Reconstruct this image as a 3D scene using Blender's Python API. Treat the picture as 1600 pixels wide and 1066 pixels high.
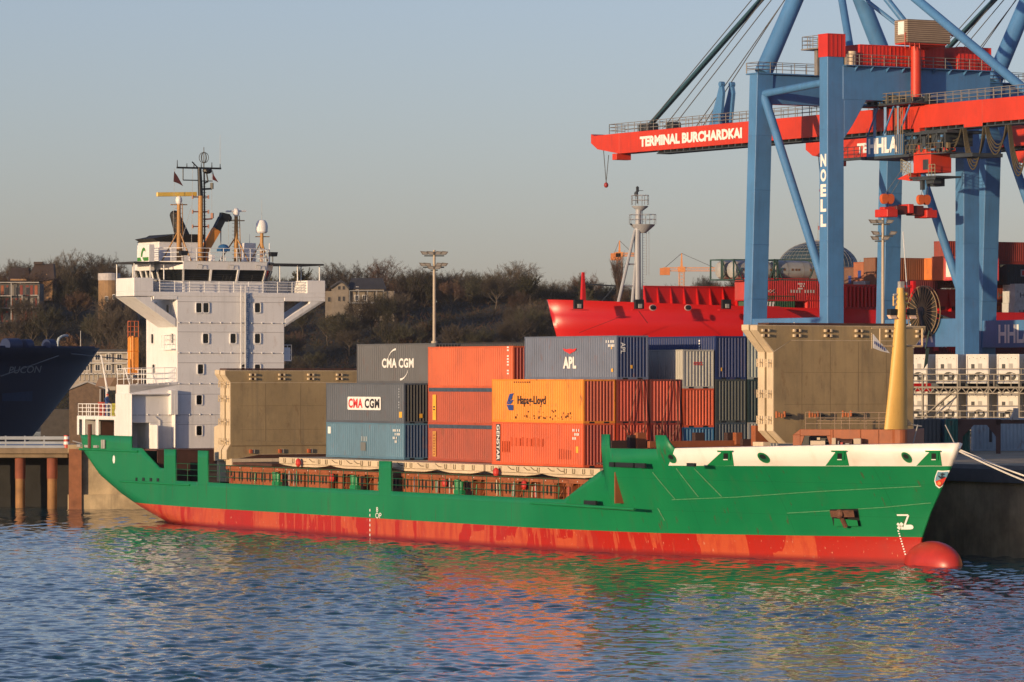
import bpy, math, random
import numpy as np
from mathutils import Matrix, Vector
for _o in list(bpy.data.objects): bpy.data.objects.remove(_o)
SC = bpy.context.scene; COL = SC.collection
R = math.radians
# ------------------------------------------------------------------ camera
CAMH = 11.56; FPX = 6823.0; YH = 586.6          # focal length in pixels of the 1600 px wide photo, horizon row
cam = bpy.data.cameras.new('camera'); co = bpy.data.objects.new('camera', cam); COL.objects.link(co)
co.location = (0, 0, CAMH); co.rotation_euler = (R(90), 0, 0)
cam.sensor_width = 36; cam.lens = 36 * FPX / 1600; cam.shift_y = (YH - 533) / 1600
cam.clip_start = 1; cam.clip_end = 20000
SC.camera = co
SC.render.resolution_x = 1024; SC.render.resolution_y = 682
# ------------------------------------------------------------------ light
SUN = Vector((-0.659, -0.752, 0.0)).normalized(); SUN_EL = R(5.5)
sd = Vector((SUN.x * math.cos(SUN_EL), SUN.y * math.cos(SUN_EL), math.sin(SUN_EL)))
w = bpy.data.worlds.new('World'); SC.world = w; w.use_nodes = True
wt = w.node_tree; wt.nodes.clear()
wo = wt.nodes.new('ShaderNodeOutputWorld'); bg = wt.nodes.new('ShaderNodeBackground'); sk = wt.nodes.new('ShaderNodeTexSky')
sk.sky_type = 'NISHITA'; sk.sun_disc = False; sk.sun_elevation = SUN_EL; sk.sun_rotation = math.atan2(SUN.x, SUN.y)
sk.air_density = 1.0; sk.dust_density = 0.6; sk.ozone_density = 3.5; sk.altitude = 0
bg.inputs['Strength'].default_value = 0.15
_bw = wt.nodes.new('ShaderNodeRGBToBW'); _mx = wt.nodes.new('ShaderNodeMix'); _mx.data_type = 'RGBA'; _mx.inputs[0].default_value = 0.6
_tn = wt.nodes.new('ShaderNodeVectorMath'); _tn.operation = 'MULTIPLY'; _tn.inputs[1].default_value = (1.00, 0.90, 1.03)
wt.links.new(sk.outputs[0], _bw.inputs[0]); wt.links.new(_bw.outputs[0], _mx.inputs[6]); wt.links.new(sk.outputs[0], _mx.inputs[7]); wt.links.new(_mx.outputs[2], _tn.inputs[0])
wt.links.new(_tn.outputs[0], bg.inputs[0]); wt.links.new(bg.outputs[0], wo.inputs[0])
ld = bpy.data.lights.new('sun', 'SUN'); lo = bpy.data.objects.new('sun', ld); COL.objects.link(lo)
ld.energy = 2.85; ld.angle = R(0.5); ld.color = (1.0, 0.71, 0.41)
lo.rotation_euler = sd.to_track_quat('Z', 'Y').to_euler()
SC.view_settings.view_transform = 'Standard'; SC.view_settings.look = 'None'
SC.view_settings.exposure = 0.72; SC.view_settings.gamma = 1

# ------------------------------------------------------------------ frames of reference
ANG = 1.0511; CA, SA = math.cos(ANG), math.sin(ANG)
OX, OY, DECK = 4.69, 286.9, 5.5                  # ship origin: forward starboard corner of the container stow
TC = 7.7                                         # ship's centreline in ship coordinates (t to port)
def ship2w(s, t, z): return Vector((OX + s * CA + t * SA, OY - s * SA + t * CA, z))
def at_t(px, py, t):                             # photo pixel -> (s, z) on the ship plane t = const
    u = (px - 800) / FPX
    s = (u * (OY + t * CA) - OX - t * SA) / (CA + u * SA); Y = OY - s * SA + t * CA
    return s, CAMH - (py - YH) * Y / FPX
def at_s(px, py, s):                             # photo pixel -> (t, z) on the ship plane s = const
    u = (px - 800) / FPX
    t = (u * (OY - s * SA) - OX - s * CA) / (SA - u * CA); Y = OY - s * SA + t * CA
    return t, CAMH - (py - YH) * Y / FPX
def at_y(px, py, Y):                             # photo pixel -> world point at distance Y
    return Vector(((px - 800) / FPX * Y, Y, CAMH - (py - YH) * Y / FPX))

# ------------------------------------------------------------------ object helpers
def link(o, parent=None):
    COL.objects.link(o)
    if parent is not None: o.parent = parent
    return o
def tag(o, label=None, cat=None, group=None, kind=None):
    if label: o['label'] = label
    if cat: o['category'] = cat
    if group: o['group'] = group
    if kind: o['kind'] = kind
    return o
def empty(name, loc=(0, 0, 0), rz=0.0, **k):
    o = bpy.data.objects.new(name, None); link(o); o.location = loc; o.rotation_euler = (0, 0, rz)
    o.empty_display_size = 0.5
    return tag(o, **k)
def copy_tree(o, parent=None):
    c = o.copy(); link(c)
    if parent is not None: c.parent = parent
    for ch in list(o.children): copy_tree(ch, c)
    return c
class MB:
    def __init__(s): s.v = []; s.f = []; s.m = []; s.g = []; s.k = 0; s.hold = False
    def add(s, vs, fs, mi=0):
        b = len(s.v); s.v += [tuple(v) for v in vs]
        s.f += [tuple(i + b for i in f) for f in fs]; s.m += [mi] * len(fs)
        if not s.hold: s.k += 1
        s.g += [s.k] * len(fs)
        return s
    def quad(s, a, b, c, d, mi=0): return s.add([a, b, c, d], [(0, 1, 2, 3)], mi)
    def box(s, x0, x1, y0, y1, z0, z1, mi=0):
        v = [(x, y, z) for z in (z0, z1) for y in (y0, y1) for x in (x0, x1)]
        return s.add(v, [(0, 2, 3, 1), (4, 5, 7, 6), (0, 1, 5, 4), (2, 6, 7, 3), (0, 4, 6, 2), (1, 3, 7, 5)], mi)
    def prism(s, pts, off, mi=0):                # planar polygon (3d points) extruded by the vector off
        n = len(pts); off = Vector(off)
        v = [Vector(p) for p in pts]; v2 = [p + off for p in v]
        nrm = sum(((v[i] - v[0]).cross(v[(i + 1) % n] - v[0]) for i in range(1, n - 1)), Vector())
        if nrm.dot(off) > 0: v.reverse(); v2.reverse()
        f = [tuple(range(n)), tuple(range(2 * n - 1, n - 1, -1))]
        f += [(i, i + n, (i + 1) % n + n, (i + 1) % n) for i in range(n)]
        return s.add(v + v2, f, mi)
    def tube(s, p0, p1, r0, r1=None, n=8, mi=0, cap=True):
        p0 = Vector(p0); p1 = Vector(p1); r1 = r0 if r1 is None else r1
        d = (p1 - p0)
        if d.length < 1e-6: return s
        d.normalize(); a = d.orthogonal().normalized(); b = d.cross(a)
        v = []
        for p, r in ((p0, r0), (p1, r1)):
            v += [p + (a * math.cos(2 * math.pi * i / n) + b * math.sin(2 * math.pi * i / n)) * r for i in range(n)]
        f = [(i, (i + 1) % n, (i + 1) % n + n, i + n) for i in range(n)]
        if cap: f += [tuple(range(n - 1, -1, -1)), tuple(range(n, 2 * n))]
        return s.add(v, f, mi)
    def path(s, pts, r, n=6, mi=0):
        s.k += 1; s.hold = True
        for a, b in zip(pts[:-1], pts[1:]): s.tube(a, b, r, r, n, mi)
        s.hold = False; return s
    def beam(s, p0, p1, wx, wy, up=(0, 0, 1), mi=0, w1=None):   # rectangular bar between two points
        p0 = Vector(p0); p1 = Vector(p1); d = (p1 - p0).normalized(); up = Vector(up)
        a = d.cross(up)
        if a.length < 1e-4: a = d.orthogonal()
        a.normalize(); b = a.cross(d)
        w1 = w1 or (wx, wy); v = []
        for p, (x, y) in ((p0, (wx, wy)), (p1, w1)):
            v += [p - a * x / 2 - b * y / 2, p + a * x / 2 - b * y / 2, p + a * x / 2 + b * y / 2, p - a * x / 2 + b * y / 2]
        return s.add(v, [(3, 2, 1, 0), (4, 5, 6, 7), (0, 1, 5, 4), (1, 2, 6, 5), (2, 3, 7, 6), (3, 0, 4, 7)], mi)
    def lathe(s, prof, c=(0, 0, 0), n=24, mi=0):  # profile (r, z) around a vertical axis
        v = []
        for r, z in prof: v += [(c[0] + r * math.cos(2 * math.pi * i / n), c[1] + r * math.sin(2 * math.pi * i / n), c[2] + z) for i in range(n)]
        f = [(j * n + i, j * n + (i + 1) % n, (j + 1) * n + (i + 1) % n, (j + 1) * n + i) for j in range(len(prof) - 1) for i in range(n)]
        return s.add(v, f, mi)
    def ball(s, c, rx, ry=None, rz=None, n=16, mi=0):
        ry = ry or rx; rz = rz or rx; v = []; k = n // 2
        for j in range(k + 1):
            th = math.pi * j / k
            v += [(c[0] + rx * math.sin(th) * math.cos(2 * math.pi * i / n), c[1] + ry * math.sin(th) * math.sin(2 * math.pi * i / n), c[2] - rz * math.cos(th)) for i in range(n)]
        f = [(j * n + i, j * n + (i + 1) % n, (j + 1) * n + (i + 1) % n, (j + 1) * n + i) for j in range(k) for i in range(n)]
        return s.add(v, f, mi)
    def rail(s, pts, h=1.0, bars=3, step=1.5, r=0.03, mi=0):
        pts = [Vector(p) for p in pts]; up = Vector((0, 0, 1)); s.k += 1; s.hold = True
        for a, b in zip(pts[:-1], pts[1:]):
            n = max(1, round((b - a).length / step))
            for i in range(n + 1): s.tube(a.lerp(b, i / n), a.lerp(b, i / n) + up * h, r, r, 5, mi)
            for k in range(bars): s.tube(a + up * h * (k + 1) / bars, b + up * h * (k + 1) / bars, r * .9, r * .9, 5, mi)
        s.hold = False; return s
    def pieces(s, name, mats, parent=None, **k):  # every piece added becomes an object of its own
        out = []
        for gi in sorted(set(s.g)):
            fs = [i for i, q in enumerate(s.g) if q == gi]; vi = sorted({v for i in fs for v in s.f[i]}); mp = {v: n for n, v in enumerate(vi)}
            p = MB(); p.v = [s.v[v] for v in vi]; p.f = [tuple(mp[v] for v in s.f[i]) for i in fs]; p.m = [s.m[i] for i in fs]
            out.append(p.build(name, mats, parent, **k))
        return out[0]
    def mesh(s, name, mats):
        me = bpy.data.meshes.new(name); me.from_pydata(s.v, [], s.f)
        for m in (mats if isinstance(mats, (list, tuple)) else [mats]): me.materials.append(m)
        if any(s.m): me.polygons.foreach_set('material_index', s.m)
        me.validate(); me.update()
        return me
    def build(s, name, mats, parent=None, smooth=False, bevel=0.0, **k):
        me = s.mesh(name, mats); o = bpy.data.objects.new(name, me); link(o, parent)
        if smooth:
            me.polygons.foreach_set('use_smooth', [True] * len(me.polygons))
            try: me.set_sharp_from_angle(angle=R(35))
            except Exception: pass
        if bevel:
            b = o.modifiers.new('bevel', 'BEVEL'); b.width = bevel; b.segments = 1; b.limit_method = 'ANGLE'; b.angle_limit = R(40)
        return tag(o, **k)
def text_mb(string, w=None, h=1.0, bold=0.0, shear=0.0, space=1.0):
    cu = bpy.data.curves.new('lettering', 'FONT'); cu.body = string; cu.size = 1; cu.offset = bold; cu.shear = shear; cu.space_character = space
    cu.resolution_u = 3
    o = bpy.data.objects.new('lettering', cu); me = bpy.data.meshes.new_from_object(o)
    vs = np.array([v.co[:] for v in me.vertices]); fs = [tuple(p.vertices) for p in me.polygons]
    bpy.data.objects.remove(o); bpy.data.meshes.remove(me); bpy.data.curves.remove(cu)
    lo_, hi = vs.min(0), vs.max(0); vs = vs - lo_
    k = h / (hi[1] - lo_[1]); vs[:, 1] *= k
    vs[:, 0] *= (w / (hi[0] - lo_[0])) if w else k
    return vs[:, :2], fs                         # lower left corner at (0, 0)
def put_text(mb, string, o, xd, ud, w=None, h=1.0, mi=0, center=False, **k):
    vs, fs = text_mb(string, w, h, **k); o = Vector(o); xd = Vector(xd); ud = Vector(ud)
    cx = vs[:, 0].max() / 2 if center else 0
    mb.add([o + xd * float(a - cx) + ud * float(b) for a, b in vs], fs, mi)
    return mb

# ------------------------------------------------------------------ materials
def nodes(name):
    m = bpy.data.materials.new(name); m.use_nodes = True; nt = m.node_tree
    return m, nt, nt.nodes['Principled BSDF']
def N(nt, t, **k):
    n = nt.nodes.new(t)
    for a, b in k.items(): setattr(n, a, b)
    return n
def paint(name, col, rough=0.55, var=0.12, scale=0.6, streak=0.0, rust=0.0, rustcol=(0.16, 0.05, 0.02), dirt=0.0, metal=0.0, bump=0.0, spec=0.5, rnd=False):
    m, nt, b = nodes(name); L = nt.links.new
    tc = N(nt, 'ShaderNodeTexCoord'); vec = tc.outputs['Object']
    if rnd:
        oi = N(nt, 'ShaderNodeObjectInfo'); mu = N(nt, 'ShaderNodeMath', operation='MULTIPLY'); mu.inputs[1].default_value = 137
        ad = N(nt, 'ShaderNodeVectorMath', operation='ADD'); L(oi.outputs['Random'], mu.inputs[0]); L(vec, ad.inputs[0]); L(mu.outputs[0], ad.inputs[1]); vec = ad.outputs[0]
    n1 = N(nt, 'ShaderNodeTexNoise'); n1.inputs['Scale'].default_value = scale; n1.inputs['Detail'].default_value = 6; n1.inputs['Roughness'].default_value = 0.65
    L(vec, n1.inputs['Vector'])
    mp = N(nt, 'ShaderNodeMapRange'); mp.inputs[1].default_value = 0.3; mp.inputs[2].default_value = 0.7
    mp.inputs[3].default_value = 1 - var; mp.inputs[4].default_value = 1 + var; L(n1.outputs[0], mp.inputs[0])
    vm = N(nt, 'ShaderNodeVectorMath', operation='SCALE'); vm.inputs[0].default_value = col; L(mp.outputs[0], vm.inputs['Scale'])
    cur = vm.outputs[0]
    def layer(cur, color, fac):
        mx = N(nt, 'ShaderNodeMix', data_type='RGBA'); L(fac, mx.inputs[0]); L(cur, mx.inputs[6]); mx.inputs[7].default_value = (*color, 1)
        return mx.outputs[2]
    def mask(sc, stretch, lo_, hi, amt, seed=0):
        ma = N(nt, 'ShaderNodeMapping'); ma.inputs['Scale'].default_value = stretch; ma.inputs['Location'].default_value = (seed, seed * 1.7, seed * .3); L(vec, ma.inputs[0])
        nz = N(nt, 'ShaderNodeTexNoise'); nz.inputs['Scale'].default_value = sc; nz.inputs['Detail'].default_value = 5; nz.inputs['Roughness'].default_value = 0.6; L(ma.outputs[0], nz.inputs['Vector'])
        r = N(nt, 'ShaderNodeMapRange'); r.inputs[1].default_value = lo_; r.inputs[2].default_value = hi; r.inputs[3].default_value = 0; r.inputs[4].default_value = amt; L(nz.outputs[0], r.inputs[0])
        return r.outputs[0]
    if dirt: cur = layer(cur, tuple(c * .35 + .02 for c in col), mask(0.9, (1, 1, .5), .5, .75, dirt, 3))
    if streak: cur = layer(cur, tuple(c * .5 + .03 for c in col), mask(1.6, (1.6, 1.6, .08), .52, .75, streak, 7))
    if rust:
        cur = layer(cur, rustcol, mask(1.8, (1, 1, .45), .60, .70, rust, 11))
        cur = layer(cur, rustcol, mask(5.0, (1.4, 1.4, .25), .63, .72, rust, 5))
    L(cur, b.inputs['Base Color'])
    b.inputs['Roughness'].default_value = rough; b.inputs['Metallic'].default_value = metal; b.inputs['Specular IOR Level'].default_value = spec
    if bump:
        bp = N(nt, 'ShaderNodeBump'); bp.inputs['Strength'].default_value = bump; bp.inputs['Distance'].default_value = 0.05
        n2 = N(nt, 'ShaderNodeTexNoise'); n2.inputs['Scale'].default_value = 1.2; n2.inputs['Detail'].default_value = 4; L(vec, n2.inputs['Vector']); L(n2.outputs[0], bp.inputs['Height']); L(bp.outputs[0], b.inputs['Normal'])
    return m
WHITE = paint('white_paint', (.77, .755, .735), .45, .06, .4, streak=.28, rust=.22, dirt=.06, rustcol=(.42, .27, .17), bump=.12)
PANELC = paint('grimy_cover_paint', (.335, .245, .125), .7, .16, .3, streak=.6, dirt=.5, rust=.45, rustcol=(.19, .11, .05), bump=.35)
CREAM = paint('cream_hatch_paint', (.62, .50, .34), .6, .14, .35, streak=.35, dirt=.25, rust=.25, rustcol=(.28, .15, .07), bump=.25)
BROWN = paint('red_oxide_paint', (.30, .088, .030), .6, .18, .8, dirt=.4, streak=.3)
DARKBROWN = paint('dark_oxide_paint', (.07, .03, .02), .7, .3, 1)
GREEN = paint('green_ship_paint', (.008, .205, .066), .4, .08, .3, streak=.15)
BLACK = paint('black_paint', (.012, .013, .014), .5, .2, 1)
GLASS = paint('dark_window_glass', (.012, .014, .015), .06, .1, .3, spec=.7)
YELLOW = paint('yellow_mast_paint', (.66, .40, .10), .5, .08, .5, streak=.3, rust=.2)
OCHRE = paint('ochre_mast_paint', (.42, .215, .06), .55, .12, .5, streak=.35, rust=.25)
ORANGEY = paint('orange_paint', (.75, .26, .03), .5, .1, .5)
STEEL = paint('grey_steel', (.28, .28, .28), .5, .2, 1)
GALV = paint('galvanised_steel', (.36, .35, .33), .55, .2, 1, rust=.2)
WRITE = paint('white_lettering', (.80, .79, .76), .55, .08, 2)
LRED = paint('red_lettering', (.62, .04, .04), .55, .08, 2)
LBLACK = paint('dark_lettering', (.02, .02, .025), .55, .08, 2)
LBLUE = paint('blue_lettering', (.03, .06, .25), .55, .08, 2)
LYEL = paint('yellow_lettering', (.80, .42, .05), .55, .15, 2)
TARP = paint('blue_tarpaulin', (.02, .10, .25), .6, .2, 2)
CONCRETE = paint('old_quay_concrete', (.40, .31, .19), .9, .35, .5, streak=.6, dirt=.6, bump=.6)
# ================================================================== the green container ship
def interp(x, pts):
    if x <= pts[0][0]: return pts[0][1]
    for (a, b), (c, d) in zip(pts[:-1], pts[1:]):
        if x <= c: return b + (d - b) * (x - a) / (c - a) if c > a else d
    return pts[-1][1]
STEM = [(-2.5, 26.6), (0, 27.3), (1.5, 27.5), (3.2, 28.5), (4.6, 29.6), (5.8, 30.5), (7.5, 31.5)]
BILGE = [(-79, 5.9), (-78.2, 5.5), (-77.6, 5.1), (-74.5, 3.3), (-71, 2.1), (-67.8, 1.25), (-63.6, .35), (-59, -.3), (-52, -1.2), (-46, -2.2)]
def halfb(s, z):
    if s < -40:
        zb = interp(s, BILGE) + 1.0
        b = 9.0 if z >= zb else 9.0 * math.sqrt(max(0.0, 1 - ((zb - z) / 2.6) ** 2))
        if s < -77.2: b -= (-77.2 - s) * .35
        return b
    v = min(1.0, max(0.0, z / 7.2)); w_ = v ** 1.4
    s0 = -10 + 15 * w_; st = interp(z, STEM)
    if s <= s0: return 9.0
    x = min(1.0, (s - s0) / (st - s0)); n = 1.8 + .35 * w_; m = 1.0 - .10 * w_
    return max(0.02, 9.0 * (1 - x ** n) ** m)
def hull_t(s, z): return TC - halfb(s, z)
def on_hull(px, py):                             # photo pixel -> (s, z) on the starboard shell
    z = 4.0
    for _ in range(6):
        lo_, hi = -20.0, interp(z, STEM) - .002
        for _ in range(40):
            m = (lo_ + hi) / 2; w_ = ship2w(m, hull_t(m, z), z)
            if 800 + FPX * w_.x / w_.y < px: lo_ = m
            else: hi = m
        z = CAMH - (py - YH) * ship2w(lo_, hull_t(lo_, z), z).y / FPX
    return lo_, z
# sheer line: top of shell and bulwark, with the freeing openings and the frames standing between them
ZD = 3.4
TOPL = [(-79, 6.75), (-67.77, 6.75), (-67.76, 5.84), (-65.9, 5.84), (-62.6, 4.35), (-61.7, 4.33), (-61.69, 5.82), (-59.7, 5.82), (-59.69, ZD),
        (-55.66, ZD), (-55.65, 5.8), (-53.95, 5.8), (-53.94, ZD), (-26.15, ZD), (-26.14, 5.5), (-24.4, 5.5), (-24.39, ZD), (-.6, ZD), (3.9, 5.3),
        (4.45, 5.45), (4.46, 7.75), (5.4, 7.75), (5.41, 6.85), (10.6, 6.85), (10.61, 7.75), (11.6, 7.75), (12.3, 6.92), (20, 7.1), (32.1, 7.45)]
SHIP = empty('container_ship', ship2w(0, 0, 0), -ANG, label='green and white hulled container ship with red boot topping moored across the picture', cat='ship')
def hull_mat():
    m, nt, b = nodes('hull_paint'); L = nt.links.new
    tc = N(nt, 'ShaderNodeTexCoord'); sx = N(nt, 'ShaderNodeSeparateXYZ'); L(tc.outputs['Object'], sx.inputs[0])
    def ma(op, a, c=None, d=None):
        n = N(nt, 'ShaderNodeMath', operation=op)
        for i, q in enumerate((a, c, d)):
            if q is None: continue
            if isinstance(q, (int, float)): n.inputs[i].default_value = q
            else: L(q, n.inputs[i])
        return n.outputs[0]
    def noise(sc, st, lo_, hi, d=4):
        mp = N(nt, 'ShaderNodeMapping'); mp.inputs['Scale'].default_value = st; L(tc.outputs['Object'], mp.inputs[0])
        nz = N(nt, 'ShaderNodeTexNoise'); nz.inputs['Scale'].default_value = sc; nz.inputs['Detail'].default_value = d; L(mp.outputs[0], nz.inputs[0])
        r = N(nt, 'ShaderNodeMapRange'); r.inputs[1].default_value = lo_; r.inputs[2].default_value = hi; L(nz.outputs[0], r.inputs[0]); return r.outputs[0]
    def mix(f, a, c):
        x = N(nt, 'ShaderNodeMix', data_type='RGBA')
        for i, q in ((0, f), (6, a), (7, c)):
            if isinstance(q, tuple): x.inputs[i].default_value = (*q, 1)
            else: L(q, x.inputs[i])
        return x.outputs[2]
    s, z = sx.outputs[0], sx.outputs[2]
    green = mix(noise(.35, (1, 1, .5), .35, .7), (.004, .175, .064), (.008, .205, .074))
    green = mix(noise(1.2, (1.2, 1, .08), .56, .8), green, (.02, .17, .065))
    def line(val, period, wd):
        fr = ma('FRACT', ma('DIVIDE', ma('ADD', val, 200), period)); return ma('LESS_THAN', fr, wd / period)
    seam = ma('MAXIMUM', line(s, 7.3, .05), line(ma('ADD', z, ma('MULTIPLY', s, .004)), 2.05, .035))
    green = mix(ma('MULTIPLY', seam, .35), green, (.004, .10, .035))
    green = mix(noise(2.4, (2.2, 1, .10), .66, .70), green, (.05, .11, .045))
    # red boot topping: rollered repaint patches in blocks
    vo = N(nt, 'ShaderNodeTexVoronoi', distance='CHEBYCHEV'); vo.inputs['Scale'].default_value = .42
    mp = N(nt, 'ShaderNodeMapping'); mp.inputs['Scale'].default_value = (1, .0, .55); L(tc.outputs['Object'], mp.inputs[0])
    wp = N(nt, 'ShaderNodeTexNoise'); wp.inputs['Scale'].default_value = 1.5; L(tc.outputs['Object'], wp.inputs[0])
    vm = N(nt, 'ShaderNodeVectorMath', operation='SCALE'); vm.inputs['Scale'].default_value = .16; L(wp.outputs[1], vm.inputs[0])
    va = N(nt, 'ShaderNodeVectorMath', operation='ADD'); L(mp.outputs[0], va.inputs[0]); L(vm.outputs[0], va.inputs[1]); L(va.outputs[0], vo.inputs['Vector'])
    sc = N(nt, 'ShaderNodeSeparateColor'); L(vo.outputs['Color'], sc.inputs[0])
    patch = ma('MULTIPLY', ma('GREATER_THAN', sc.outputs[0], .42), ma('LESS_THAN', s, 22))
    red = mix(patch, (.40, .016, .008), (.50, .078, .028))
    drip = noise(1.15, (1.9, 1, .16), .57, .585, 3)
    red = mix(ma('MULTIPLY', drip, ma('LESS_THAN', s, 10)), red, (.47, .07, .03))
    red = mix(noise(1.6, (1, 1, .3), .5, .75), red, (.36, .022, .014))
    red = mix(noise(6, (1, 1, .5), .66, .72), red, (.55, .20, .12))
    wet = N(nt, 'ShaderNodeMapRange'); wet.inputs[1].default_value = .1; wet.inputs[2].default_value = .4; wet.inputs[3].default_value = 1; wet.inputs[4].default_value = 0; L(z, wet.inputs[0])
    red = mix(wet.outputs[0], red, (.20, .012, .01))
    edge = ma('ADD', ma('MULTIPLY', ma('MAXIMUM', ma('SUBTRACT', s, 8), 0), .012), 1.43)
    edge = ma('ADD', edge, ma('MULTIPLY', ma('MAXIMUM', ma('SUBTRACT', -58, s), 0), .008))
    base = mix(ma('GREATER_THAN', z, edge), red, green)
    # white bulwark forward
    zl = ma('ADD', ma('MULTIPLY', ma('SUBTRACT', s, 11), .012), 5.83)
    wm = ma('MULTIPLY', ma('GREATER_THAN', z, zl), ma('GREATER_THAN', ma('SUBTRACT', s, ma('MULTIPLY', ma('SUBTRACT', z, 5.83), 1.1)), 11.2))
    white = mix(noise(.8, (1, 1, .2), .5, .8), (.80, .76, .70), (.66, .60, .52))
    base = mix(wm, base, white)
    L(base, b.inputs['Base Color']); b.inputs['Roughness'].default_value = .38
    bp = N(nt, 'ShaderNodeBump'); bp.inputs['Strength'].default_value = .12; bp.inputs['Distance'].default_value = .06
    n2 = N(nt, 'ShaderNodeTexNoise'); n2.inputs['Scale'].default_value = .7; L(tc.outputs['Object'], n2.inputs[0]); L(n2.outputs[0], bp.inputs['Height']); L(bp.outputs[0], b.inputs['Normal'])
    return m
HULLM = hull_mat()
def build_hull():
    us = sorted(set([round(a, 3) for a, _ in TOPL] + [-79 + .5 * i for i in range(70)] + [-44 + 2 * i for i in range(17)] + [-9 + i for i in range(15)] + [6 + .5 * i for i in range(50)] + [30.5 + .2 * i for i in range(9)]))
    us = [u for u in us if -79 <= u <= 32.1]
    rows = 14; up = 4; mb = MB(); n = rows + up + 1
    for side in (0, 1):
        vs = []
        for u in us:
            ztop = interp(u, TOPL); zlo = max(-2.2, interp(u, BILGE) - 1.55) if u < -40 else -2.2
            zmid = max(min(ZD, ztop), zlo + .6 * (ztop - zlo))
            zs = [zlo + (zmid - zlo) * (i / rows) for i in range(rows + 1)] + [zmid + (ztop - zmid) * (i + 1) / up for i in range(up)]
            for z in zs:
                s = u if u <= 12 else 12 + (interp(z, STEM) - 12) * (u - 12) / 20.1
                b = halfb(s, z) if u < 32.05 else .02
                vs.append((s, TC - b if side == 0 else TC + b, z))
        fs = [(i * n + j, (i + 1) * n + j, (i + 1) * n + j + 1, i * n + j + 1) for i in range(len(us) - 1) for j in range(n - 1)]
        if side: fs = [tuple(reversed(f)) for f in fs]
        mb.add(vs, fs)
        if side == 0: tr0 = vs[:n]
        else: mb.add(tr0 + vs[:n], [(j, j + 1, n + j + 1, n + j) for j in range(n - 1)])
    import bmesh
    o = mb.build('hull', [HULLM], SHIP, smooth=True)
    bm = bmesh.new(); bm.from_mesh(o.data); bmesh.ops.remove_doubles(bm, verts=bm.verts, dist=.002)
    bmesh.ops.dissolve_degenerate(bm, edges=bm.edges, dist=.002); bm.to_mesh(o.data); bm.free()
    o.data.set_sharp_from_angle(angle=R(70))
    sm = o.modifiers.new('plate', 'SOLIDIFY'); sm.thickness = .14; sm.offset = -1; sm.use_even_offset = False
    return o
HULL = build_hull()
# bulb at the foot of the stem
mb = MB(); mb.ball((0, 0, 0), 2.55, 1.25, 1.48, 28)
o = mb.build('bulbous_bow', paint('red_bulb_paint', (.42, .03, .02), .36, .18, .8, streak=.2), SHIP, smooth=True); o.location = (28.7, TC, .0)
# decks
def deck_poly(z, s0, s1, n=40, inset=.2):
    ss = [s0 + (s1 - s0) * i / n for i in range(n + 1)]
    a = [(s, TC - halfb(s, z) + inset, z) for s in ss if halfb(s, z) > inset]; b = [(s, TC + halfb(s, z) - inset, z) for s in ss if halfb(s, z) > inset]
    return a + b[::-1]
DECKM = paint('deck_paint', (.10, .04, .03), .7, .3, .8, dirt=.5)
for nm, z, s0, s1 in (('main_deck', 3.3, -66, 6), ('forecastle_deck', 5.9, 3.4, 31), ('poop_deck', 5.75, -78.6, -63.5)):
    p = deck_poly(z, s0, s1); MB().prism(p, (0, 0, -.1)).build(nm, DECKM, SHIP)
MB().box(5.6, 5.7, -1, 16.4, 3.3, 5.85).build('bulkhead', BROWN, SHIP)
MB().box(-63.6, -63.5, -1, 16.4, 3.2, 5.7).build('bulkhead', DARKBROWN, SHIP)
def shell(mb, poly, off=.03, mi=0, n=6):         # a thin plate that follows the starboard shell; poly = quad in (s, z)
    (a, b, c, d) = poly; vs = []
    for i in range(n + 1):
        for j in range(n + 1):
            u, v = i / n, j / n
            s = (a[0] * (1 - u) + b[0] * u) * (1 - v) + (d[0] * (1 - u) + c[0] * u) * v
            z = (a[1] * (1 - u) + b[1] * u) * (1 - v) + (d[1] * (1 - u) + c[1] * u) * v
            vs.append((s + off * .35, hull_t(s, z) - off, z))
    return mb.add(vs, [(i * (n + 1) + j, (i + 1) * (n + 1) + j, (i + 1) * (n + 1) + j + 1, i * (n + 1) + j + 1) for i in range(n) for j in range(n)], mi)
def shell_line(mb, p, q, wd, off=.03, mi=0):
    (a, b), (c, d) = p, q; l = math.hypot(c - a, d - b); nx, nz = -(d - b) / l * wd / 2, (c - a) / l * wd / 2
    return shell(mb, ((a - nx, b - nz), (c - nx, d - nz), (c + nx, d + nz), (a + nx, b + nz)), off, mi, 8)
def shell_poly(mb, pts, off, mi=0):              # fan polygon on the shell
    c = (sum(p[0] for p in pts) / len(pts), sum(p[1] for p in pts) / len(pts))
    vs = [(s + off * .35, hull_t(s, z) - off, z) for s, z in [c] + pts]; n = len(pts)
    return mb.add(vs, [(0, i + 1, (i + 1) % n + 1) for i in range(n)], mi)
# square fairleads in the white bulwark, each above a green apron
for px, l, r in ((1135, 1104, 1147), (1313, 1290, 1327), (1460, 1432, 1472)):
    mb = MB(); q = [on_hull(*a) for a in ((l, 728), (r, 728), (px + 9, 706), (px - 7, 706))]; shell(mb, q, .02)
    q = [on_hull(*a) for a in ((px - 12, 706.5), (px + 11, 706.5), (px + 12, 704), (px - 13, 704))]; shell(mb, q, .12)
    q = [on_hull(*a) for a in ((px - 6, 719), (px + 7, 719), (px + 8, 706.5), (px - 7, 706.5))]; shell(mb, q, .08)
    q = [on_hull(*a) for a in ((px - 3, 717), (px + 4, 717), (px + 4, 708.5), (px - 3, 708.5))]; shell(mb, q, .10, 1)
    q = [on_hull(*a) for a in ((px - 3, 719), (px + 4, 719), (px + 4, 717.6), (px - 3, 717.6))]; shell(mb, q, .12, 2)
    mb.build('fairlead', [GREEN, BLACK, WRITE], SHIP)
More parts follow.
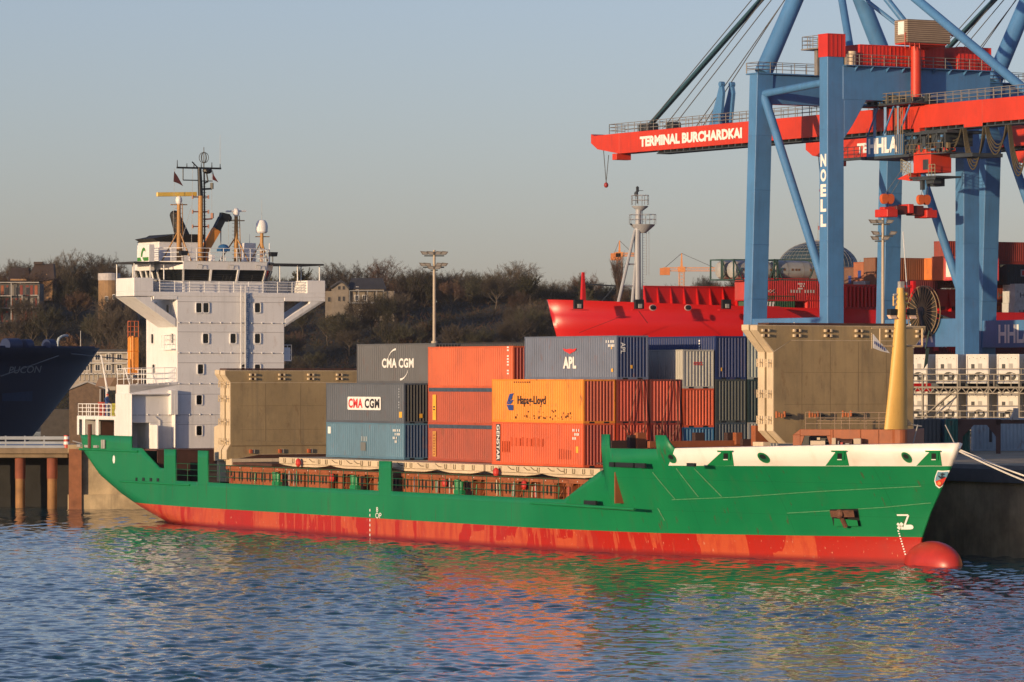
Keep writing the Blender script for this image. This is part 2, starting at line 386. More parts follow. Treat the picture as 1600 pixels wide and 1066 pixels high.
for px, py in ((1050, 716.5), (1194, 716), (1417.5, 715.5)):
    s, z = on_hull(px, py); mb = MB()
    fx = .62 if px > 1400 else 1.0
    for k, (rs, rz, m_) in enumerate(((.40 * fx, .33, 0), (.33 * fx, .26, 1), (.22 * fx, .14, 2))):
        shell_poly(mb, [(s + rs * math.cos(a * math.pi / 12), z + (.02 if k < 2 else .08) + rz * math.sin(a * math.pi / 12)) for a in range(24)], .04 + .012 * k, m_)
    mb.build('mooring_eye', [GREEN, paint('green_recess_shade', (.012, .12, .05), .5), BLACK], SHIP)  # darker green ring paints the shade inside the eye
# shell seams, draught marks, thruster and bulb signs, anchor
mb = MB(); SEAM = paint('weld_seam_paint', (.12, .28, .15), .45, .3, 3)
for a, b in (((1085, 732), (1128, 776)), ((1057, 732), (1092, 777)), ((1020, 738), (1055, 780)), ((1028, 794), (1039, 814))): shell_line(mb, on_hull(*a), on_hull(*b), .07)
for pts in (((1050, 781), (1150, 777), (1280, 768), (1440, 760)), ((1230, 802), (1300, 798), (1380, 793), (1455, 786))):
    for a, b in zip(pts[:-1], pts[1:]): shell_line(mb, on_hull(*a), on_hull(*b), .035)
mb.pieces('weld_seam', SEAM, SHIP)
mb = MB()
def bow_sign(pts, wd):
    for a, b in zip(pts[:-1], pts[1:]): shell_line(mb, on_hull(*a), on_hull(*b), wd, .04)
bow_sign(((1402, 805), (1420, 805), (1414, 821)), .10); shell_poly(mb, [on_hull(*q) for q in ((1413, 820), (1424, 820), (1427, 821.5), (1428, 824), (1427, 826.5), (1423, 827.5), (1407, 827.5), (1412, 825.5))], .04)
bow_sign(((1402.5, 818), (1411.5, 826)), .17); bow_sign(((1404, 826.5), (1410.5, 817.5)), .17)
for k in range(10): bow_sign(((1404 + k * 1.2, 829 + k * 4.0), (1404.6 + k * 1.2, 831 + k * 4.0)), .10)
s0, z0 = at_t(578, 806, -1.3)
for k in range(7): mb.box(s0, s0 + .12, -1.335, -1.33, z0 + .3 - k * .35, z0 + .48 - k * .35)
put_text(mb, 'OP', (s0 + .9, -1.335, z0 - .15), (1, 0, 0), (0, 0, 1), .9, .4)
put_text(mb, '8', (s0 + 1.0, -1.335, z0 + .3), (1, 0, 0), (0, 0, 1), .3, .35)
mb.build('draught_mark', WRITE, SHIP)
an = MB()
shell(an, [on_hull(*a) for a in ((1303, 822), (1344, 822), (1341, 795), (1297, 796))], .03, 1)  # flat black patch paints the shade of the anchor recess
shell(an, [on_hull(*a) for a in ((1308, 822), (1346, 822), (1344, 813), (1308, 810))], .30, 0)
q = [on_hull(*a) for a in ((1305, 808), (1342, 808), (1340, 797), (1303, 798))]; shell(an, q, .42, 2)
s, z = on_hull(1322, 803); an.ball((s, hull_t(s, z) - .5, z), .35, .2, .3, 10, 2); an.tube((s, hull_t(s, z) - .45, z), (s, hull_t(s, z - .8) - .35, z - .8), .16, .16, 8, 2)
an.build('anchor', [GREEN, BLACK, paint('rusty_anchor', (.12, .05, .03), .8, .4, 2)], SHIP)
# crest on the bow
cr = MB()
def crest(pts, off, mi):
    n = len(pts); q = [on_hull(1472 + a * 12.5, 749 - c_ * 14) for a, c_ in pts]; q.append(on_hull(1472 + sum(p[0] for p in pts) / n * 12.5, 749 - sum(p[1] for p in pts) / n * 14))
    vs = [(s + off * .8, hull_t(s, z) - off, z) for s, z in q]; cr.add(vs, [(n, i, (i + 1) % n) for i in range(n)], mi)
SHIELD = [(-.55, 1.0), (.0, .95), (1.0, 1.0), (.92, .5), (.55, -.1), (.1, -.75), (-.35, -1.02), (-.75, -.75), (-.95, -.2), (-.85, .3)]
crest(SHIELD, .03, 0); crest([(a * .84 - .01, b * .84) for a, b in SHIELD], .07, 1)
crest([(-.75, -.22), (.65, .25), (.42, -.2), (.05, -.65), (-.3, -.84), (-.62, -.6)], .11, 2)
crest([(-.25 + .24 * math.cos(k * .7), -.45 + .2 * math.sin(k * .7)) for k in range(9)], .15, 3)
for a, b_ in (((.12, .72), (.0, .08)), ((-.36, .38), (0, .08)), ((.36, .30), (0, .08)), ((-.1, .58), (.34, .56))):
    nx_, nz_ = -(b_[1] - a[1]), b_[0] - a[0]; l = math.hypot(nx_, nz_); nx_, nz_ = nx_ / l * .06, nz_ / l * .06
    crest([(a[0] - nx_, a[1] - nz_), (b_[0] - nx_, b_[1] - nz_), (b_[0] + nx_, b_[1] + nz_), (a[0] + nx_, a[1] + nz_)], .15, 4)
cr.build('bow_crest', [WRITE, paint('crest_blue', (.14, .30, .42), .5), paint('crest_red', (.60, .05, .03), .5), paint('crest_orange', (.75, .28, .08), .5), LBLACK], SHIP)
# scuppers, rubbing strakes, stern marks
mb = MB()
for px, py, w_ in ((213.5, 749, 3), (224.5, 749, 4), (236, 749.5, 4), (247, 750, 4), (922, 785.5, 15)):
    s, z = at_t(px, py, -1.3); mb.box(s - w_ * .05, s + w_ * .05, -1.34, -1.2, z - .13, z + .13)
s, z = at_t(985, 727, -1.3); mb.box(s - 2.6, s - 2.0, -1.34, -1.2, z - .15, z + .15); mb.box(s - 1.8, s + .4, -1.34, -1.2, z - .15, z + .15); mb.box(s + .6, s + 1.8, -1.34, -1.2, z - .15, z + .15)
s, z = at_t(1090, 727, -1.3); mb.box(s - 1.2, s - .3, -1.36, -1.2, z - .1, z + .12)
mb.pieces('scupper', BLACK, SHIP)
mb = MB()
for (x0, y0), (x1, y1) in (((188, 752), (297, 758)), ((125, 702), (216, 705.5)), ((830, 786), (992, 796))):
    a, b = at_t(x0, y0, -1.3), at_t(x1, y1, -1.3); mb.tube((a[0], -1.33, a[1]), (b[0], -1.33, b[1]), .09, .09, 8)
mb.pieces('rubbing_strake', GREEN, SHIP, smooth=True)
s, z = at_t(178, 718, -1.3); MB().ball((s, -1.31, z), .22, .04, .33, 12).build('stern_mark', WRITE, SHIP)
mb = MB()
for px, py in ((126, 696), (138, 697), (152, 697.5)): s, z = at_t(px, py, -1.3); mb.box(s - .35, s + .35, -1.5, -1.2, z - .12, z + .08)
for px in (162, 165): s, z = at_t(px, 699, -1.3); mb.tube((s, -1.42, z - .1), (s, -1.42, z + .6), .12, .12, 8, 0)
mb.pieces('roller_fairlead', [GALV], SHIP)
# ---- rails along the walkway
mb = MB()
for a, b in ((-59.6, -55.7), (-53.9, -26.2), (-24.3, -1.2)): mb.rail([(a, -1.2, ZD), (b, -1.2, ZD)], 1.35, 3, 1.9, .026)
mb.build('walkway_railing', paint('dark_green_rail', (.006, .085, .032), .5), SHIP)
for px, py in ((428, 752), (550, 760), (713, 765)):
    s, z = at_t(px, py, -1.2); mb = MB(); mb.box(s - .55, s + .55, -1.1, -.8, ZD, ZD + .3); mb.tube((s - .25, -.95, ZD + .3), (s - .25, -.95, ZD + 1.0), .2, .26, 10); mb.tube((s + .25, -.95, ZD + .3), (s + .25, -.95, ZD + .9), .16, .2, 10)
    mb.build('bollard', GREEN, SHIP, smooth=True)
# ---- hatch coaming with its web plates, painted dark holes and stays
rnd = random.Random(4)
mb = MB(); mb.box(-61.8, 3.2, 1.0, 1.2, 3.3, 4.75, 1)
mb.box(-52.9, 3.0, -.25, 1.0, 4.42, 4.72, 0)
s = -52.6
def oval(c_, zc, w_, h_, y): mb.add([(c_ + w_ * math.cos(a * math.pi / 9), y, zc + h_ * math.sin(a * math.pi / 9)) for a in range(18)], [tuple(range(18))], 1)
while s < 2.2:
    k = rnd.random()
    if k < .42:                                  # plate with dark upright ovals, the shade of holes painted on
        nh = rnd.choice((2, 3, 4)); wd = .5 * nh + .35; mb.box(s, s + wd, -.12, -.04, 3.3, 4.42, 0)
        for q in range(nh): oval(s + .42 + q * .5, 3.92, .14, rnd.choice((.34, .40)), -.126)
    elif k < .62: wd = rnd.choice((.4, .6)); mb.box(s, s + wd, -.10, -.02, 3.3, 4.42, 0)
    else:                                        # open bay with webs, posts and a stay
        wd = rnd.choice((.7, 1.0, 1.3)); mb.box(s, s + .06, -.12, 1.0, 3.3, 4.42, 0); mb.box(s + wd * .5, s + wd * .5 + .06, .1, 1.0, 3.3, 4.42, 0)
        if rnd.random() < .5: mb.beam((s + .1, .1, 3.4), (s + wd * .8, .2, 4.4), .07, .07, (0, 1, 0))
        mb.prism([(s, -.1, 4.42), (s + .2, -.1, 4.42), (s, -.1, 4.15)], (0, .06, 0), 0)
    s += wd + rnd.choice((.0, .12, .3))
s = -52.4
while s < 2.4: mb.ball((s, -.27, 4.57), .035, .03, .035, 6, 2); s += rnd.uniform(1.2, 2.4)
mb.build('hatch_coaming', [BROWN, paint('painted_recess_shade', (.012, .008, .007), .9), WRITE], SHIP)  # near-black stands for shade in the holes and behind the plates
mb = MB()
for k in range(26):
    s = rnd.uniform(-52, 2); h_ = rnd.uniform(.5, 1.1); mb.tube((s, -.3, ZD), (s + rnd.uniform(-.1, .1), -.3, ZD + h_), .045, .045, 6, rnd.choice((0, 0, 1, 1, 2, 3)))
for px, py in ((467, 723), (776, 738), (820, 758), (520, 747), (696, 755)):
    s, z = at_t(px, py, -.3); mb.ball((s, -.35, z), .28, .2, .33, 10, 2)
mb.pieces('lashing_gear', [GALV, GREEN, paint('red_gear', (.5, .03, .02), .5), paint('brass_gear', (.5, .4, .25), .5)], SHIP)
# ---- closed hatch covers the boxes stand on
def cover(s0, s1, name='hatch_cover'):
    mb = MB(); mb.box(s0, s1, .0, 15.4, 5.0, 5.46, 0)
    n = max(1, round((s1 - s0) / 8)); L_ = (s1 - s0) / n
    for i in range(n):                          # fish-bellied side girder
        a = s0 + i * L_; pts = [(a + .1, 4.98), (a + L_ - .1, 4.98), (a + L_ - .9, 4.88), (a + L_ * .72, 4.80), (a + L_ * .28, 4.80), (a + .9, 4.88)]
        mb.prism([(x, .02, z) for x, z in pts], (0, .3, 0), 0)
    s = s0 + .8
    while s < s1 - .8:
        if rnd.random() < .6:
            mb.box(s, s + .07, -.05, .0, 5.08, 5.40, 1); mb.box(s + .26, s + .33, -.05, .0, 5.08, 5.40, 1); mb.box(s, s + .33, -.05, .0, 5.06, 5.10, 1)
        else: mb.beam((s, -.03, 5.40), (s + .5, -.03, 5.2), .05, .05, (0, 1, 0), 1); mb.beam((s + .5, -.03, 5.2), (s + .9, -.03, 5.2), .05, .05, (0, 1, 0), 1)
        s += rnd.uniform(.8, 1.5)
    return mb.build(name, [CREAM, paint('grimy_cream', (.16, .12, .07), .7)], SHIP, bevel=.02)
cover(-44.4, -27.9); cover(-26.6, -13.4); cover(-13.1, 2.1)
# ---- raised folding hatch covers, one pair aft and one forward
def raised_cover(sf, t0, t1, z0, z1, ear, gap, foot=True):
    for k, s in enumerate((sf, sf - gap)):
        mb = MB(); th = .74; zt = z1 - (0 if k == 0 else -.04); e = ear; e2 = ear * .75; H = zt - z0
        if foot: mb.box(s - th, s, t0, t1, z0 + .9, zt - .3, 0)
        else: mb.prism([(s, t0, zt - .4), (s, t0, z0 + .8), (s, t0 + .9, z0), (s, t1, z0), (s, t1, zt - .4)], (-th, 0, 0), 0)
        head = [(t0 - e, zt), (t0 - e, zt - .32), (t0, zt - .5 - e), (t0 + 1.3, zt - .95), (t1 - 1.3, zt - .95), (t1, zt - .5 - e2), (t1 + e2, zt - .32), (t1 + e2, zt)]
        mb.prism([(s + .03, a, z) for a, z in head], (-th - .06, 0, 0), 0)
        face = [(t0 + .05, zt - .96), (t1 - .05, zt - .96), (t1 - .05, z0 + .9), (t0 + .05, z0 + .9)] if foot else [(t0 + .05, zt - .96), (t1 - .05, zt - .96), (t1 - .05, z0 + .05), (t0 + .93, z0 + .05), (t0 + .05, z0 + .83)]
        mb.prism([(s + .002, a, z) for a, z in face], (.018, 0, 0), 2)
        cx = (t0 + t1) / 2; cz = zt - .5
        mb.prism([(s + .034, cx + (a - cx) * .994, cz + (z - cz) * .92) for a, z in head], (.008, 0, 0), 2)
        if foot:
            ft = [(t0 - e * .7, z0), (t0 - e * .7, z0 + .7), (t0 + .2, z0 + 1.5), (t1, z0 + .95), (t1, z0 + .35), (t0 + 2.5, z0 + .35), (t0 + .4, z0)]
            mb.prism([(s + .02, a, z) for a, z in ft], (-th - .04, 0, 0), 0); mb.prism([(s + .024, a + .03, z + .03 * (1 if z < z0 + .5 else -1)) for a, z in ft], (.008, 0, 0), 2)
            mb.box(s + .02, s + .05, t0 + .1, t1, z0 + .98, z0 + 1.06, 1)
        for q in (.33, .6): mb.box(s + .02, s + .028, t0 + .8, t1 - .5, z0 + H * q, z0 + H * q + .02, 1)
        for q in range(1, 5): t = t0 + (t1 - t0) * q / 5; mb.box(s + .02, s + .024, t - .02, t + .02, z0 + 1.1, zt - 1.0, 1)
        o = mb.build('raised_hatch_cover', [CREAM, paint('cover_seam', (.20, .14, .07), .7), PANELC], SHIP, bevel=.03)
        if k == 0:
            lb = MB(); n = 6
            for i in range(n):
                t = t0 + (1.6 if foot else -.9) + (t1 - t0 - (2.6 if foot else -1.0)) * i / (n - 1)
                for dz in (.24, .56):
                    lb.box(s + .04, s + .26, t, t + .12, zt - dz - .16, zt - dz, 0); lb.box(s + .04, s + .2, t + .18, t + .34, zt - dz - .16, zt - dz, 1); lb.box(s + .04, s + .26, t + .40, t + .5, zt - dz - .16, zt - dz, 0)
                if foot: lb.box(s + .03, s + .26, t, t + .18, z0 + .45, z0 + .75, 2); lb.box(s + .03, s + .2, t + .26, t + .4, z0 + .45, z0 + .75, 0)
            lb.pieces('lug', [CREAM, DARKBROWN, paint('rusty_lug', (.35, .08, .03), .7)], o)
        eb = MB()
        for q in (.2, .42, .68, .84):
            z = z0 + H * q; eb.box(s - .5, s - .1, t0 - .28, t0, z, z + .06); eb.box(s - .5, s - .44, t0 - .28, t0 - .2, z - .25, z + .25); eb.box(s - .16, s - .1, t0 - .28, t0 - .2, z - .25, z + .25)
        eb.pieces('hinge', CREAM, o)
    mb = MB(); mb.box(sf - gap - .6, sf - .3, t0 - .1, t1 - .2, z1 + .05, z1 + .16, 0); mb.build('cover_top_rail', [DARKBROWN], SHIP)
zt1 = at_t(400, 579, 1)[1]
raised_cover(-53.0, .15, 15.2, 5.15, at_t(358, 579, .15)[1], .45, .98)
raised_cover(18.9, 2.5, 13.15, 7.3, at_t(1216, 508, 2.3)[1], 1.2, .98, False)
mb = MB(); mb.box(-53.6, -52.6, .1, 15.2, 4.7, 5.2); mb.box(17.2, 18.4, 2.1, 2.6, 5.9, 7.4); mb.box(17.2, 18.4, 12, 12.5, 5.9, 7.4); mb.box(17.3, 18.0, 2.7, 12, 5.9, 7.0); mb.box(-56.2, -54.6, .6, 1.0, 3.4, 7.4); mb.box(-56.2, -54.6, 14.4, 14.8, 3.4, 7.4)
mb.prism([(-56.3, .4, 7.6), (-54.4, .4, 8.0), (-54.4, .4, 5.0), (-56.3, .4, 5.0)], (0, .3, 0))
mb.pieces('hinge_pedestal', CREAM, SHIP)
mb = MB()
mb.box(-53.2, -46, .2, 15, 4.75, 4.95)
mb.build('coaming_top', DARKBROWN, SHIP)
# ---------------------------------------------------------------- superstructure aft
FS = -68.3
def Fp(px, py, s=FS): t, z = at_s(px, py, s); return (s, t, z)
def zF(py, px=350): return at_s(px, py, FS)[1]
ZB = zF(457); ZR = at_s(360, 409, -69.5)[1]      # bridge deck edge, wheelhouse roof
ZL = zF(601)
SUP = MB()
SUP.box(FS - 5.8, FS, 2.95, 12.5, 5.7, ZB - .02)                                   # accommodation block
SUP.box(FS - 8, FS - 5.8, 5, 12.5, 5.7, ZB - 1)
SUP.box(FS - 2.55, FS + .02, -1.2, 16.6, zF(660), ZL); SUP.box(FS - 9.5, FS - 2.55, 3.2, 16.6, 5.72, ZL - .01)                                # lower house over the full beam
SUP.box(FS - 2.55, FS + .02, .55, 16.6, 5.72, zF(660) - .003)
SUP.prism([(FS + .02, -1.2, ZL - .01), (FS + .02, -1.2, zF(615, 206)), (FS + .02, 2.95, zF(600, 274) + .15), (FS + .02, 2.95, ZL - .01)], (-.15, 0, 0))
SUPO = SUP.build('superstructure', WHITE, SHIP, bevel=.03)
# plating seams and the drip rails with their bright knobs
mb = MB()
for y in (472, 519, 567, 616, 663): mb.box(FS, FS + .025, 3.0, 12.45, zF(y) - .02, zF(y) + .02, 0)
for y in (505, 552, 600, 648):
    mb.box(FS, FS + .05, 3.0 if y < 600 else -1.0, 12.45, zF(y) - .025, zF(y) + .02, 0)
    for k in range(11 if y < 600 else 15): t = 12.3 - k * .92; mb.ball((FS + .07, t, zF(y) + .02), .06, .06, .06, 6, 1)
mb.build('drip_rail', [paint('grey_seam', (.42, .40, .40), .5), WRITE], SUPO)
# windows: one mesh, copied
PANE = paint('cabin_window_glass', (.010, .011, .012), .08, .1, .3, spec=.7)
wm = MB(); rr = [(.155 * sx + .09 * math.cos(a), .285 * sz + .09 * math.sin(a)) for sx, sz, a0 in ((1, 1, 0), (-1, 1, 90), (-1, -1, 180), (1, -1, 270)) for a in (R(a0), R(a0 + 45), R(a0 + 90))]
n = len(rr)
for k, (x, sc_) in enumerate(((.0, 1.26), (.08, 1.26), (.08, 1.0), (.02, 1.0))): wm.v += [(x, a * sc_, b * (1.0 + (sc_ - 1) * .7)) for a, b in rr]
for k in range(3): wm.f += [(k * n + i, k * n + (i + 1) % n, (k + 1) * n + (i + 1) % n, (k + 1) * n + i) for i in range(n)]; wm.m += [0] * n
wm.f.append(tuple(range(3 * n, 4 * n))); wm.m.append(1)
WIN = None
def window(s, t, z, side=False):
    global WIN
    if WIN is None: o = WIN = wm.build('window', [WHITE, PANE], SUPO)
    else: o = WIN.copy(); link(o, SUPO)
    o.location = (s, t, z); o.rotation_euler = (0, 0, R(-90) if side else 0)
for px, py in ((310.5, 481), (321.5, 481), (402, 481), (321, 529), (364, 529), (402, 529), (313, 577), (311, 625), (311, 673), (381, 577), (402, 577)):
    t, z = at_s(px, py, FS); window(FS, t, z)
for px, py in ((239, 529.5), (270, 529), (241, 577), (243, 481), (263, 484)):
    s, z = at_t(px, py, 2.95); window(s, 2.95, z, True)
# door recess, vent trunk, ladder with the blue cloth beside it, lamps
mb = MB(); t0, z0 = at_s(208, 699, FS); t1, z1 = at_s(231, 664, FS)
mb.box(FS - 2.5, FS - 2.3, -1.1, .55, 5.76, zF(660) - .01); o = mb.build('recess_wall', WHITE, SUPO)
mb = MB(); mb.prism([(FS + .02, .55, 5.75), (FS + .9, .8, 5.75), (FS + .9, .8, z1), (FS + .02, .55, z1)], (0, .08, 0)); mb.build('door', WHITE, SUPO); mb = MB(); mb.rail([(FS - 1, -1.1, 5.8), (FS, -1.1, 5.8)], 1, 3, .9); mb.build('handrail', WHITE, SUPO); mb = MB(); mb.path([(FS + .1, 1.35, 6.2), (FS + .1, 1.35, 8), (FS + .1, .9, 8.3)], .03)
mb.build('pipe', WHITE, SUPO)
ta, za = at_s(263, 648, FS); tb, zb_ = at_s(274, 610, FS)
MB().box(FS + .02, FS + .5, ta, tb, za, zb_).build('vent_trunk', WHITE, SUPO, bevel=.02)
tl, _ = at_s(377.5, 500, FS); mb = MB()
for d in (-.16, .22): mb.box(FS + .2, FS + .27, tl + d - .035, tl + d + .035, zF(580), zF(446))
z = zF(580)
while z < zF(450): mb.tube((FS + .23, tl - .16, z), (FS + .23, tl + .22, z), .02, .02, 5); z += .3
mb.build('ladder', WHITE, SUPO)
tq, _ = at_s(386, 500, FS); mb = MB()
zz = zF(459)
for k in range(18):
    w_ = .20 + .03 * math.sin(k * 1.3); c_ = tq + .03 * math.sin(k * .8); mb.prism([(FS + .06, c_ - w_, zz - k * .37), (FS + .06, c_ + w_, zz - k * .37), (FS + .06, c_ + w_, zz - (k + 1) * .37), (FS + .06, c_ - w_, zz - (k + 1) * .37)], (.05 + .03 * (k % 2), 0, 0), 0)
    for q in range(2): mb.box(FS + .16, FS + .165, c_ - .04, c_ + .03, zz - k * .37 - .1 - q * .16, zz - k * .37 - q * .16, 1)
mb.build('cloth_banner', [paint('blue_grey_cloth', (.24, .31, .42), .8), WRITE], SUPO)
mb = MB(); tp, zp = at_s(455, 547, FS); mb.box(FS - 2.5, FS - .3, 12.5, 13.3, zp - .9, zp - .8); mb.rail([(FS - .3, 12.5, zp - .8), (FS - .3, 13.3, zp - .8), (FS - 2.4, 13.3, zp - .8)], 1.2, 3, .8); mb.box(FS - .32, FS - .3, 12.5, 13.2, zp - .8, zp + .2, 1)
mb.build('side_platform', [WHITE, paint('rail_cloth', (.6, .62, .66), .7)], SUPO)
mb = MB(); mb.rail([(FS - 2.5, -1.1, ZL), (FS - .1, -1.1, ZL + .05), (FS - .1, 2.9, ZL + .1)], 1.25, 3, 1.1, .03); mb.rail([(FS - 2.2, 2.6, zF(545)), (FS - .2, 2.6, zF(545))], 1.1, 3, .8); mb.box(FS - 2.2, FS - .1, 2.5, 2.95, zF(545) - .1, zF(545))
mb.rail([(FS - 9.2, 3.3, ZL), (FS - 5.9, 3.3, ZL)], 1.2, 3, 1.1, .03)
mb.pieces('deck_railing', WRITE, SUPO)
# ---- bridge wings
mb = MB(); WA = FS - 3.4; tS = at_s(209, 440, FS)[0]; tP = at_s(508, 440, FS)[0]; tS2 = at_s(239.5, 440, FS)[0]; tP2 = at_s(479.5, 440, FS)[0]
zwS, zwP, zw0 = zF(434, 215), zF(438.5, 495), zF(464)
mb.box(WA, FS + .03, tS, tP, zw0, ZB)
mb.box(WA, FS + .03, tS, tS2, ZB, zwS); mb.box(WA, FS + .03, tP2, tP, ZB, zwP)
mb.box(WA, WA + .08, tS2, 3.2, ZB, zwS); mb.box(WA, WA + .08, 12.2, tP2, ZB, zwP)
mb.prism([Fp(209, 464), Fp(274.8, 511), Fp(274.8, 498), Fp(236, 469.5), Fp(236, 464)], (-3.4, 0, 0))
mb.prism([Fp(508, 464), Fp(508, 471), Fp(445, 511), Fp(445, 499), Fp(484, 474), Fp(484, 464)], (-.35, 0, 0))
mb.prism([Fp(508, 464), Fp(508, 471), Fp(445, 511), Fp(445, 507), Fp(500, 470), Fp(500, 464)], (-3.4, 0, 0))
mb.box(FS - .3, FS + .03, tS2, 2.98, zF(469), zw0); mb.box(FS - .3, FS + .03, 12.5, tP, zF(470), zw0)
mb.build('bridge_wing', WHITE, SHIP, bevel=.03)
mb = MB(); mb.rail([(FS - .05, tS2 + .6, ZB), (FS - .05, tP2, ZB)], zF(440) - ZB, 4, 1.28, .032); mb.rail([(FS - 2.6, tS2 + .6, ZB), (FS - .05, tS2 + .6, ZB)], 1, 4, 1.2, .03)
mb.build('bridge_railing', WRITE, SHIP)
# ---- wheelhouse
def ring(z, o=0.0): return [(-69.3 + o, 3.95 - o * .4, z), (-69.3 + o, 11.05 + o * .4, z), (-71.0 + o * .6, 12.3 + o, z), (-75, 12.3 + o, z), (-75, 2.7 - o, z), (-71.0 + o * .6, 2.7 - o, z)]
zw1, zw2, zw3 = at_s(360, 441, -69.3)[1], at_s(360, 422, -69.3)[1], ZR
mb = MB()
def loft(mb, a, b, mi):
    n = len(a); k = len(mb.v); mb.v += a + b; mb.f += [(k + i, k + (i + 1) % n, k + n + (i + 1) % n, k + n + i) for i in range(n)]; mb.m += [mi] * n
loft(mb, ring(ZB), ring(zw1), 0); loft(mb, ring(zw1, -.06), ring(zw2, .26), 1); loft(mb, ring(zw2, .36), ring(zw3 - .05, .45), 0); loft(mb, ring(zw3 - .05, .45), ring(zw3, .5), 0)
mb.add(ring(zw3, .5), [tuple(range(6))]); mb.add(ring(zw2, .36), [tuple(range(6))]); mb.add(ring(zw1, .0), [tuple(range(6))])
WH = mb.build('wheelhouse', [WHITE, GLASS], SHIP)
pm = MB(); A_, B_ = ring(zw1, .02), ring(zw2, .34)
for i in range(6):
    j = (i + 1) % 6; ln = (Vector(A_[j]) - Vector(A_[i])).length; n = {0: 3, 1: 1, 5: 1}.get(i, 4)
    for k in range(n + 1):
        f = k / n; p = Vector(A_[i]).lerp(Vector(A_[j]), f); q = Vector(B_[i]).lerp(Vector(B_[j]), f); pm.beam(p, q, .16, .12)
pm.pieces('window_pillar', WHITE, WH)
cm = MB()
for t in (5.2, 8.0, 10.4): cm.path([(-68.75, t - .25, zw2 + .1), (-68.7, t - .2, zw2 + .38), (-68.7, t + .15, zw2 + .38), (-68.75, t + .22, zw2 + .1)], .025)
for t, h_ in ((5.5, .8), (7.2, .6), (9.7, .9)): cm.box(-70.6, -70.2, t - .3, t + .3, zw1, zw1 + h_ * .7)
cm.pieces('wiper', GALV, WH)
mb = MB()
zc = at_s(240, 412, -70)[1]; mb.box(-72.9, -68.9, tS + .3, 4.2, zc - .02, zc + .12, 0); zc2 = at_s(470, 415, -70)[1]; mb.box(-72.9, -68.9, 11.6, tP + .2, zc2 - .02, zc2 + .12, 0)
for s in (-72.6, -69.3):
    for t in (tS + .5, tS + 1.9, tS + 3.1): mb.tube((s, t, zwS - .1), (s, t, zc), .05, .05, 6, 1)
    for t in (tP, tP - 2.0, tP - 3.6): mb.tube((s, t, zwP - .1), (s, t, zc2), .05, .05, 6, 1)
mb.build('wing_canopy', [paint('dark_canopy', (.03, .03, .03), .6), WRITE], SHIP)
# ---- monkey island: rails, lockers, masts
mb = MB(); Rr = [Vector(p) for p in ring(ZR, .1)]; mb.rail([Rr[4], Rr[5], Rr[0], Rr[1], Rr[2], Rr[3]], 1.05, 3, 1.25, .03)
mb.build('roof_railing', WRITE, SHIP)
mb = MB()
for px0, px1, y0, y1, s in ((383, 400, 380, 408, -73.5), (250, 268, 391, 408, -73), (330, 336, 398, 408, -71)):
    a, b = at_s(px0, y1, s), at_s(px1, y0, s); mb.box(s - 1, s, a[0], b[0], ZR, b[1])
for px in (296, 420, 345, 352, 411): t, z = at_s(px, 400, -70.2); mb.tube((-70.2, t, ZR), (-70.2, t, z), .05, .05, 6)
t, z = at_s(421, 380, -71); mb.tube((-71, t, ZR), (-71, t, z), .05, .05, 6)
mb.pieces('locker', WHITE, SHIP, bevel=.03)
mb = MB()
for px, py in ((287, 396), (427, 398)):
    t, z = at_s(px, py, -69.2); mb.prism([(-69.0, t - .25, z - .15), (-69.0, t + .25, z - .15), (-69.0, t + .32, z + .2), (-69.0, t - .32, z + .2)], (-.5, 0, 0)); mb.tube((-69.3, t, ZR), (-69.3, t, z), .04, .04, 6)
mb.pieces('floodlight', BLACK, SHIP)
t, z = at_s(349, 387, -70.5); mb = MB(); mb.ball((-70.5, t, z), .5, .42, .28, 12); mb.box(-70.9, -70.1, t - .4, t + .4, z - .3, z - .1); mb.build('covered_searchlight', TARP, SHIP, smooth=True)
MB().tube((-70.5, t, ZR), (-70.5, t, z - .2), .07, .07, 8).build('searchlight_post', BLACK, SHIP)
def whip(mb, px, y0, y1, s, r=.035):
    t, za = at_s(px, y0, s); zb = at_s(px, y1, s)[1]; mb.tube((s, t, za), (s, t, zb), r, r * .5, 5)
S1 = -71.5
def MP(px, py, s=S1): t, z = at_s(px, py, s); return Vector((s, t, z))
# main mast
mm = MB(); b0, b1, b2 = MP(313, 410), MP(313.5, 306), MP(311.5, 262)
mm.tube(b0, b1, .22, .20, 12, 0); mm.tube(b1, b2, .21, .17, 12, 1)
lx = MP(320, 408); mm.beam(lx, MP(319, 268), .10, .10, (1, 0, 0), 2)
for k in range(26): p = MP(315, 400 - k * 4.5); mm.tube(p, p + Vector((0, .42, 0)), .018, .018, 4, 2)
MAST = mm.build('main_mast', [OCHRE, BLACK, paint('mast_dark_fittings', (.06, .035, .02), .6)], SHIP, smooth=True)
mm = MB(); mm.beam(MP(276.5, 262), MP(345, 263.5), .18, .14)
for px, y in ((277, 250), (292, 255), (303, 254), (314.5, 255), (331, 254), (344, 256)): whip(mm, px, 263, y, S1, .05)
mm.path([MP(286, 263), MP(286, 281.5), MP(309, 282)], .045); mm.path([MP(311, 296), MP(331, 295), MP(331, 286)], .08); mm.beam(MP(331, 295.5), MP(331, 286), .22, .22)
mm.path([MP(300, 253), MP(309, 262)], .05); mm.path([MP(322, 266), MP(325, 284), MP(320, 286)], .06); mm.ball(MP(324, 267), .33, .42, .26, 10); mm.path([MP(311, 283), MP(332, 283)], .04)
mm.build('yard', BLACK, MAST)
mm = MB()
for y in (308, 331, 354):
    for px, d in ((301, 3), (325.5, -3)):
        mm.beam(MP(px, y + 3), MP(px, y - 3), .11, .11); mm.path([MP(px, y), MP(313, y)], .05)
mm.path([MP(318, 343), MP(331.5, 342), MP(331.5, 334)], .06); mm.beam(MP(331.5, 341), MP(331.5, 333), .2, .2)
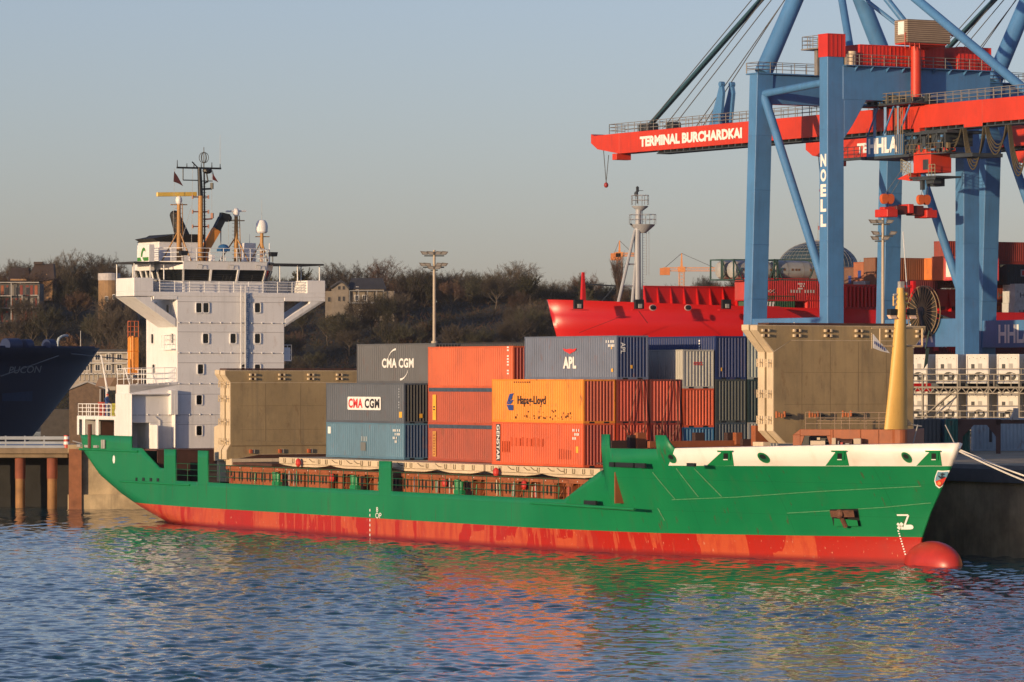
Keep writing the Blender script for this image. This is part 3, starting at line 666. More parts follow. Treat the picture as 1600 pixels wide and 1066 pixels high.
mm.pieces('navigation_light', paint('red_brown_lights', (.22, .06, .03), .5), MAST)
mm = MB(); c_ = MP(318.5, 246.5); r_ = .38
for k in range(3):
    a = k * math.pi / 3; mm.path([c_ + Vector((r_ * math.cos(a) * math.cos(q), r_ * math.sin(a) * math.cos(q), r_ * 1.15 * math.sin(q))) for q in [i * math.pi / 9 for i in range(19)]], .028, 4)
mm.tube(MP(318.5, 262), MP(318.5, 230), .05, .03, 5); mm.build('direction_finder', paint('antenna_grey', (.10, .10, .09), .5), MAST)
mm = MB(); whip(mm, 344, 262, 211, S1, .022); whip(mm, 409, 346, 312, -73, .022); whip(mm, 390, 380, 366, -73, .02)
mm.path([MP(273, 263), MP(271, 338), MP(270, 405)], .014, 4); mm.path([MP(301, 262), MP(299, 400)], .014, 4); mm.path([MP(331, 266), MP(331, 340)], .014, 4); mm.path([MP(299, 322), MP(285, 372)], .016, 4); mm.path([MP(357, 345), MP(357, 382)], .014, 4)
mm.pieces('halyard', paint('pale_wire', (.45, .45, .43), .5), SHIP)
# stern-side radar mast, forward radar mast
def rmast(px, ytop, ybase, s, bar, bary, scan_m, cross):
    mb = MB(); a, b = MP(px, ybase, s), MP(px, ytop, s); mb.tube(a, b, .20, .15, 12, 0); mb.beam(a + Vector((.2, .32, 0)), b + Vector((.1, .25, 0)), .05, .05, (1, 0, 0), 0)
    for k in range(3): mb.tube(b.lerp(a, .45), a + Vector((1.2 * math.cos(k * 2.1 + 2.5), 1.5 * math.sin(k * 2.1 + 2.5), 0)), .06, .06, 6, 0)
    mb.path([MP(px - 13, cross, s), MP(px + 13, cross, s)], .045); mb.ball(b + Vector((0, 0, .25)), .28, .28, .38, 12, 1)
    for k in range(12): p = a.lerp(b, k / 12); mb.tube(p + Vector((0, -.36, 0)), p + Vector((0, .36, 0)), .02, .02, 4, 0)
    m_ = mb.build('radar_mast', [OCHRE, WHITE], SHIP, smooth=True)
    sb = MB(); p, q = MP(bar[0], bary, s), MP(bar[1], bary - .6, s); sb.beam(p, q, .22, scan_m[1], (0, 0, 1)); sb.build('radar_scanner', scan_m[0], m_, bevel=.03)
    return m_
rmast(279.5, 318, 410, -72, (245, 307), 304, (paint('yellow_radar', (.80, .52, .10), .4), .34), 320)
mr = rmast(369, 337, 410, -72.5, (353, 384), 330.5, (WHITE, .14), 345)
mb = MB(); p = MP(409, 355, -73); mb.lathe([(0, .62), (.3, .55), (.46, .3), (.50, 0), (.48, -.38), (.36, -.50), (0, -.52)], p, 18); DOME = mb.build('satellite_dome', WHITE, SHIP, smooth=True)
mb = MB(); q = MP(409, 410, -73); mb.tube(q, p - Vector((0, 0, .5)), .17, .14, 10); mb.path([MP(399, 370, -73), MP(421, 370, -73)], .04)
for k in range(3): mb.tube(p - Vector((0, 0, 1.1)), q + Vector((.9 * math.cos(k * 2.1), .9 * math.sin(k * 2.1), .1)), .05, .05, 6)
mb.build('dome_post', OCHRE, DOME)
# deck crane jib, black headed
mb = MB(); mb.beam(MP(319, 392, -72), MP(338, 359, -72), .62, .5, (1, 0, 0), 0); mb.beam(MP(338, 359, -72), MP(347, 341, -72), .55, .5, (1, 0, 0), 1); mb.beam(MP(344, 338, -72), MP(357, 341, -72), .62, .5, (1, 0, 0), 1); mb.ball(MP(357, 341.2, -72), .3, .3, .3, 10, 1)
mb.tube(MP(345, 345, -72), MP(345, 385, -72), .06, .04, 6, 2); mb.tube(MP(319, 392, -72), MP(319, 410, -72), .35, .35, 10, 0)
mb.build('deck_crane', [paint('orange_jib', (.60, .22, .04), .5), BLACK, GALV], SHIP)
# funnel with its black cap and exhaust, logo board, flags
SF = -77.0
a, b = at_s(248, 412, SF), at_s(311, 378, SF); mb = MB(); mb.box(SF - 4, SF, a[0], b[0], ZB, b[1])
FUN = mb.build('funnel', WHITE, SHIP, bevel=.05)
ct, zt_ = at_s(276, 366, SF)[1], at_s(276, 378, SF)[1]
mb = MB(); lo_ = [(SF + .1, a[0] - .1, zt_), (SF + .1, b[0] + .3, zt_), (SF - 4.1, b[0] + .3, zt_), (SF - 4.1, a[0] - .1, zt_)]
hi = [(SF + .5, a[0] + 1.2, ct), (SF + .5, b[0] + .3, ct), (SF - 4.4, b[0] + .3, ct), (SF - 4.4, a[0] + 1.2, ct)]
lf = (SF - 1, at_s(238, 376, SF)[0], zt_ + .25)
loft(mb, lo_, hi, 0); mb.add(hi, [(0, 1, 2, 3)]); mb.prism([(SF + .1, a[0] - .1, zt_), (SF + .1, lf[1], lf[2]), (SF + .1, a[0] + 1.4, ct)], (-3.5, 0, 0))
p0, p1 = at_s(286, 366, SF - 1), at_s(278, 336, SF - 1)
mb.tube((SF - 1, p0[0], p0[1] - .3), (SF - 1.6, p1[0], p1[1]), .62, .42, 14); mb.ball((SF - 1.6, p1[0], p1[1]), .43, .43, .4, 12)
mb.build('exhaust_cap', paint('soot_black', (.014, .013, .012), .7), FUN, smooth=True)
sa, za = at_t(214.5, 412, 1.4); sb_, zb2 = at_t(232.5, 382, 1.4); mb = MB(); mb.box(sa, sb_, 1.4, 1.9, za - .6, zb2)
LOGO = mb.build('logo_board', WHITE, SHIP, bevel=.03)
mb = MB(); H = zb2 - za; Wd_ = sb_ - sa; mb.box(sa + .03, sb_ - .03, 1.38, 1.39, za + H * .12, za + H * .32)
arc = [(.30 + .02, .32), (.34, .55), (.46, .80), (.60, .86), (.70, .76), (.72, .60), (.64, .68), (.55, .66), (.47, .50), (.45, .35)]
pts = [(sa + x * Wd_, 1.375, za + y * H) for x, y in arc]; cc = (sa + .5 * Wd_, 1.375, za + .62 * H)
mb.add(pts, [(0, 1, 8, 9), (1, 2, 7, 8), (2, 3, 6, 7), (3, 4, 5, 6)])
wl = [(.32, .34), (.36, .2), (.46, .10), (.62, .02), (.72, .02), (.58, .14), (.50, .24), (.47, .34)]; k0 = [(sa + x * Wd_, 1.37, za + y * H) for x, y in wl]
mb.add(k0, [(0, 1, 6, 7), (1, 2, 5, 6), (2, 3, 4, 5)], 1)
mb.build('logo', [paint('logo_green', (.05, .22, .04), .5), WRITE], LOGO)
def pennant(px, y, s, pts, m, name='flag'):
    mb = MB(); vs = [MP(px + a, y + b, s) for a, b in pts]; mb.prism(vs, (.03, 0, 0)); return mb.build(name, m, SHIP)
pennant(272, 268, S1, ((0, 0), (5, 7), (14, 23), (7, 19), (-1, 16)), paint('dark_red_flag', (.10, .03, .03), .8))
pennant(332, 266, S1, ((0, 0), (2, 8), (9, 19), (3, 16), (0, 15)), paint('dull_red_flag', (.14, .03, .03), .8))
# ---- stern house: white plating with openings above the green shell
t_ = -1.3; g = lambda px, py: at_t(px, py, t_)
sA, sB, sC = -78.25, g(180, 640)[0], -67.79; zs0, zs1, zs2 = 6.73, 8.3, g(190, 615)[1]
mb = MB(); W_ = .12
ops = [(g(122.5, 660)[0], g(128, 660)[0]), (g(132, 660)[0], g(149, 660)[0]), (g(153, 660)[0], g(178, 660)[0])]
zo0, zo1 = 6.75, g(150, 656)[1]
xs = [sA] + [v for o_ in ops for v in o_] + [sB]
for i in range(0, len(xs), 2): mb.box(xs[i], xs[i + 1], t_, t_ + W_, zs0, zs1)
for o_ in ops: mb.box(o_[0], o_[1], t_, t_ + W_, zo1, zs1)
mb.box(sB, sC, t_, t_ + W_, zs0, zs2); mb.box(sB, sC, t_ + W_, 2, zs2 - .1, zs2)
mb.box(sA, sB, t_ + W_, 16.6, zs1 - .12, zs1 - .02); mb.box(sA, sA + .1, 14, 16.7, zs0, zs1); mb.box(sA, sA + .1, t_ + W_, 1, zs0, zs1)
mb.box(sB + .2, sC, 2.5, 2.6, 5.8, zs2)
mb.build('stern_house', WHITE, SHIP, bevel=.04)
mb = MB(); mb.rail([(sA + .1, 6, zs1), (sA + .1, t_ + .1, zs1), (g(172, 640)[0], t_ + .1, zs1)], .95, 3, .85, .035); mb.build('stern_railing', WRITE, SHIP)
mb = MB(); a = g(205, 590); p0, p1 = Vector((-68.6, .5, 9)), None
q0, q1 = MP(178, 640, -75), MP(160, 556, -78); mb.tube(MP(207, 616, -70), MP(195, 575, -72), .05, .05, 6); q0, q1 = MP(168, 612, -76), MP(158, 555, -76)
mb.tube(q0, q1, .09, .06, 8); mb.path([MP(166, 632, -75), MP(166, 600, -75)], .05)
mb.pieces('flagstaff', WHITE, SHIP)
mb = MB(); mb.box(-77.6, -77.3, .5, 13, 5.8, 8.2, 0); mb.ball((g(178, 645)[0], t_ + .4, g(178, 644)[1]), .32, .32, .4, 12, 1); mb.tube((g(141, 675)[0], t_ - .04, 5.7), (g(141, 675)[0], t_ - .04, g(141, 663)[1]), .18, .18, 8, 2)
mb.box(g(127, 640)[0] - .5, g(127, 640)[0] + .4, .4, .8, 8.3, 9.4, 3); mb.box(g(146, 640)[0] - .5, g(146, 640)[0] + .6, .4, .8, 8.3, 9.3, 4)
mb.pieces('mooring_gear', [DARKBROWN, WHITE, paint('brown_fender', (.10, .04, .03), .7), paint('red_cover', (.35, .05, .03), .7), paint('olive_cover', (.35, .33, .05), .7)], SHIP)
# ---- rescue boat behind the house
mb = MB(); a, b = MP(204, 585, -77), MP(217, 527, -77); mb.box(-77.6, -77, a[1], a[1] + .75, a[2], b[2]); mb.box(-77.64, -76.96, a[1] + .15, a[1] + .3, a[2], b[2] + .1); mb.box(-77.64, -76.96, a[1] - .04, a[1] + .8, b[2] - 1.2, b[2] - 1.1)
LB = mb.build('lifeboat_ramp', ORANGEY, SHIP, bevel=.1); mb = MB(); mb.rail([(-77.6, a[1] + .05, b[2]), (-77.1, a[1] + .05, b[2]), (-77.1, a[1] + .75, b[2])], 1.3, 3, .4, .035); mb.build('ramp_railing', paint('red_orange_rail', (.5, .12, .04), .5), LB)
mb = MB(); a, b = MP(172, 604, -78), MP(206, 592, -78); mb.prism([(-78, a[1], a[2]), (-78, b[1] + .8, a[2]), (-78, b[1] + .8, b[2] + .1), (-78, a[1] + .4, b[2] + .1)], (-3, 0, 0)); mb.tube((-78, a[1] + .6, 6), (-78, a[1] + .6, a[2]), .1, .1); mb.build('aft_shelter', paint('brown_awning', (.20, .13, .08), .7), SHIP)
# ---------------------------------------------------------------- forecastle gear
def BX(px0, px1, y0, y1, s, d, mb, mi=0):
    a, b = at_s(px0, y1, s), at_s(px1, y0, s); mb.box(s - d, s, a[0], b[0], a[1], b[1], mi)
# V shaped breakwater with its point at the foremast; the starboard wing faces us
B0 = Vector((20.75, 2.75, 0)); B1 = Vector((25.3, 7.55, 0)); bd = (B1 - B0).normalized(); bn = Vector((bd.y, -bd.x, 0)); bz0, bz1 = 5.9, at_t(1300, 671, 4.5)[1]
BLN = (B1 - B0).length
def BWp(f, out=0.0, z=0.0): p = B0 + bd * (BLN * f) + bn * out; return Vector((p.x, p.y, z))
def bw_quad(mb, f0, f1, z0, z1, th, mi=0, out=0.0): mb.prism([BWp(f0, out, z0), BWp(f1, out, z0), BWp(f1, out, z1), BWp(f0, out, z1)], bn * th, mi)
mb = MB(); bw_quad(mb, .36, 1.0, bz0, bz1, -.15); bw_quad(mb, 0, .07, bz0, bz1 - .35, -.15); bw_quad(mb, .07, .36, bz1 - .40, bz1, -.15)
mb.prism([BWp(0, 0, bz1 - .35), BWp(.07, 0, bz1 - .35), BWp(.07, 0, bz1)], bn * -.15); mb.prism([BWp(.07, 0, bz1 - .41), BWp(.07, 0, bz1 - 1.2), BWp(.11, 0, bz1 - .41)], bn * -.15); mb.prism([BWp(.36, 0, bz1 - .41), BWp(.36, 0, bz1 - 1.2), BWp(.32, 0, bz1 - .41)], bn * -.15)
mb.tube((B1.x - .1, B1.y + .15, bz0), (B1.x - .1, B1.y + .15, bz1), .48, .48, 18); Pm = Vector((B0.x, 15.4 - B0.y, 0)); mb.prism([Vector((B1.x, B1.y + .3, bz0)), Vector((Pm.x, Pm.y, bz0)), Vector((Pm.x, Pm.y, bz1)), Vector((B1.x, B1.y + .3, bz1))], (-.15, 0, 0))
mb.prism([BWp(.3, -.16, bz1 - .02), BWp(1, -.16, bz1 - .02), BWp(1, -1.2, bz1 - .02), BWp(.3, -1.2, bz1 - .02)], (0, 0, -.08))
for f in (.37, .63, .80): bw_quad(mb, f, f + .012, bz0, bz1 - .02, .05)
mb.build('breakwater', [BROWN], SHIP, bevel=.02)
mb = MB(); bw_quad(mb, .05, .38, bz0, bz1 - .3, .05, 0, -1.6); bw_quad(mb, .15, .29, bz1 - 1.05, bz1 - .72, .4, 1, -1.0); bw_quad(mb, .21, .24, bz1 - .66, bz1 - .52, .1, 1, -.8); mb.pieces('breakwater_recess', [BLACK, paint('pale_box', (.5, .42, .33), .6)], SHIP)
mb = MB(); mb.rail([BWp(.12, -.1, bz1), BWp(.95, -.1, bz1)], 1.05, 3, .95, .026); mb.rail([BWp(.2, -1.1, bz1), BWp(.9, -1.1, bz1)], 1.05, 2, 1.5, .026)
mb.pieces('breakwater_railing', paint('rusty_rail', (.25, .17, .11), .6), SHIP)
mb = MB(); bw_quad(mb, .385, .425, bz0, bz1 - .52, .5, 0, .2); bw_quad(mb, .59, .66, bz0, bz1 - .55, .5, 0, .2); mb.tube(BWp(.44, .5, bz1 - .98), BWp(.58, .5, bz1 - .98), .40, .40, 14, 1); bw_quad(mb, .475, .50, bz1 - 1.2, bz1 - .78, .1, 2, .95); bw_quad(mb, .452, .462, bz1 - 1.3, bz1 - .7, .1, 3, .95); bw_quad(mb, .52, .56, bz1 - .95, bz1 - .85, .1, 3, .95)
mb.pieces('mooring_winch', [paint('pale_winch', (.45, .36, .26), .6), DARKBROWN, paint('red_winch', (.4, .04, .03), .5), GALV], SHIP, bevel=.02)
mb = MB()
for px0, px1, y0, y1, s, d, m_ in ((1015, 1180, 688, 700, 6.0, .3, 0), (1150, 1160, 676, 695, 6.2, .4, 0), (1180, 1203, 665, 697, 14, .5, 0), (1160, 1180, 686, 697, 9, .3, 1), (1086, 1101, 676, 690, 5.5, .4, 2), (1136, 1150, 676, 690, 5.5, .4, 2), (996, 1010, 676, 702, 4.2, .4, 0), (984, 996, 680, 702, 4.0, .4, 2), (955, 1015, 688, 701, 3.0, .2, 2)): BX(px0, px1, y0, y1, s, d, mb, m_)
mb.pieces('hatch_end_beam', [BROWN, DARKBROWN, paint('deep_brown', (.05, .025, .02), .7)], SHIP, bevel=.02)
mb = MB(); BX(1226, 1240, 655, 690, 18.5, .4, mb, 0); BX(1205, 1225, 668, 690, 17, .4, mb, 1)
for px, y in ((1237, 648), (1289, 648), (1341, 647)): t, z = at_s(px, y, 20.6); [mb.box(19.2 + .06 * q, 19.35 + .06 * q, t - .3 + .16 * q, t - .2 + .16 * q, z - .22 + .05 * (q % 2), z + .2 - .07 * (q % 3), 2) for q in range(4)]; mb.tube((19.1, t + .3, z - .05), (19.1, t + 1.0, z - .08), .05, .05, 6, 1)
mb.pieces('hatch_lever', [CREAM, BLACK, paint('rust_orange', (.40, .12, .04), .7)], SHIP, bevel=.02)
# foremast
SM = 24.9
def FM(px, py, s=SM): t, z = at_s(px, py, s); return Vector((s, t, z))
mb = MB(); lv = [(671, 1382, 1417), (600, 1390, 1416.5), (540, 1395.5, 1415.5), (480, 1400.5, 1414), (450, 1402.5, 1411.5)]; n = 20; prev = None
for y, xl, xr in lv:
    a, b = FM(xl, y), FM(xr, y); c_ = (a + b) / 2; r_ = (b - a).length / 2; k = len(mb.v)
    mb.v += [(c_.x + min(r_, .34) * math.cos(2 * math.pi * i / n), c_.y + r_ * math.sin(2 * math.pi * i / n), c_.z) for i in range(n)]
    if prev is not None: mb.f += [(prev + i, prev + (i + 1) % n, k + (i + 1) % n, k + i) for i in range(n)]; mb.m += [0] * n
    prev = k
mb.f.append(tuple(range(prev, prev + n))); mb.m.append(0)
FMAST = mb.build('foremast', YELLOW, SHIP, smooth=True)
mb = MB(); mb.beam(FM(1408, 452), FM(1408, 440), .3, .3, (1, 0, 0), 0); mb.beam(FM(1417, 450), FM(1411, 362), .05, .03, (1, 0, 0), 1)
for y in (461, 468, 476): mb.path([FM(1396, y), FM(1416, y - 2)], .08); mb.ball(FM(1414, y - 1), .2, .25, .15, 8, 2)
mb.path([FM(1396, 463), FM(1396, 478)], .05, 6, 2)
mb.build('mast_head', [GALV, WRITE, YELLOW], FMAST)
mb = MB(); L1 = MB()
for px in (1393.5, 1424): 
    p = FM(px, 490); mb.box(p.x - .2, p.x + .2, p.y - .22, p.y + .22, p.z - .1, p.z + .28); mb.prism([p + Vector((.3, -.22, -.32)), p + Vector((.3, .22, -.32)), p + Vector((.1, .24, -.1)), p + Vector((.1, -.24, -.1))], (-.3, 0, 0), 1)
    mb.path([p, FM(1408, 489)], .06)
mb.build('mast_lamp', [BLACK, paint('lamp_lens', (.8, .55, .4), .3)], FMAST)
mb = MB(); mb.path([FM(1362, 513), FM(1440, 513)], .045); mb.path([FM(1375, 513), FM(1375, 541), FM(1404, 541)], .05); mb.path([FM(1441, 513), FM(1441, 541), FM(1416, 541)], .07); mb.path([FM(1362, 520), FM(1362, 545)], .02); mb.path([FM(1416, 660), FM(1425, 664), FM(1415, 664)], .06); mb.path([FM(1424, 663), FM(1416, 655)], .06)
mb.pieces('mast_spreader', paint('cream_spreader', (.55, .40, .22), .5), FMAST)
mb = MB(); vs = [FM(1364 + a, 522 + b) for a, b in ((0, 0), (8, 10), (15, 17), (26, 30), (13, 27), (0, 22))]; mb.prism(vs, (.03, 0, 0)); o = mb.build('flag', paint('white_flag', (.70, .68, .66), .8), SHIP)
mb = MB(); fo = FM(1365, 540) + Vector((.08, 0, 0)); [mb.prism([fo + Vector((0, .87, -.5)) * (q * .16) + Vector((0, 0, .1)), fo + Vector((0, .87, -.5)) * (q * .16 + .09) + Vector((0, 0, .1)), fo + Vector((0, .87, -.5)) * (q * .16 + .09) + Vector((0, 0, .28)), fo + Vector((0, .87, -.5)) * (q * .16) + Vector((0, 0, .28))], (.01, 0, 0)) for q in range(6)]; mb.build('flag_mark', LBLUE, o)
mb = MB(); mb.path([FM(1452, 517, 27), FM(1446, 545, 27)], .05); mb.prism([FM(1447, 545, 27), FM(1452, 543, 27), FM(1449, 568, 27), FM(1443, 577, 27)], (.03, 0, 0)); mb.build('flag', paint('dark_green_flag', (.03, .06, .05), .8), SHIP)
mb = MB(); mb.path([FM(1434, 664), FM(1426, 696)], .04); mb.path([FM(1477, 664, 28), FM(1493, 696, 28)], .035); mb.path([FM(1425, 664), FM(1440, 666)], .04); mb.pieces('forestay', GALV, SHIP)
# ================================================================== shipping containers
CW = 2.438; HCU = 2.896; STD = 2.591; PITCH = 2.569
CMESH = {}
def cmesh(L, H):
    if (L, H) in CMESH: return CMESH[L, H]
    fr = MB(); p = .11
    for x in (-L, -p):
        for y in (0, CW - p): fr.box(x, x + p, y, y + p, 0, H)
    for y in (.0, CW - .07): fr.box(-L + p, -p, y, y + .07, .0, .16); fr.box(-L + p, -p, y, y + .06, H - .09, H)
    for x in (-L, -.08):
        fr.box(x, x + .08, p, CW - p, 0, .15); fr.box(x, x + .08, p, CW - p, H - .11, H)
    for x in (-L - .006, -.172):
        for y in (-.006, CW - .158):
            for z in (-.004, H - .114): fr.box(x, x + .178, y, y + .164, z, z + .118)
    fk = MB()
    for y in (.45, CW - .85): fk.box(-.075, .004, y, y + .4, .0, .11)
    def corr(pts_fn, a0, a1, z0, z1, pitch, dep, flat):
        m = MB(); n = max(1, round((a1 - a0) / pitch)); st = (a1 - a0) / n; prof = []
        for i in range(n):
            b = a0 + i * st; prof += [(b, 0), (b + st * flat, 0), (b + st * .5, dep), (b + st * (.5 + flat), dep)]
        prof.append((a1, 0))
        for a, d in prof: m.v += [pts_fn(a, d, z0), pts_fn(a, d, z1)]
        m.f = [(2 * i, 2 * i + 2, 2 * i + 3, 2 * i + 1) for i in range(len(prof) - 1)]; m.m = [0] * len(m.f)
        return m
    sidea = corr(lambda a, d, z: (a, .012 + d, z), -L + p, -p, .16, H - .09, .30, .036, .28)
    sideb = corr(lambda a, d, z: (a, CW - .012 - d, z), -L + p, -p, .16, H - .09, .30, .036, .28)
    end = corr(lambda a, d, z: (-.012 - d, a, z), p, CW - p, .15, H - .11, .247, .046, .30)
    endb = corr(lambda a, d, z: (-L + .012 + d, a, z), p, CW - p, .15, H - .11, .247, .046, .30)
    roof = MB().box(-L + .05, -.05, .05, CW - .05, H - .06, H - .02)
    CMESH[L, H] = [(n, m.mesh(n, [None])) for n, m in (('frame', fr), ('fork_pocket', fk), ('side_panel', sidea), ('side_panel', sideb), ('end_panel', end), ('end_panel', endb), ('roof', roof))]
    return CMESH[L, H]
CPAINT = {}
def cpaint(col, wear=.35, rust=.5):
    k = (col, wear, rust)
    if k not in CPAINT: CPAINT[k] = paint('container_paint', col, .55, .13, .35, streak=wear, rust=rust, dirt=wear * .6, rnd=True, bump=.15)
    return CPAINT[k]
PKT = BLACK
def container(loc, rz, L, H, col, label, group='containers stowed on the green ship', frame=None, end=None, wear=.5, rust=.55, parts=True, name='shipping_container'):
    c = empty(name, loc, rz, label=label, cat='container', group=group)
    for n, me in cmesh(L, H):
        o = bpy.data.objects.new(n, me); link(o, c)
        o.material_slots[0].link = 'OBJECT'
        o.material_slots[0].material = PKT if n == 'fork_pocket' else (cpaint(frame, wear, rust) if (frame and n == 'frame') else cpaint(end, wear, rust) if (end and n == 'end_panel') else cpaint(col, wear, rust))  # on some boxes the end colour holds the dimness of grazing light
    return c
def onship(s, row, z, H, col, label, L=12.192, **k): return container(ship2w(s, row * PITCH, DECK + z), -ANG, L, H, col, label, **k)
SX_, UZ = (1, 0, 0), (0, 0, 1)
def side_text(c, string, x, z, w_, h, m, bold=.0, name='lettering', **k):       # on the starboard long side, x from the bow end
    mb = MB(); put_text(mb, string, (x, -.008, z), SX_, UZ, w_, h, 0, bold=bold, **k); return mb.build(name, m, c)
def end_text(c, string, y, z, w_, h, m, bold=0.0, vertical=False):
    mb = MB()
    if vertical: put_text(mb, string, (.01, y, z), (0, 0, -1), (0, 1, 0), w_, h, 0, bold=bold)
    else: put_text(mb, string, (.01, y, z), (0, 1, 0), UZ, w_, h, 0, bold=bold)
    return mb.build('lettering', m, c)
def plate(c, x, z, w_, h, m, name='placard', y=-.012, t=.008): return MB().box(x, x + w_, y, y + t, z, z + h).build(name, m, c)
def codes(c, x, z, w_=1.5, seed=0, m=WRITE, rows=3):                              # small owner-code marks, too small to read
    r = random.Random(seed); mb = MB()
    for j in range(rows):
        q = x + (0 if j % 2 == 0 else w_ * .3); e = x + w_ * (1 if j < 2 else .6)
        while q < e: mb.box(q, q + .10, -.012, -.006, z - j * .27, z - j * .27 + .17); q += .17 if r.random() < .75 else .3
    return mb.build('code_marks', m, c)
ORED, RED1, RED2, SLATE, LBLU, HLO, APLB, MAROON = (.58, .10, .03), (.42, .05, .022), (.50, .065, .025), (.085, .10, .125), (.085, .18, .26), (.74, .25, .025), (.085, .13, .24), (.20, .028, .018)
NAVY, DGREY, SILV, TEAL = (.012, .028, .11), (.055, .065, .06), (.42, .41, .36), (.02, .13, .27)
L4 = 12.192
# bay nearest the bow
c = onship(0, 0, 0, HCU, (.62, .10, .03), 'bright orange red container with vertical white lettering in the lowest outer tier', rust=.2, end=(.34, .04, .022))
mb = MB(); mb.box(-11.6, -11.05, -.012, -.006, .25, 2.75); mb.build('lettering_ground', paint('dark_strip', (.06, .05, .05), .6), c)
mb = MB(); put_text(mb, 'GENSTAR', (-11.52, -.018, 2.7), (0, 0, -1), SX_, 2.4, .40, 0, bold=.02); mb.build('lettering', WRITE, c)
codes(c, -1.4, 2.35, .8, 1); plate(c, -.95, .95, .3, .42, LYEL)
mb = MB()
for k in range(6): mb.box(-3.2 + k * .3, -3.14 + k * .3, -.01, -.004, .5, 1.2 - .02 * k)
for k in range(4): mb.box(-10.8 + k * .3, -10.72 + k * .3, -.01, -.004, .85, 1.6)
[mb.box(-9.6 + k * .5, -9.3 + k * .5, -.01, -.004, 1.3, 1.9 - .04 * (k % 3)) for k in range(9)]; mb.build('faded_lettering', paint('faded_letters', (.54, .088, .028), .6), c)
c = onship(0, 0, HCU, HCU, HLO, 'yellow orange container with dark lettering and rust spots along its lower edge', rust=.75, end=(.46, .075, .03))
side_text(c, 'Hapag-Lloyd', -8.7, 1.05, 3.75, .74, LBLACK, .018)
mb = MB()
for pts in (((-10.15, 1.25), (-9.75, 1.9), (-9.2, 1.95), (-9.5, 1.55)), ((-10.2, 1.2), (-9.5, 1.5), (-9.2, 1.5), (-9.6, 1.22)), ((-10.15, 1.15), (-9.6, 1.18), (-9.25, 1.15), (-9.25, .8), (-9.85, .8))): mb.prism([(x, -.012, z) for x, z in pts], (0, -.006, 0))
mb.build('emblem', LBLUE, c)
mb = MB(); r = random.Random(3)
for k in range(36):
    x = r.uniform(-9.3, -1); z = r.choice((r.uniform(.2, .42), r.uniform(.2, .45), r.uniform(.55, .75))); mb.box(x, x + r.uniform(.05, .22), -.009, -.004, z, z + r.uniform(.03, .16))
for k in range(8): mb.box(-9.2 + k * .29, -9.05 + k * .29, -.009, -.004, 2.66, 2.75)
mb.pieces('rust_scab', paint('rust_patch', (.09, .03, .012), .9, .3, 4), c)
onship(0, 1, 0, HCU, (.46, .05, .02), 'red container beneath another red one, second row in, partly behind the green bulwark post', rust=.3)
onship(0, 1, HCU, HCU, (.47, .055, .025), 'red container directly beneath the blue grey one with the red eagle mark', frame=(.25, .05, .03))
c = onship(0, 1, 2 * HCU, HCU, (.125, .155, .225), 'blue grey container with big white letters under a red mark, on the top tier', rust=.35, end=(.014, .035, .12))
side_text(c, 'APL', -7.0, .72, 1.75, .80, WRITE, .055, space=1.1)
mb = MB(); e = [(-7.0, 2.08), (-6.55, 2.02), (-6.1, 2.06), (-5.65, 2.02), (-5.2, 2.08), (-5.35, 1.92), (-5.6, 1.84), (-5.8, 1.8), (-6.1, 1.70), (-6.4, 1.8), (-6.6, 1.84), (-6.85, 1.92)]; mb.prism([(x, -.012, z) for x, z in e], (0, -.005, 0)); mb.build('emblem', LRED, c)
codes(c, -1.4, 2.42, 1.0, 2, rows=2); plate(c, -.7, .5, .2, .22, LYEL); plate(c, -.72, 2.0, .1, .2, LYEL); end_text(c, 'APL', .3, 2.45, .75, .35, WRITE, .02, True); 
MB().box(.0, .012, .95 + .1, 1.2, .72, .95).build('placard', LYEL, c)
onship(0, 2, 0, HCU, (.24, .03, .02), 'dark red container in the lowest tier behind the brown hatch end beam', rust=.6)
onship(0, 2, HCU, HCU, (.52, .07, .03), 'orange red container with nothing on top, left of the silver one', frame=(.16, .04, .03))
c = onship(0, 3, 0, STD, TEAL, 'teal blue container at the bottom beneath the orange red one')
c = onship(0, 3, STD, STD, (.58, .085, .025), 'orange red container directly beneath the silver one')
c = onship(0, 3, 2 * STD, STD, SILV, 'silver container with small red letters on its end', rust=.2); end_text(c, 'OOCL', .82, 1.55, .75, .24, LRED, .04)
c = onship(0, 4, 0, HCU, (.05, .07, .09), 'dark slate container in the lowest tier under the grey green one')
c = onship(0, 4, HCU, HCU, DGREY, 'grey green container between two blue ones and the tall cream hatch cover', rust=.3)
c = onship(0, 4, 2 * HCU, HCU, NAVY, 'navy blue container on top of the grey green one beside the raised hatch cover', rust=.2)
MB().box(.0, .012, .42, .52, .55, .78).build('placard', LYEL, c); 
mb = MB(); [mb.box(-2.1, -1.95, -.012, -.006, 1.2 + q * .19, 1.32 + q * .19) for q in (0, 1, 2, 4, 5, 6, 7)]; mb.build('code_marks', WRITE, c)
onship(0, 5, 0, HCU, (.40, .40, .36), 'pale grey container in the lowest tier at the foot of the cream cover edge')
onship(0, 5, HCU, HCU, (.03, .055, .055), 'dark green black container half hidden by the cream cover edge')
onship(0, 5, 2 * HCU, HCU, (.34, .37, .32), 'pale green grey container on the top tier half hidden by the cream cover edge')
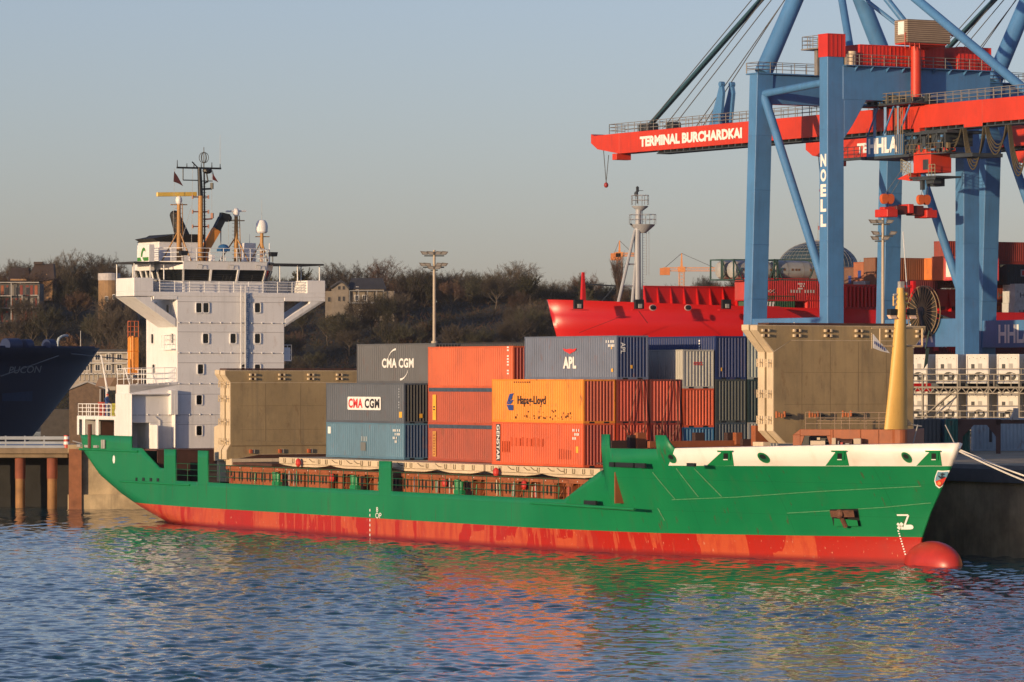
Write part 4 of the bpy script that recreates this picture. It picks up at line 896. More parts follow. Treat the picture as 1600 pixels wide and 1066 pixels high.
# middle bay
SB = -L4 - 1.578
for k, (z, lab) in enumerate(((0, 'brown red open top container with blue cover and faint yellow plate, lowest of its stack'), (STD, 'brown red open top container with blue cover and bright yellow plate, middle of its stack'))):
    c = onship(SB, 1, z, STD - .0, (.40, .075, .035) if k else (.33, .065, .035), lab, rust=.5, wear=.5)
    MB().box(-12.05, -.15, -.02, 2.45, STD - .27, STD - .012).build('tarpaulin', paint('slate_tarpaulin', (.05, .075, .11), .6, .3, 3), c)
    m_ = LYEL if k else paint('worn_yellow', (.52, .25, .06), .6, .3, 3)
    MB().box(-11.5, -11.0, -.014, -.006, .30, 2.1).build('yellow_plate', m_, c)
    mb = MB(); [mb.box(-11.4, -11.14, -.018, -.013, .42 + q * .19, .52 + q * .19) for q in range(8) if k == 0 or q in (3, 4)]; mb.build('plate_mark', LBLACK if k else paint('brown_letters', (.3, .1, .03), .6), c)
c = onship(SB, 1, 2 * STD, HCU, (.56, .11, .04), 'orange red container on the top tier between the dark slate and the blue grey ones', rust=.2, end=(.30, .03, .02))
mb = MB(); [mb.box(-.85, -.6, -.012, -.006, .95 + q * .2, 1.06 + q * .2) for q in (0, 1, 3, 4, 5, 6, 8, 9)]; mb.build('code_marks', WRITE, c)
c = onship(SB, 2, 0, STD, (.2, .04, .03), 'brown container hidden in the second row of the middle bay'); onship(SB, 2, STD, HCU, (.06, .06, .065), 'dark container in the second row of the middle bay'); onship(SB, 2, STD + HCU, HCU, (.02, .022, .025), 'black container whose roof edge shows above the orange red one on the top tier')
# bay nearest the bridge
SAA = -29.54
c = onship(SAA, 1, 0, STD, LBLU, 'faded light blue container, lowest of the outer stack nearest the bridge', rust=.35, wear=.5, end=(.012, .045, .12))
plate(c, -11.9, 1.75, .45, .5, WRITE); codes(c, -1.7, 2.0, 1.0, 5, rows=4); plate(c, -6.7, .55, .8, .62, paint('grey_patch', (.14, .15, .15), .7)); mb = MB(); [mb.box(-6.6 + k * .25, -6.48 + k * .25, -.012, -.006, 1.25, 1.6) for k in range(4)]; mb.build('faded_lettering', paint('pale_letters', (.35, .42, .45), .6), c)
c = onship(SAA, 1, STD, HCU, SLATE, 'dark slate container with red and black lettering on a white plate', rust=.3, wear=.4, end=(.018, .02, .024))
mb = MB(); mb.prism([(x, -.014, z) for x, z in ((-8.75, 1.0), (-8.65, .94), (-3.65, .94), (-3.55, 1.0), (-3.55, 1.83), (-3.65, 1.9), (-8.65, 1.9), (-8.75, 1.83))], (0, .008, 0)); mb.build('white_plate', WRITE, c)
side_text(c, 'CMA', -8.6, 1.07, 2.25, .70, LRED, .04, space=1.08).location = (0, -.012, 0); side_text(c, 'CGM', -6.05, 1.07, 2.3, .70, LBLACK, .04, space=1.06).location = (0, -.012, 0)
mb = MB(); [mb.box(-.85, -.71, -.012, -.006, 1.1 + q * .19, 1.2 + q * .19) for q in (0, 1, 2, 4, 5, 6, 7)]; mb.build('code_marks', paint('pale_code', (.35, .38, .42), .6), c); plate(c, -.75, .42, .42, .42, LYEL); MB().box(.0, .012, 1.25, 1.5, .4, .7).build('placard', LYEL, c)
onship(SAA, 2, 0, STD, (.02, .06, .14), 'dark blue container in the second row nearest the bridge, lowest tier'); onship(SAA, 2, STD, HCU, (.03, .033, .04), 'near black container in the second row nearest the bridge')
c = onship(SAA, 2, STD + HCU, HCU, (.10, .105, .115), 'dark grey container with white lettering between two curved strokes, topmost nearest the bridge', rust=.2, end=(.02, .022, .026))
side_text(c, 'CMA CGM', -8.2, 1.12, 4.9, .70, WRITE, .04, space=1.08)
mb = MB()
for q, (cx, cz, a0, a1) in enumerate(((-5.9, 1.45, 95, 160), (-5.5, 1.3, 275, 340))):
    n = 8; o_ = []; i_ = []
    for k in range(n + 1):
        a = R(a0 + (a1 - a0) * k / n); wv = .12 * (1 - k / n) + .02; o_.append((cx + 1.45 * math.cos(a), -.012, cz + (1.05 + wv * .5) * math.sin(a))); i_.append((cx + 1.4 * math.cos(a), -.012, cz + (1.05 - wv * .6) * math.sin(a)))
    mb.add(o_ + i_, [(k, k + 1, n + 2 + k, n + 1 + k) for k in range(n)])
mb.build('emblem', WRITE, c)
# lashing rods on the bow ends
mb = MB(); 
for row in (1, 2):
    t = row * PITCH; z = DECK
    for a, b in (((t + .1, z - .3), (t + 1.6, z + 2 * HCU)), ((t + 2.3, z - .3), (t + 1.9, z + 2 * HCU)), ((t + .3, z - .3), (t + 2.2, z + HCU)), ((t + 2.2, z - .3), (t + .3, z + HCU))): mb.tube((.25, a[0], a[1]), (.08, b[0], b[1]), .025, .025, 5)
mb.pieces('lashing_rod', paint('rusty_rod', (.12, .05, .03), .7), SHIP)
# ================================================================== quay gantry cranes
CBX, CBY, CRZ = 34.4, 470.0, math.atan2(.4966, .868)
EX, EY = .868, .4966
def cr2w(e, d, z): return Vector((CBX + e * EX - d * EY, CBY + e * EY + d * EX, z))
def at_e(px, py, e):
    u = (px - 800) / FPX; d = (u * (CBY + e * EY) - CBX - e * EX) / (-EY - u * EX); Y = CBY + e * EY + d * EX
    return d, CAMH - (py - YH) * Y / FPX
def at_d(px, py, d):
    u = (px - 800) / FPX; e = (u * (CBY + d * EX) - CBX + d * EY) / (EX - u * EY); Y = CBY + e * EY + d * EX
    return e, CAMH - (py - YH) * Y / FPX
CBLUE = paint('crane_blue', (.070, .205, .42), .45, .12, .25, streak=.4, dirt=.25, rust=.12)
CRED = paint('crane_red', (.57, .042, .018), .5, .12, .3, streak=.35, dirt=.2)
CRED2 = paint('red_machine_house', (.55, .03, .02), .5, .1, .4)
CDARK = paint('dark_crane_gear', (.035, .045, .055), .6, .3, .8)
CRAIL = paint('crane_railing', (.20, .19, .18), .6, .2, 1)
CABLE = paint('steel_cable', (.10, .11, .12), .5, .2, 1)
def make_crane():
    C = empty('gantry_crane', cr2w(0, 0, 0), CRZ); GZ = 5.7
    def leg(e0, d0, e1, d1, z1, name='leg'):
        mb = MB(); a, b = (e0, d0, GZ + 1.2), (e1, d1, z1); k = []
        for (x, y, z), (wx, wy) in ((a, (2.1, 1.6)), (b, (2.1, 1.6))): k += [(x - wx / 2, y - wy / 2, z), (x + wx / 2, y - wy / 2, z), (x + wx / 2, y + wy / 2, z), (x - wx / 2, y + wy / 2, z)]
        mb.add(k, [(3, 2, 1, 0), (4, 5, 6, 7), (0, 1, 5, 4), (1, 2, 6, 5), (2, 3, 7, 6), (3, 0, 4, 7)])
        for z in (12, 20, 26, 32, 38): f = (z - GZ) / (z1 - GZ); x, y = e0 + (e1 - e0) * f, d0 + (d1 - d0) * f; mb.box(x - 1.07, x + 1.07, y - .82, y + .82, z - .04, z + .04)
        bo = MB(); bo.box(e0 - 1.2, e0 + 1.2, d0 - 3.5, d0 + 3.5, GZ + .3, GZ + 1.3)
        for q in (-2.6, -.9, .9, 2.6): bo.tube((e0 - .3, d0 + q, GZ + .4), (e0 + .3, d0 + q, GZ + .4), .4, .4, 12)
        o = mb.build(name, CBLUE, C, bevel=.04); bo.build('bogie', CDARK, o); return o
    lb = leg(0, 0, 0, 0, 45.8); leg(0, 15.6, 0, 13.8, 44.9); leg(17.8, 15.6, 17.7, 14, 44.9); leg(17.9, 0, 17.9, 0, 44.7)
    mb = MB(); put = ['N', 'O', 'E', 'L', 'L']
    for i, ch in enumerate(put): put_text(mb, ch, (-1.07, .55, 34.0 - i * 1.62), (0, -1, 0), UZ, 1.1, 1.35, 0, bold=.05)
    mb.build('lettering', WRITE, lb)
    mb = MB(); mb.box(.9, 20.4, -.85, .85, 41.25, 44.85); mb.prism([(1.05, -.8, 41.3), (4.0, -.8, 41.3), (2.2, -.8, 38.5), (1.05, -.8, 37.0)], (0, 1.6, 0)); mb.prism([(17.0, -.8, 41.3), (14.6, -.8, 41.3), (16.2, -.8, 38.5), (17.0, -.8, 37.5)], (0, 1.6, 0)); mb.box(.9, 20.5, -1.5, 1.5, 44.85, 44.95)
    for k in range(9): e = 2.4 + k * 2.05; mb.prism([(e, -1.5, 44.85), (e, -.85, 44.85), (e, -.85, 44.3)], (.12, 0, 0))
    cbm = mb.build('portal_beam', CBLUE, C, bevel=.04)
    mb = MB(); mb.box(1.0, 16.7, 13.2, 14.6, 41.5, 44.7); mb.box(-1.2, 19, 12.8, 15.2, 44.75, 44.9); mb.build('portal_beam', CBLUE, C, bevel=.04)
    for e in (0, 17.8):
        mb = MB(); mb.box(e - .9, e + .9, .8, 15, 14.7, 17.8); sb = mb.build('sill_beam', CBLUE, C, bevel=.04)
        t = MB(); put_text(t, 'HHLA', (e - .93, 11.2, 15.2), (0, -1, 0), UZ, 6.2, 2.1, 0, bold=.03); t.build('lettering', WRITE, sb)
        mb = MB(); mb.tube((e, 14.0, 43.6), (e, .4, 19.5), .48, .48, 14); mb.tube((e, 13.4, 42.6), (e, .6, 43.2), .42, .42, 12); mb.pieces('diagonal_brace', CBLUE, C, smooth=True)
    # A-frame, forestays, backstays
    AP = Vector((8.9, 13.6, 61.5)); mb = MB()
    for e in (0.2, 17.5): mb.tube((e, 13.8, 44.9), AP + Vector((-.4 if e < 5 else .4, 0, 0)), 1.0, .85, 16)
    mb.tube(AP - Vector((1.6, 0, 0)), AP + Vector((1.6, 0, 0)), .8, .8, 12); mb.build('pylon', CBLUE, C, smooth=True)
    mb = MB()
    for e in (8.75, 9.05): mb.tube((e, 52.4, 41.0), AP + Vector((e - 8.9, 0, .5)), .22, .22, 10)
    mb.pieces('forestay', paint('dark_blue_stay', (.03, .085, .12), .5, .1, .4), C, smooth=True)
    mb = MB(); mb.tube(AP, (8.9, -24, 40.6), .5, .5, 12); mb.tube(AP, (3.2, .6, 45), .42, .42, 12); mb.tube(AP, (15.0, .6, 45), .36, .36, 12); mb.tube(AP - Vector((0, 0, 5)), (16.5, .3, 45), .25, .25, 10); mb.pieces('backstay', CBLUE, C, smooth=True)
    mb = MB()
    for e, d, dz in ((7.4, 50.5, .6), (8.2, 47.5, .5), (9.2, 47.2, .4), (10.2, 43.5, .4), (9.6, 41, .3)): mb.tube((e, d, 40.8), AP + Vector((e - 8.9, .3, dz)), .06, .06, 5)
    mb.pieces('hoist_rope', CABLE, C)
    # boom
    mb = MB(); e0, e1 = 8.0, 10.0; zb, zt = 38.15, 40.6
    mb.box(e0, e1, -34, 57.4, zb, zt); mb.prism([(e0, 57.4, zb), (e0, 57.4, zt), (e0, 63.2, zt - .05), (e0, 64, zt + .2), (e0, 64, zt - .9), (e0, 62.5, zb + .75)], (e1 - e0, 0, 0))
    for d in (57.9, -5): mb.box(e0 - .05, e1, d, d + 1.0, zb - .7, zb + .05)
    mb.box(e0 - .05, e0, -16.5, -13.2, zb - .35, zt)
    bo = mb.build('boom', CRED, C, bevel=.03)
    mb = MB(); mb.box(e0 + .1, e1 - .1, -33, 49, zb - .42, zb - .3); 
    for k in range(58): d = 48.5 - k * 1.4; mb.box(e0 + .1, e1 - .1, d, d + .25, zb - .3, zb)
    mb.build('trolley_rail', CDARK, bo)
    mb = MB(); put_text(mb, 'TERMINAL BURCHARDKAI', (e0 - .02, 52.6, 38.72), (0, -1, 0), UZ, 22.4, 1.25, 0, bold=.055); mb.build('lettering', WRITE, bo)
    mb = MB(); mb.rail([(e0 - .1, 59.5, zt), (e0 - .1, -33, zt)], 1.15, 3, 1.45, .045); mb.rail([(e1 + .1, 59.5, zt), (e1 + .1, -33, zt)], 1.15, 2, 2.9, .04); mb.rail([(e0 - .1, 59.5, zt), (e1 + .1, 59.5, zt)], 1.15, 3, 1, .045); mb.build('boom_railing', CRAIL, bo)
    mb = MB(); mb.box(8.2, 9.8, 51.2, 53.4, zt, zt + .9); mb.box(8.3, 9.7, 46, 47.4, zt, zt + .8)
    mb.pieces('sheave_block', CDARK, bo, bevel=.1)
    mb = MB()
    for e in (8.2, 9.6): mb.prism([(e, 37.6, zt), (e, 35.2, zt), (e, 34.6, zt + 3.6), (e, 34.9, zt + 4.6), (e, 35.3, zt + 4.6), (e, 36.2, zt + 2.6)], (.35, 0, 0))
    for e in (8.2, 9.6): mb.tube((e - .1, 35.1, zt + 4.6), (e + .45, 35.1, zt + 4.6), .32, .32, 10)
    mb.pieces('rope_support', CBLUE, bo)
    mb = MB(); mb.tube((8.6, 62, zb + .6), (8.6, 61.4, zb - 3.3), .05, .05, 5); mb.tube((8.6, 60.8, zb), (8.6, 61.4, zb - 3.3), .05, .05, 5); mb.ball((8.6, 61.4, zb - 3.6), .28, .28, .34, 10, 1); mb.build('hanging_weight', [CABLE, paint('weight_red', (.3, .03, .03), .5)], C, smooth=True)
    # platforms and houses on top
    mb = MB(); mb.rail([(-1.1, 15.2, 44.9), (-1.1, 12.8, 44.9), (16.5, 12.8, 44.9)], 1.15, 3, 1.6, .045); mb.rail([(-1.1, 15.1, 44.9), (16.5, 15.1, 44.9)], 1.15, 2, 2, .04)
    mb.rail([(1, -1.45, 44.95), (20.4, -1.45, 44.95)], 1.15, 3, 1.6, .045); mb.rail([(1, 1.45, 44.95), (20.4, 1.45, 44.95)], 1.15, 2, 2, .04); mb.rail([(-1.0, 1.1, 46.9), (-1.0, 4.2, 46.9), (1.0, 4.2, 46.9)], 1.3, 3, .9, .045); mb.box(-1.1, 1.1, 1.0, 4.3, 46.75, 46.9); mb.box(-.3, .3, 2.3, 2.9, 44.0, 46.75)
    mb.build('platform_railing', CRAIL, C)
    def house(e0_, e1_, d0_, d1_, z0_, z1_, m, name):
        mb = MB(); mb.box(e0_, e1_, d0_, d1_, z0_, z1_)
        n = int((e1_ - e0_) / .5)
        for k in range(n + 1): x = e0_ + (e1_ - e0_) * k / n; mb.box(x - .05, x + .05, d0_ - .04, d0_, z0_ + .02, z1_ - .03)
        mb.box(e0_ - .05, e1_ + .05, d0_ - .06, d1_ + .05, z1_, z1_ + .08); return mb.build(name, m, C)
    house(-1.05, 1.15, -.85, 1.0, 45.8, 48.2, CRED2, 'machine_house'); house(3.3, 14.3, -.6, 2.6, 44.97, 47.2, CRED2, 'machine_house'); house(16.2, 20.4, -.9, 2.0, 44.97, 47.4, CRED2, 'machine_house')
    mb = MB(); mb.box(7.2, 7.3, -.68, -.6, 46.2, 47.0, 0); mb.box(9.2, 10.8, -.68, -.62, 45.9, 46.9, 0); mb.lathe([(0, 1.5), (.5, 1.5), (.5, 0)], (2.2, -.6, 44.97), 14, 1); mb.box(1.2, 1.75, -.8, 0, 44.97, 46.1, 1); mb.pieces('drum', [CRED, paint('cream_drum', (.55, .45, .33), .6)], C)
    mb = MB(); mb.tube((9.7, -1.9, 38.8), (9.7, -1.9, 47.4), .56, .56, 16); mb.beam((9.0, -1.9, 47.3), (13.5, -1.9, 47.3), .3, .3); mb.beam((13.2, -1.9, 49), (15.2, -1.9, 48.6), .5, .4); mb.box(7.6, 13.0, -3.0, -1.0, 47.35, 47.5); mb.rail([(7.5, -3, 46.9), (9.4, -3, 46.9)], 1.6, 4, .6, .05); mb.build('service_column', CRED, C, smooth=True)
    mb = MB(); mb.box(7.7, 13.3, -3.2, -.8, 47.5, 50.0, 0)
    for k in range(11): z = 47.6 + k * .22; mb.box(7.66, 13.34, -3.24, -.76, z, z + .1, 1)
    mb.box(7.62, 7.7, -2.6, -1.5, 48.4, 49.8, 2); mb.build('slatted_cabin', [paint('brown_slats', (.16, .11, .08), .7), paint('beige_slats', (.34, .27, .2), .7), WRITE], C)
    # trolley with operator's cab
    mb = MB(); mb.box(6.3, 11.7, -4.2, 2.6, 35.3, 37.5, 0); mb.box(6.2, 11.8, -5.5, 3.4, 35.0, 35.3, 1); mb.box(7.6, 10.6, -7.2, -4.2, 36.2, 37.7, 1); mb.box(6.6, 11.4, -12, -4.2, 37.3, 37.6, 1); mb.box(6.7, 7.5, -6.6, -4.6, 35.5, 36.9, 1); mb.box(7, 11, -10.6, -8.6, 36.0, 37.3, 1); [mb.beam((6.6, -4.2 - q * 1.5, 35.3), (6.6, -5.7 - q * 1.5, 37.4), .12, .12, (1, 0, 0), 1) for q in range(5)]; [mb.beam((6.6, -4.2 - q * 1.5, 37.4), (6.6, -4.2 - q * 1.5, 35.3), .12, .12, (1, 0, 0), 1) for q in range(6)]; mb.box(6.5, 11.5, -12, -4.2, 35.1, 35.25, 1)
    for e in (6.6, 11.2):
        for d in (1.4, -.6, -3.0): mb.beam((e, d, 37.5), (e, d, 40.6), .3, .3)
    mb.box(6.0, 12, -6.5, 3.5, 40.7, 40.9, 1)
    for d in (2.5, -.5, -3.5): mb.beam((6.4, d, 37.6), (6.4, d - 2, 40.6), .16, .16)
    for k in range(5): mb.tube((6.2, -3 - k * .35, 35.4), (6.2, -3 - k * .35, 40.4), .05, .05, 5, 2)
    mb.box(7, 11, -16, -12, 34.6, 35.0, 1); mb.rail([(6.1, 3.4, 40.9), (6.1, -6.4, 40.9)], 1.1, 3, 1.2, .05, 2); mb.rail([(6.0, 3.3, 35.3), (6.0, 8.2, 35.3)], 1.2, 3, 1.2, .05, 1); mb.beam((6.2, 8.4, 35.2), (6.2, 2.5, 35.2), .4, .3, (0, 0, 1), 1)
    rnd = random.Random(9)
    for k in range(26): e, d, z = rnd.uniform(6, 9), rnd.uniform(-7, 3), rnd.uniform(40.9, 41.9); mb.box(e, e + .5, d, d + rnd.uniform(.3, .9), 40.9, z, 1)
    for k in range(30): e, d, z = rnd.uniform(6.3, 7.6), rnd.uniform(-11.5, -4.4), rnd.uniform(35.3, 37.0); mb.box(e, e + rnd.uniform(.2, .7), d, d + rnd.uniform(.2, .9), z, z + rnd.uniform(.15, .6), rnd.choice((0, 1, 1, 1, 2)))
    for k in range(10): d = -4.6 - k * .75; mb.tube((6.5, d, 35.2), (6.5, d, 36.3), .035, .035, 4, 2)
    for z in (35.75, 36.3): mb.tube((6.5, -4.6, z), (6.5, -11.4, z), .035, .035, 4, 2)
    for k in range(8): d = 2.4 - k * .9; mb.tube((6.25, d, 37.5), (6.25, d, 38.4), .04, .04, 4, 1)
    tr = mb.build('trolley', [CBLUE, CDARK, paint('grimy_ladder', (.22, .17, .1), .6)], C, bevel=.03)
    t = MB(); put_text(t, 'HHLA', (6.27, 2.2, 35.6), (0, -1, 0), UZ, 5.6, 1.7, 0, bold=.045); t.build('lettering', WRITE, tr)
    mb = MB(); mb.box(6.5, 9.2, -9.2, -6.0, 33.2, 35.4, 0); mb.box(6.7, 8.6, -8.0, -6.2, 35.4, 36.2, 0); mb.box(6.2, 9.6, -10.5, -5.6, 32.6, 32.8, 1); mb.box(6.45, 6.5, -8.8, -7.8, 33.5, 34.6, 1); mb.prism([(6.3, -3.2, 32.7), (6.3, -5.6, 33.3), (6.3, -5.6, 32.4)], (1.5, 0, 0), 0); mb.rail([(6.2, -10.4, 32.8), (6.2, -9.2, 32.8)], 1.2, 3, .6, .05, 2); mb.rail([(6.15, -6, 32.8), (6.15, -4.2, 33.4)], 1.4, 4, .4, .05, 2)
    mb.box(6.6, 7.6, -9.6, -8.2, 32.0, 32.6, 1); mb.box(7.8, 9.2, -8.0, -6.6, 31.8, 32.6, 1); mb.beam((6.3, -6.2, 32.5), (6.3, -10.3, 32.5), .15, .25, (0, 0, 1), 1); mb.box(6.5, 6.9, -7.6, -7.2, 31.4, 32.6, 1)
    mb.build('operator_cab', [CRED, CDARK, paint('olive_rail', (.25, .22, .14), .6)], tr, bevel=.04)
    mb = MB()
    for k in range(5):
        d0 = -9 - k * 4.0; n = 12; dep = (2.2, 4.4, 3.0, 5.4, 4.2)[k]
        for q in range(4):
            pts = [(8.0 + q * .12, d0 - 3.6 * i / n, 37.7 - (dep - q * .35) * math.sin(math.pi * i / n) ** .75) for i in range(n + 1)]; mb.path(pts, .085, 5)
    mb.pieces('festoon_cable', paint('olive_cable', (.06, .05, .03), .8), C)
    # spreader on its ropes
    mb = MB(); zc = 29.0; ec = 8.9; dc = -1.2
    mb.box(ec - 3.2, ec + 3.2, dc - .45, dc + .45, zc + .1, zc + .75, 0); mb.box(ec - 3.3, ec - 1.9, dc - 1.2, dc + 1.2, zc - .35, zc + .5, 0); mb.box(ec + 1.9, ec + 3.3, dc - 1.2, dc + 1.2, zc - .35, zc + .5, 0); mb.box(ec - 1.8, ec - .4, dc - .8, dc + .8, zc - .05, zc + .9, 1); mb.box(ec + .5, ec + 1.8, dc - .8, dc + .8, zc - .1, zc + .95, 1); mb.box(ec - .35, ec + .35, dc - 1, dc + 1, zc + .1, zc + 1.1, 0)
    sp = mb.build('spreader', [CRED2, paint('dark_red_spreader', (.10, .02, .02), .6)], C, bevel=.06)
    mb = MB()
    for e in (ec - 2.4, ec + 2.4):
        for q in (-.42, .42):
            n = 18; prof = [(.48 * math.sin(a), .55 * (-math.cos(a)) if a > 0 else -.55) for a in [2 * math.pi * i / n for i in range(n)]]
            pts = [(e + q * .9 + x * .9, dc - .1, zc + 1.75 + z * (1.0 if z > 0 else 1.5) * .8) for x, z in prof]; mb.prism(pts, (0, .5, 0))
    mb.pieces('sheave', paint('orange_sheave', (.60, .12, .03), .5), sp)
    mb = MB()
    for e in (ec - 2.8, ec - 2.0, ec + 2.0, ec + 2.8): mb.tube((e, dc, zc + 2.1), (e * .5 + 4.45, dc - 3, 35.2), .03, .03, 5)
    mb.pieces('hoist_rope', CABLE, sp)
    # cable reel beside the leg
    mb = MB(); rc = Vector((16.2, 6.2, 18.6)); rr_ = 2.85
    for k in range(30):
        a = 2 * math.pi * k / 30; v = Vector((0, math.cos(a), math.sin(a))); mb.beam(rc + v * .3, rc + v * rr_, .05, .09, (1, 0, 0), 0); mb.beam(rc + Vector((.45, 0, 0)) + v * .3, rc + Vector((.45, 0, 0)) + v * rr_, .05, .09, (1, 0, 0), 1)
        w_ = Vector((0, math.cos(a + .21), math.sin(a + .21)))
        for x in (0, .45): mb.tube(rc + Vector((x, 0, 0)) + v * rr_, rc + Vector((x, 0, 0)) + w_ * rr_, .05, .05, 5, 0)
    n = 40; c0 = [rc + Vector((.12, 2.7 * math.cos(2 * math.pi * i / n), 2.7 * math.sin(2 * math.pi * i / n))) for i in range(n)]; mb.add(c0, [tuple(range(n))], 1)
    mb.tube(rc + Vector((-.2, 0, 0)), rc + Vector((1.6, 0, 0)), .55, .55, 14, 2); mb.beam(rc + Vector((-.3, 0, 0)), rc + Vector((-.3, -1, -2.6)), .3, .3, (1, 0, 0), 2); mb.beam(rc + Vector((.6, 0, 0)), (17.6, 2.5, 17.6), .4, .4, (0, 0, 1), 2)
    mb.build('cable_reel', [paint('reel_spokes', (.30, .21, .12), .6), paint('reel_dark', (.03, .028, .022), .8), CDARK], C)
    return C
CR1 = make_crane()
tag(CR1, 'nearest blue and red gantry crane, whose boom reaches furthest left over the red ship', 'crane', 'gantry cranes on the quay')
for off, lab in ((31.2, 'second gantry crane, its boom tip showing between the legs of the nearest crane'), (62.2, 'farthest gantry crane, mostly outside the right edge of the photo')):
    c = copy_tree(CR1); c.location = cr2w(off, 0, 0); c['label'] = lab
# ================================================================== quay, jetty, other ships
GQ = 5.55
def w2d(v): return (v.x, v.y)
Q = [ship2w(90, 18.3, 0), ship2w(-94.8, 18.3, 0), Vector((-38.2, 377.6, 0)), Vector((-40, 440, 0)), cr2w(-42, 17.8, 0), cr2w(160, 17.8, 0), Vector((320, 420, 0)), Vector((220, 200, 0))]
mb = MB(); mb.prism([(p.x, p.y, GQ) for p in Q], (0, 0, -9)); mb.build('quay', CONCRETE, kind='structure')
# coping and low-water ledge on the lit end of the quay wall, fender timber, dark cap along the berth
mb = MB(); a, b = Vector((-38.4, 377.5, 0)), ship2w(-94.9, 18.2, 0); dv = (b - a).normalized(); nv = Vector((dv.y, -dv.x, 0))
def strip(p, q, out, z0, z1, mi=0): mb.prism([p + Vector((0, 0, z0)), q + Vector((0, 0, z0)), q + Vector((0, 0, z1)), p + Vector((0, 0, z1))], out, mi)
strip(a, b, nv * .25, 4.9, GQ + .03); strip(a, b, nv * .3, -2, 1.25)
strip(a + dv * .1, a + dv * 1.2, nv * .5, -2, 5.2, 1)
mb.build('quay_coping', [CONCRETE, paint('rusty_sheet_pile', (.26, .10, .045), .8, .3, 1, streak=.5, dirt=.5)], kind='structure')
mb = MB(); p, q = ship2w(90, 18.28, 0), ship2w(-60, 18.28, 0); nv2 = Vector((-SA, -CA, 0))
strip(p, q, nv2 * .3, 4.75, GQ + .03); strip(p, q, nv2 * .1, GQ + .03, GQ + .3, 1); mb.build('berth_coping', [paint('dark_coping', (.10, .11, .12), .8, .2), paint('grey_kerb', (.20, .21, .22), .8, .2)], kind='structure')
# piled jetty on the left
JY = 378.1
JT = empty('jetty', (-60, JY, 0), 0, label='piled concrete jetty with steel crash barrier in front of the blue bow', cat='jetty')
def J(px, py, Y=JY): v = at_y(px, py, Y); return Vector((v.x + 60, v.y - JY, v.z))
def jbox(mb, px0, px1, y0, y1, d0, d1, mi=0): a, b = J(px0, y1), J(px1, y0); mb.box(a.x, b.x, d0, d1, a.z, b.z, mi)
mb = MB(); jbox(mb, -300, 109, 700, 709, -.4, 8); jbox(mb, -300, 106, 709, 715.5, 0, 8); mb.build('deck', paint('jetty_concrete', (.22, .16, .10), .9, .25, .6, streak=.4, dirt=.4), JT, bevel=.05)
mb = MB(); jbox(mb, -300, 103, 682, 687, -.25, -.1); jbox(mb, -300, 103, 690, 694, -.25, -.1); jbox(mb, -300, 103, 696, 700, -.3, 8)
for px in (-35, 8, 38, 68, 100): jbox(mb, px, px + 2, 681, 700, -.15, .1)
mb.build('crash_barrier', paint('grey_barrier', (.30, .33, .37), .5, .15), JT)
PILE = paint('rusty_pile', (.30, .15, .055), .75, .3, .7, streak=.6, dirt=.4)
for px in (-110, -68, -20, 30, 80):
    a = J(px, 795); mb = MB(); mb.tube((a.x, .8, -3), (a.x, .8, 2.6), .42, .42, 16, 0); mb.tube((a.x, .8, 2.6), (a.x, .8, J(0, 714).z), .46, .46, 16, 1)
    mb.build('pile', [PILE, paint('red_brown_pile_sleeve', (.22, .06, .03), .8, .3, .7, streak=.5)], JT, smooth=True)
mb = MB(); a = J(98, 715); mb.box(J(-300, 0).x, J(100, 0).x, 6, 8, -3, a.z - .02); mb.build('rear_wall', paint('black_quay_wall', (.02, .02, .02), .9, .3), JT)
mb = MB(); p = J(104, 700); mb.lathe([(0, 1.1), (.22, 1.1), (.26, 0)], (p.x, -.1, p.z), 12, 0); mb.lathe([(.235, 1.0), (.25, .75)], (p.x, -.1, p.z), 12, 1); mb.lathe([(.26, .55), (.27, .3)], (p.x, -.1, p.z), 12, 1); mb.build('marker_post', [paint('red_marker', (.5, .05, .03), .5), WRITE], JT)
MQ = ship2w(-78.5, 15, 6.2)
mb = MB(); mb.path([Vector((-37.8, 376, 5.9)), Vector((-35.8, 370, 5.6)), ship2w(-78.8, 4, 5.7)], .05); tag(mb.build('mooring_line', paint('grey_rope', (.30, .30, .30), .8)), 'grey stern mooring line running to the jetty end', 'rope')
def sag(a, b, s, n=14): return [a.lerp(b, i / n) - Vector((0, 0, s * math.sin(math.pi * i / n))) for i in range(n + 1)]
for k, (y1, lab) in enumerate(((715.5, 'upper white mooring line stretching right from the bow of the green ship'), (722.5, 'lower white mooring line stretching right from the bow of the green ship'))):
    a = ship2w(30.9, TC + .3, 7.1 - .1 * k); b = at_y(1606, y1, 258 - 6 * k); e_ = a + (b - a) * 4
    mb = MB(); mb.path(sag(a, e_, 1.6, 40), .055, 6); tag(mb.build('mooring_line', paint('white_rope', (.72, .68, .60), .8)), lab, 'rope')
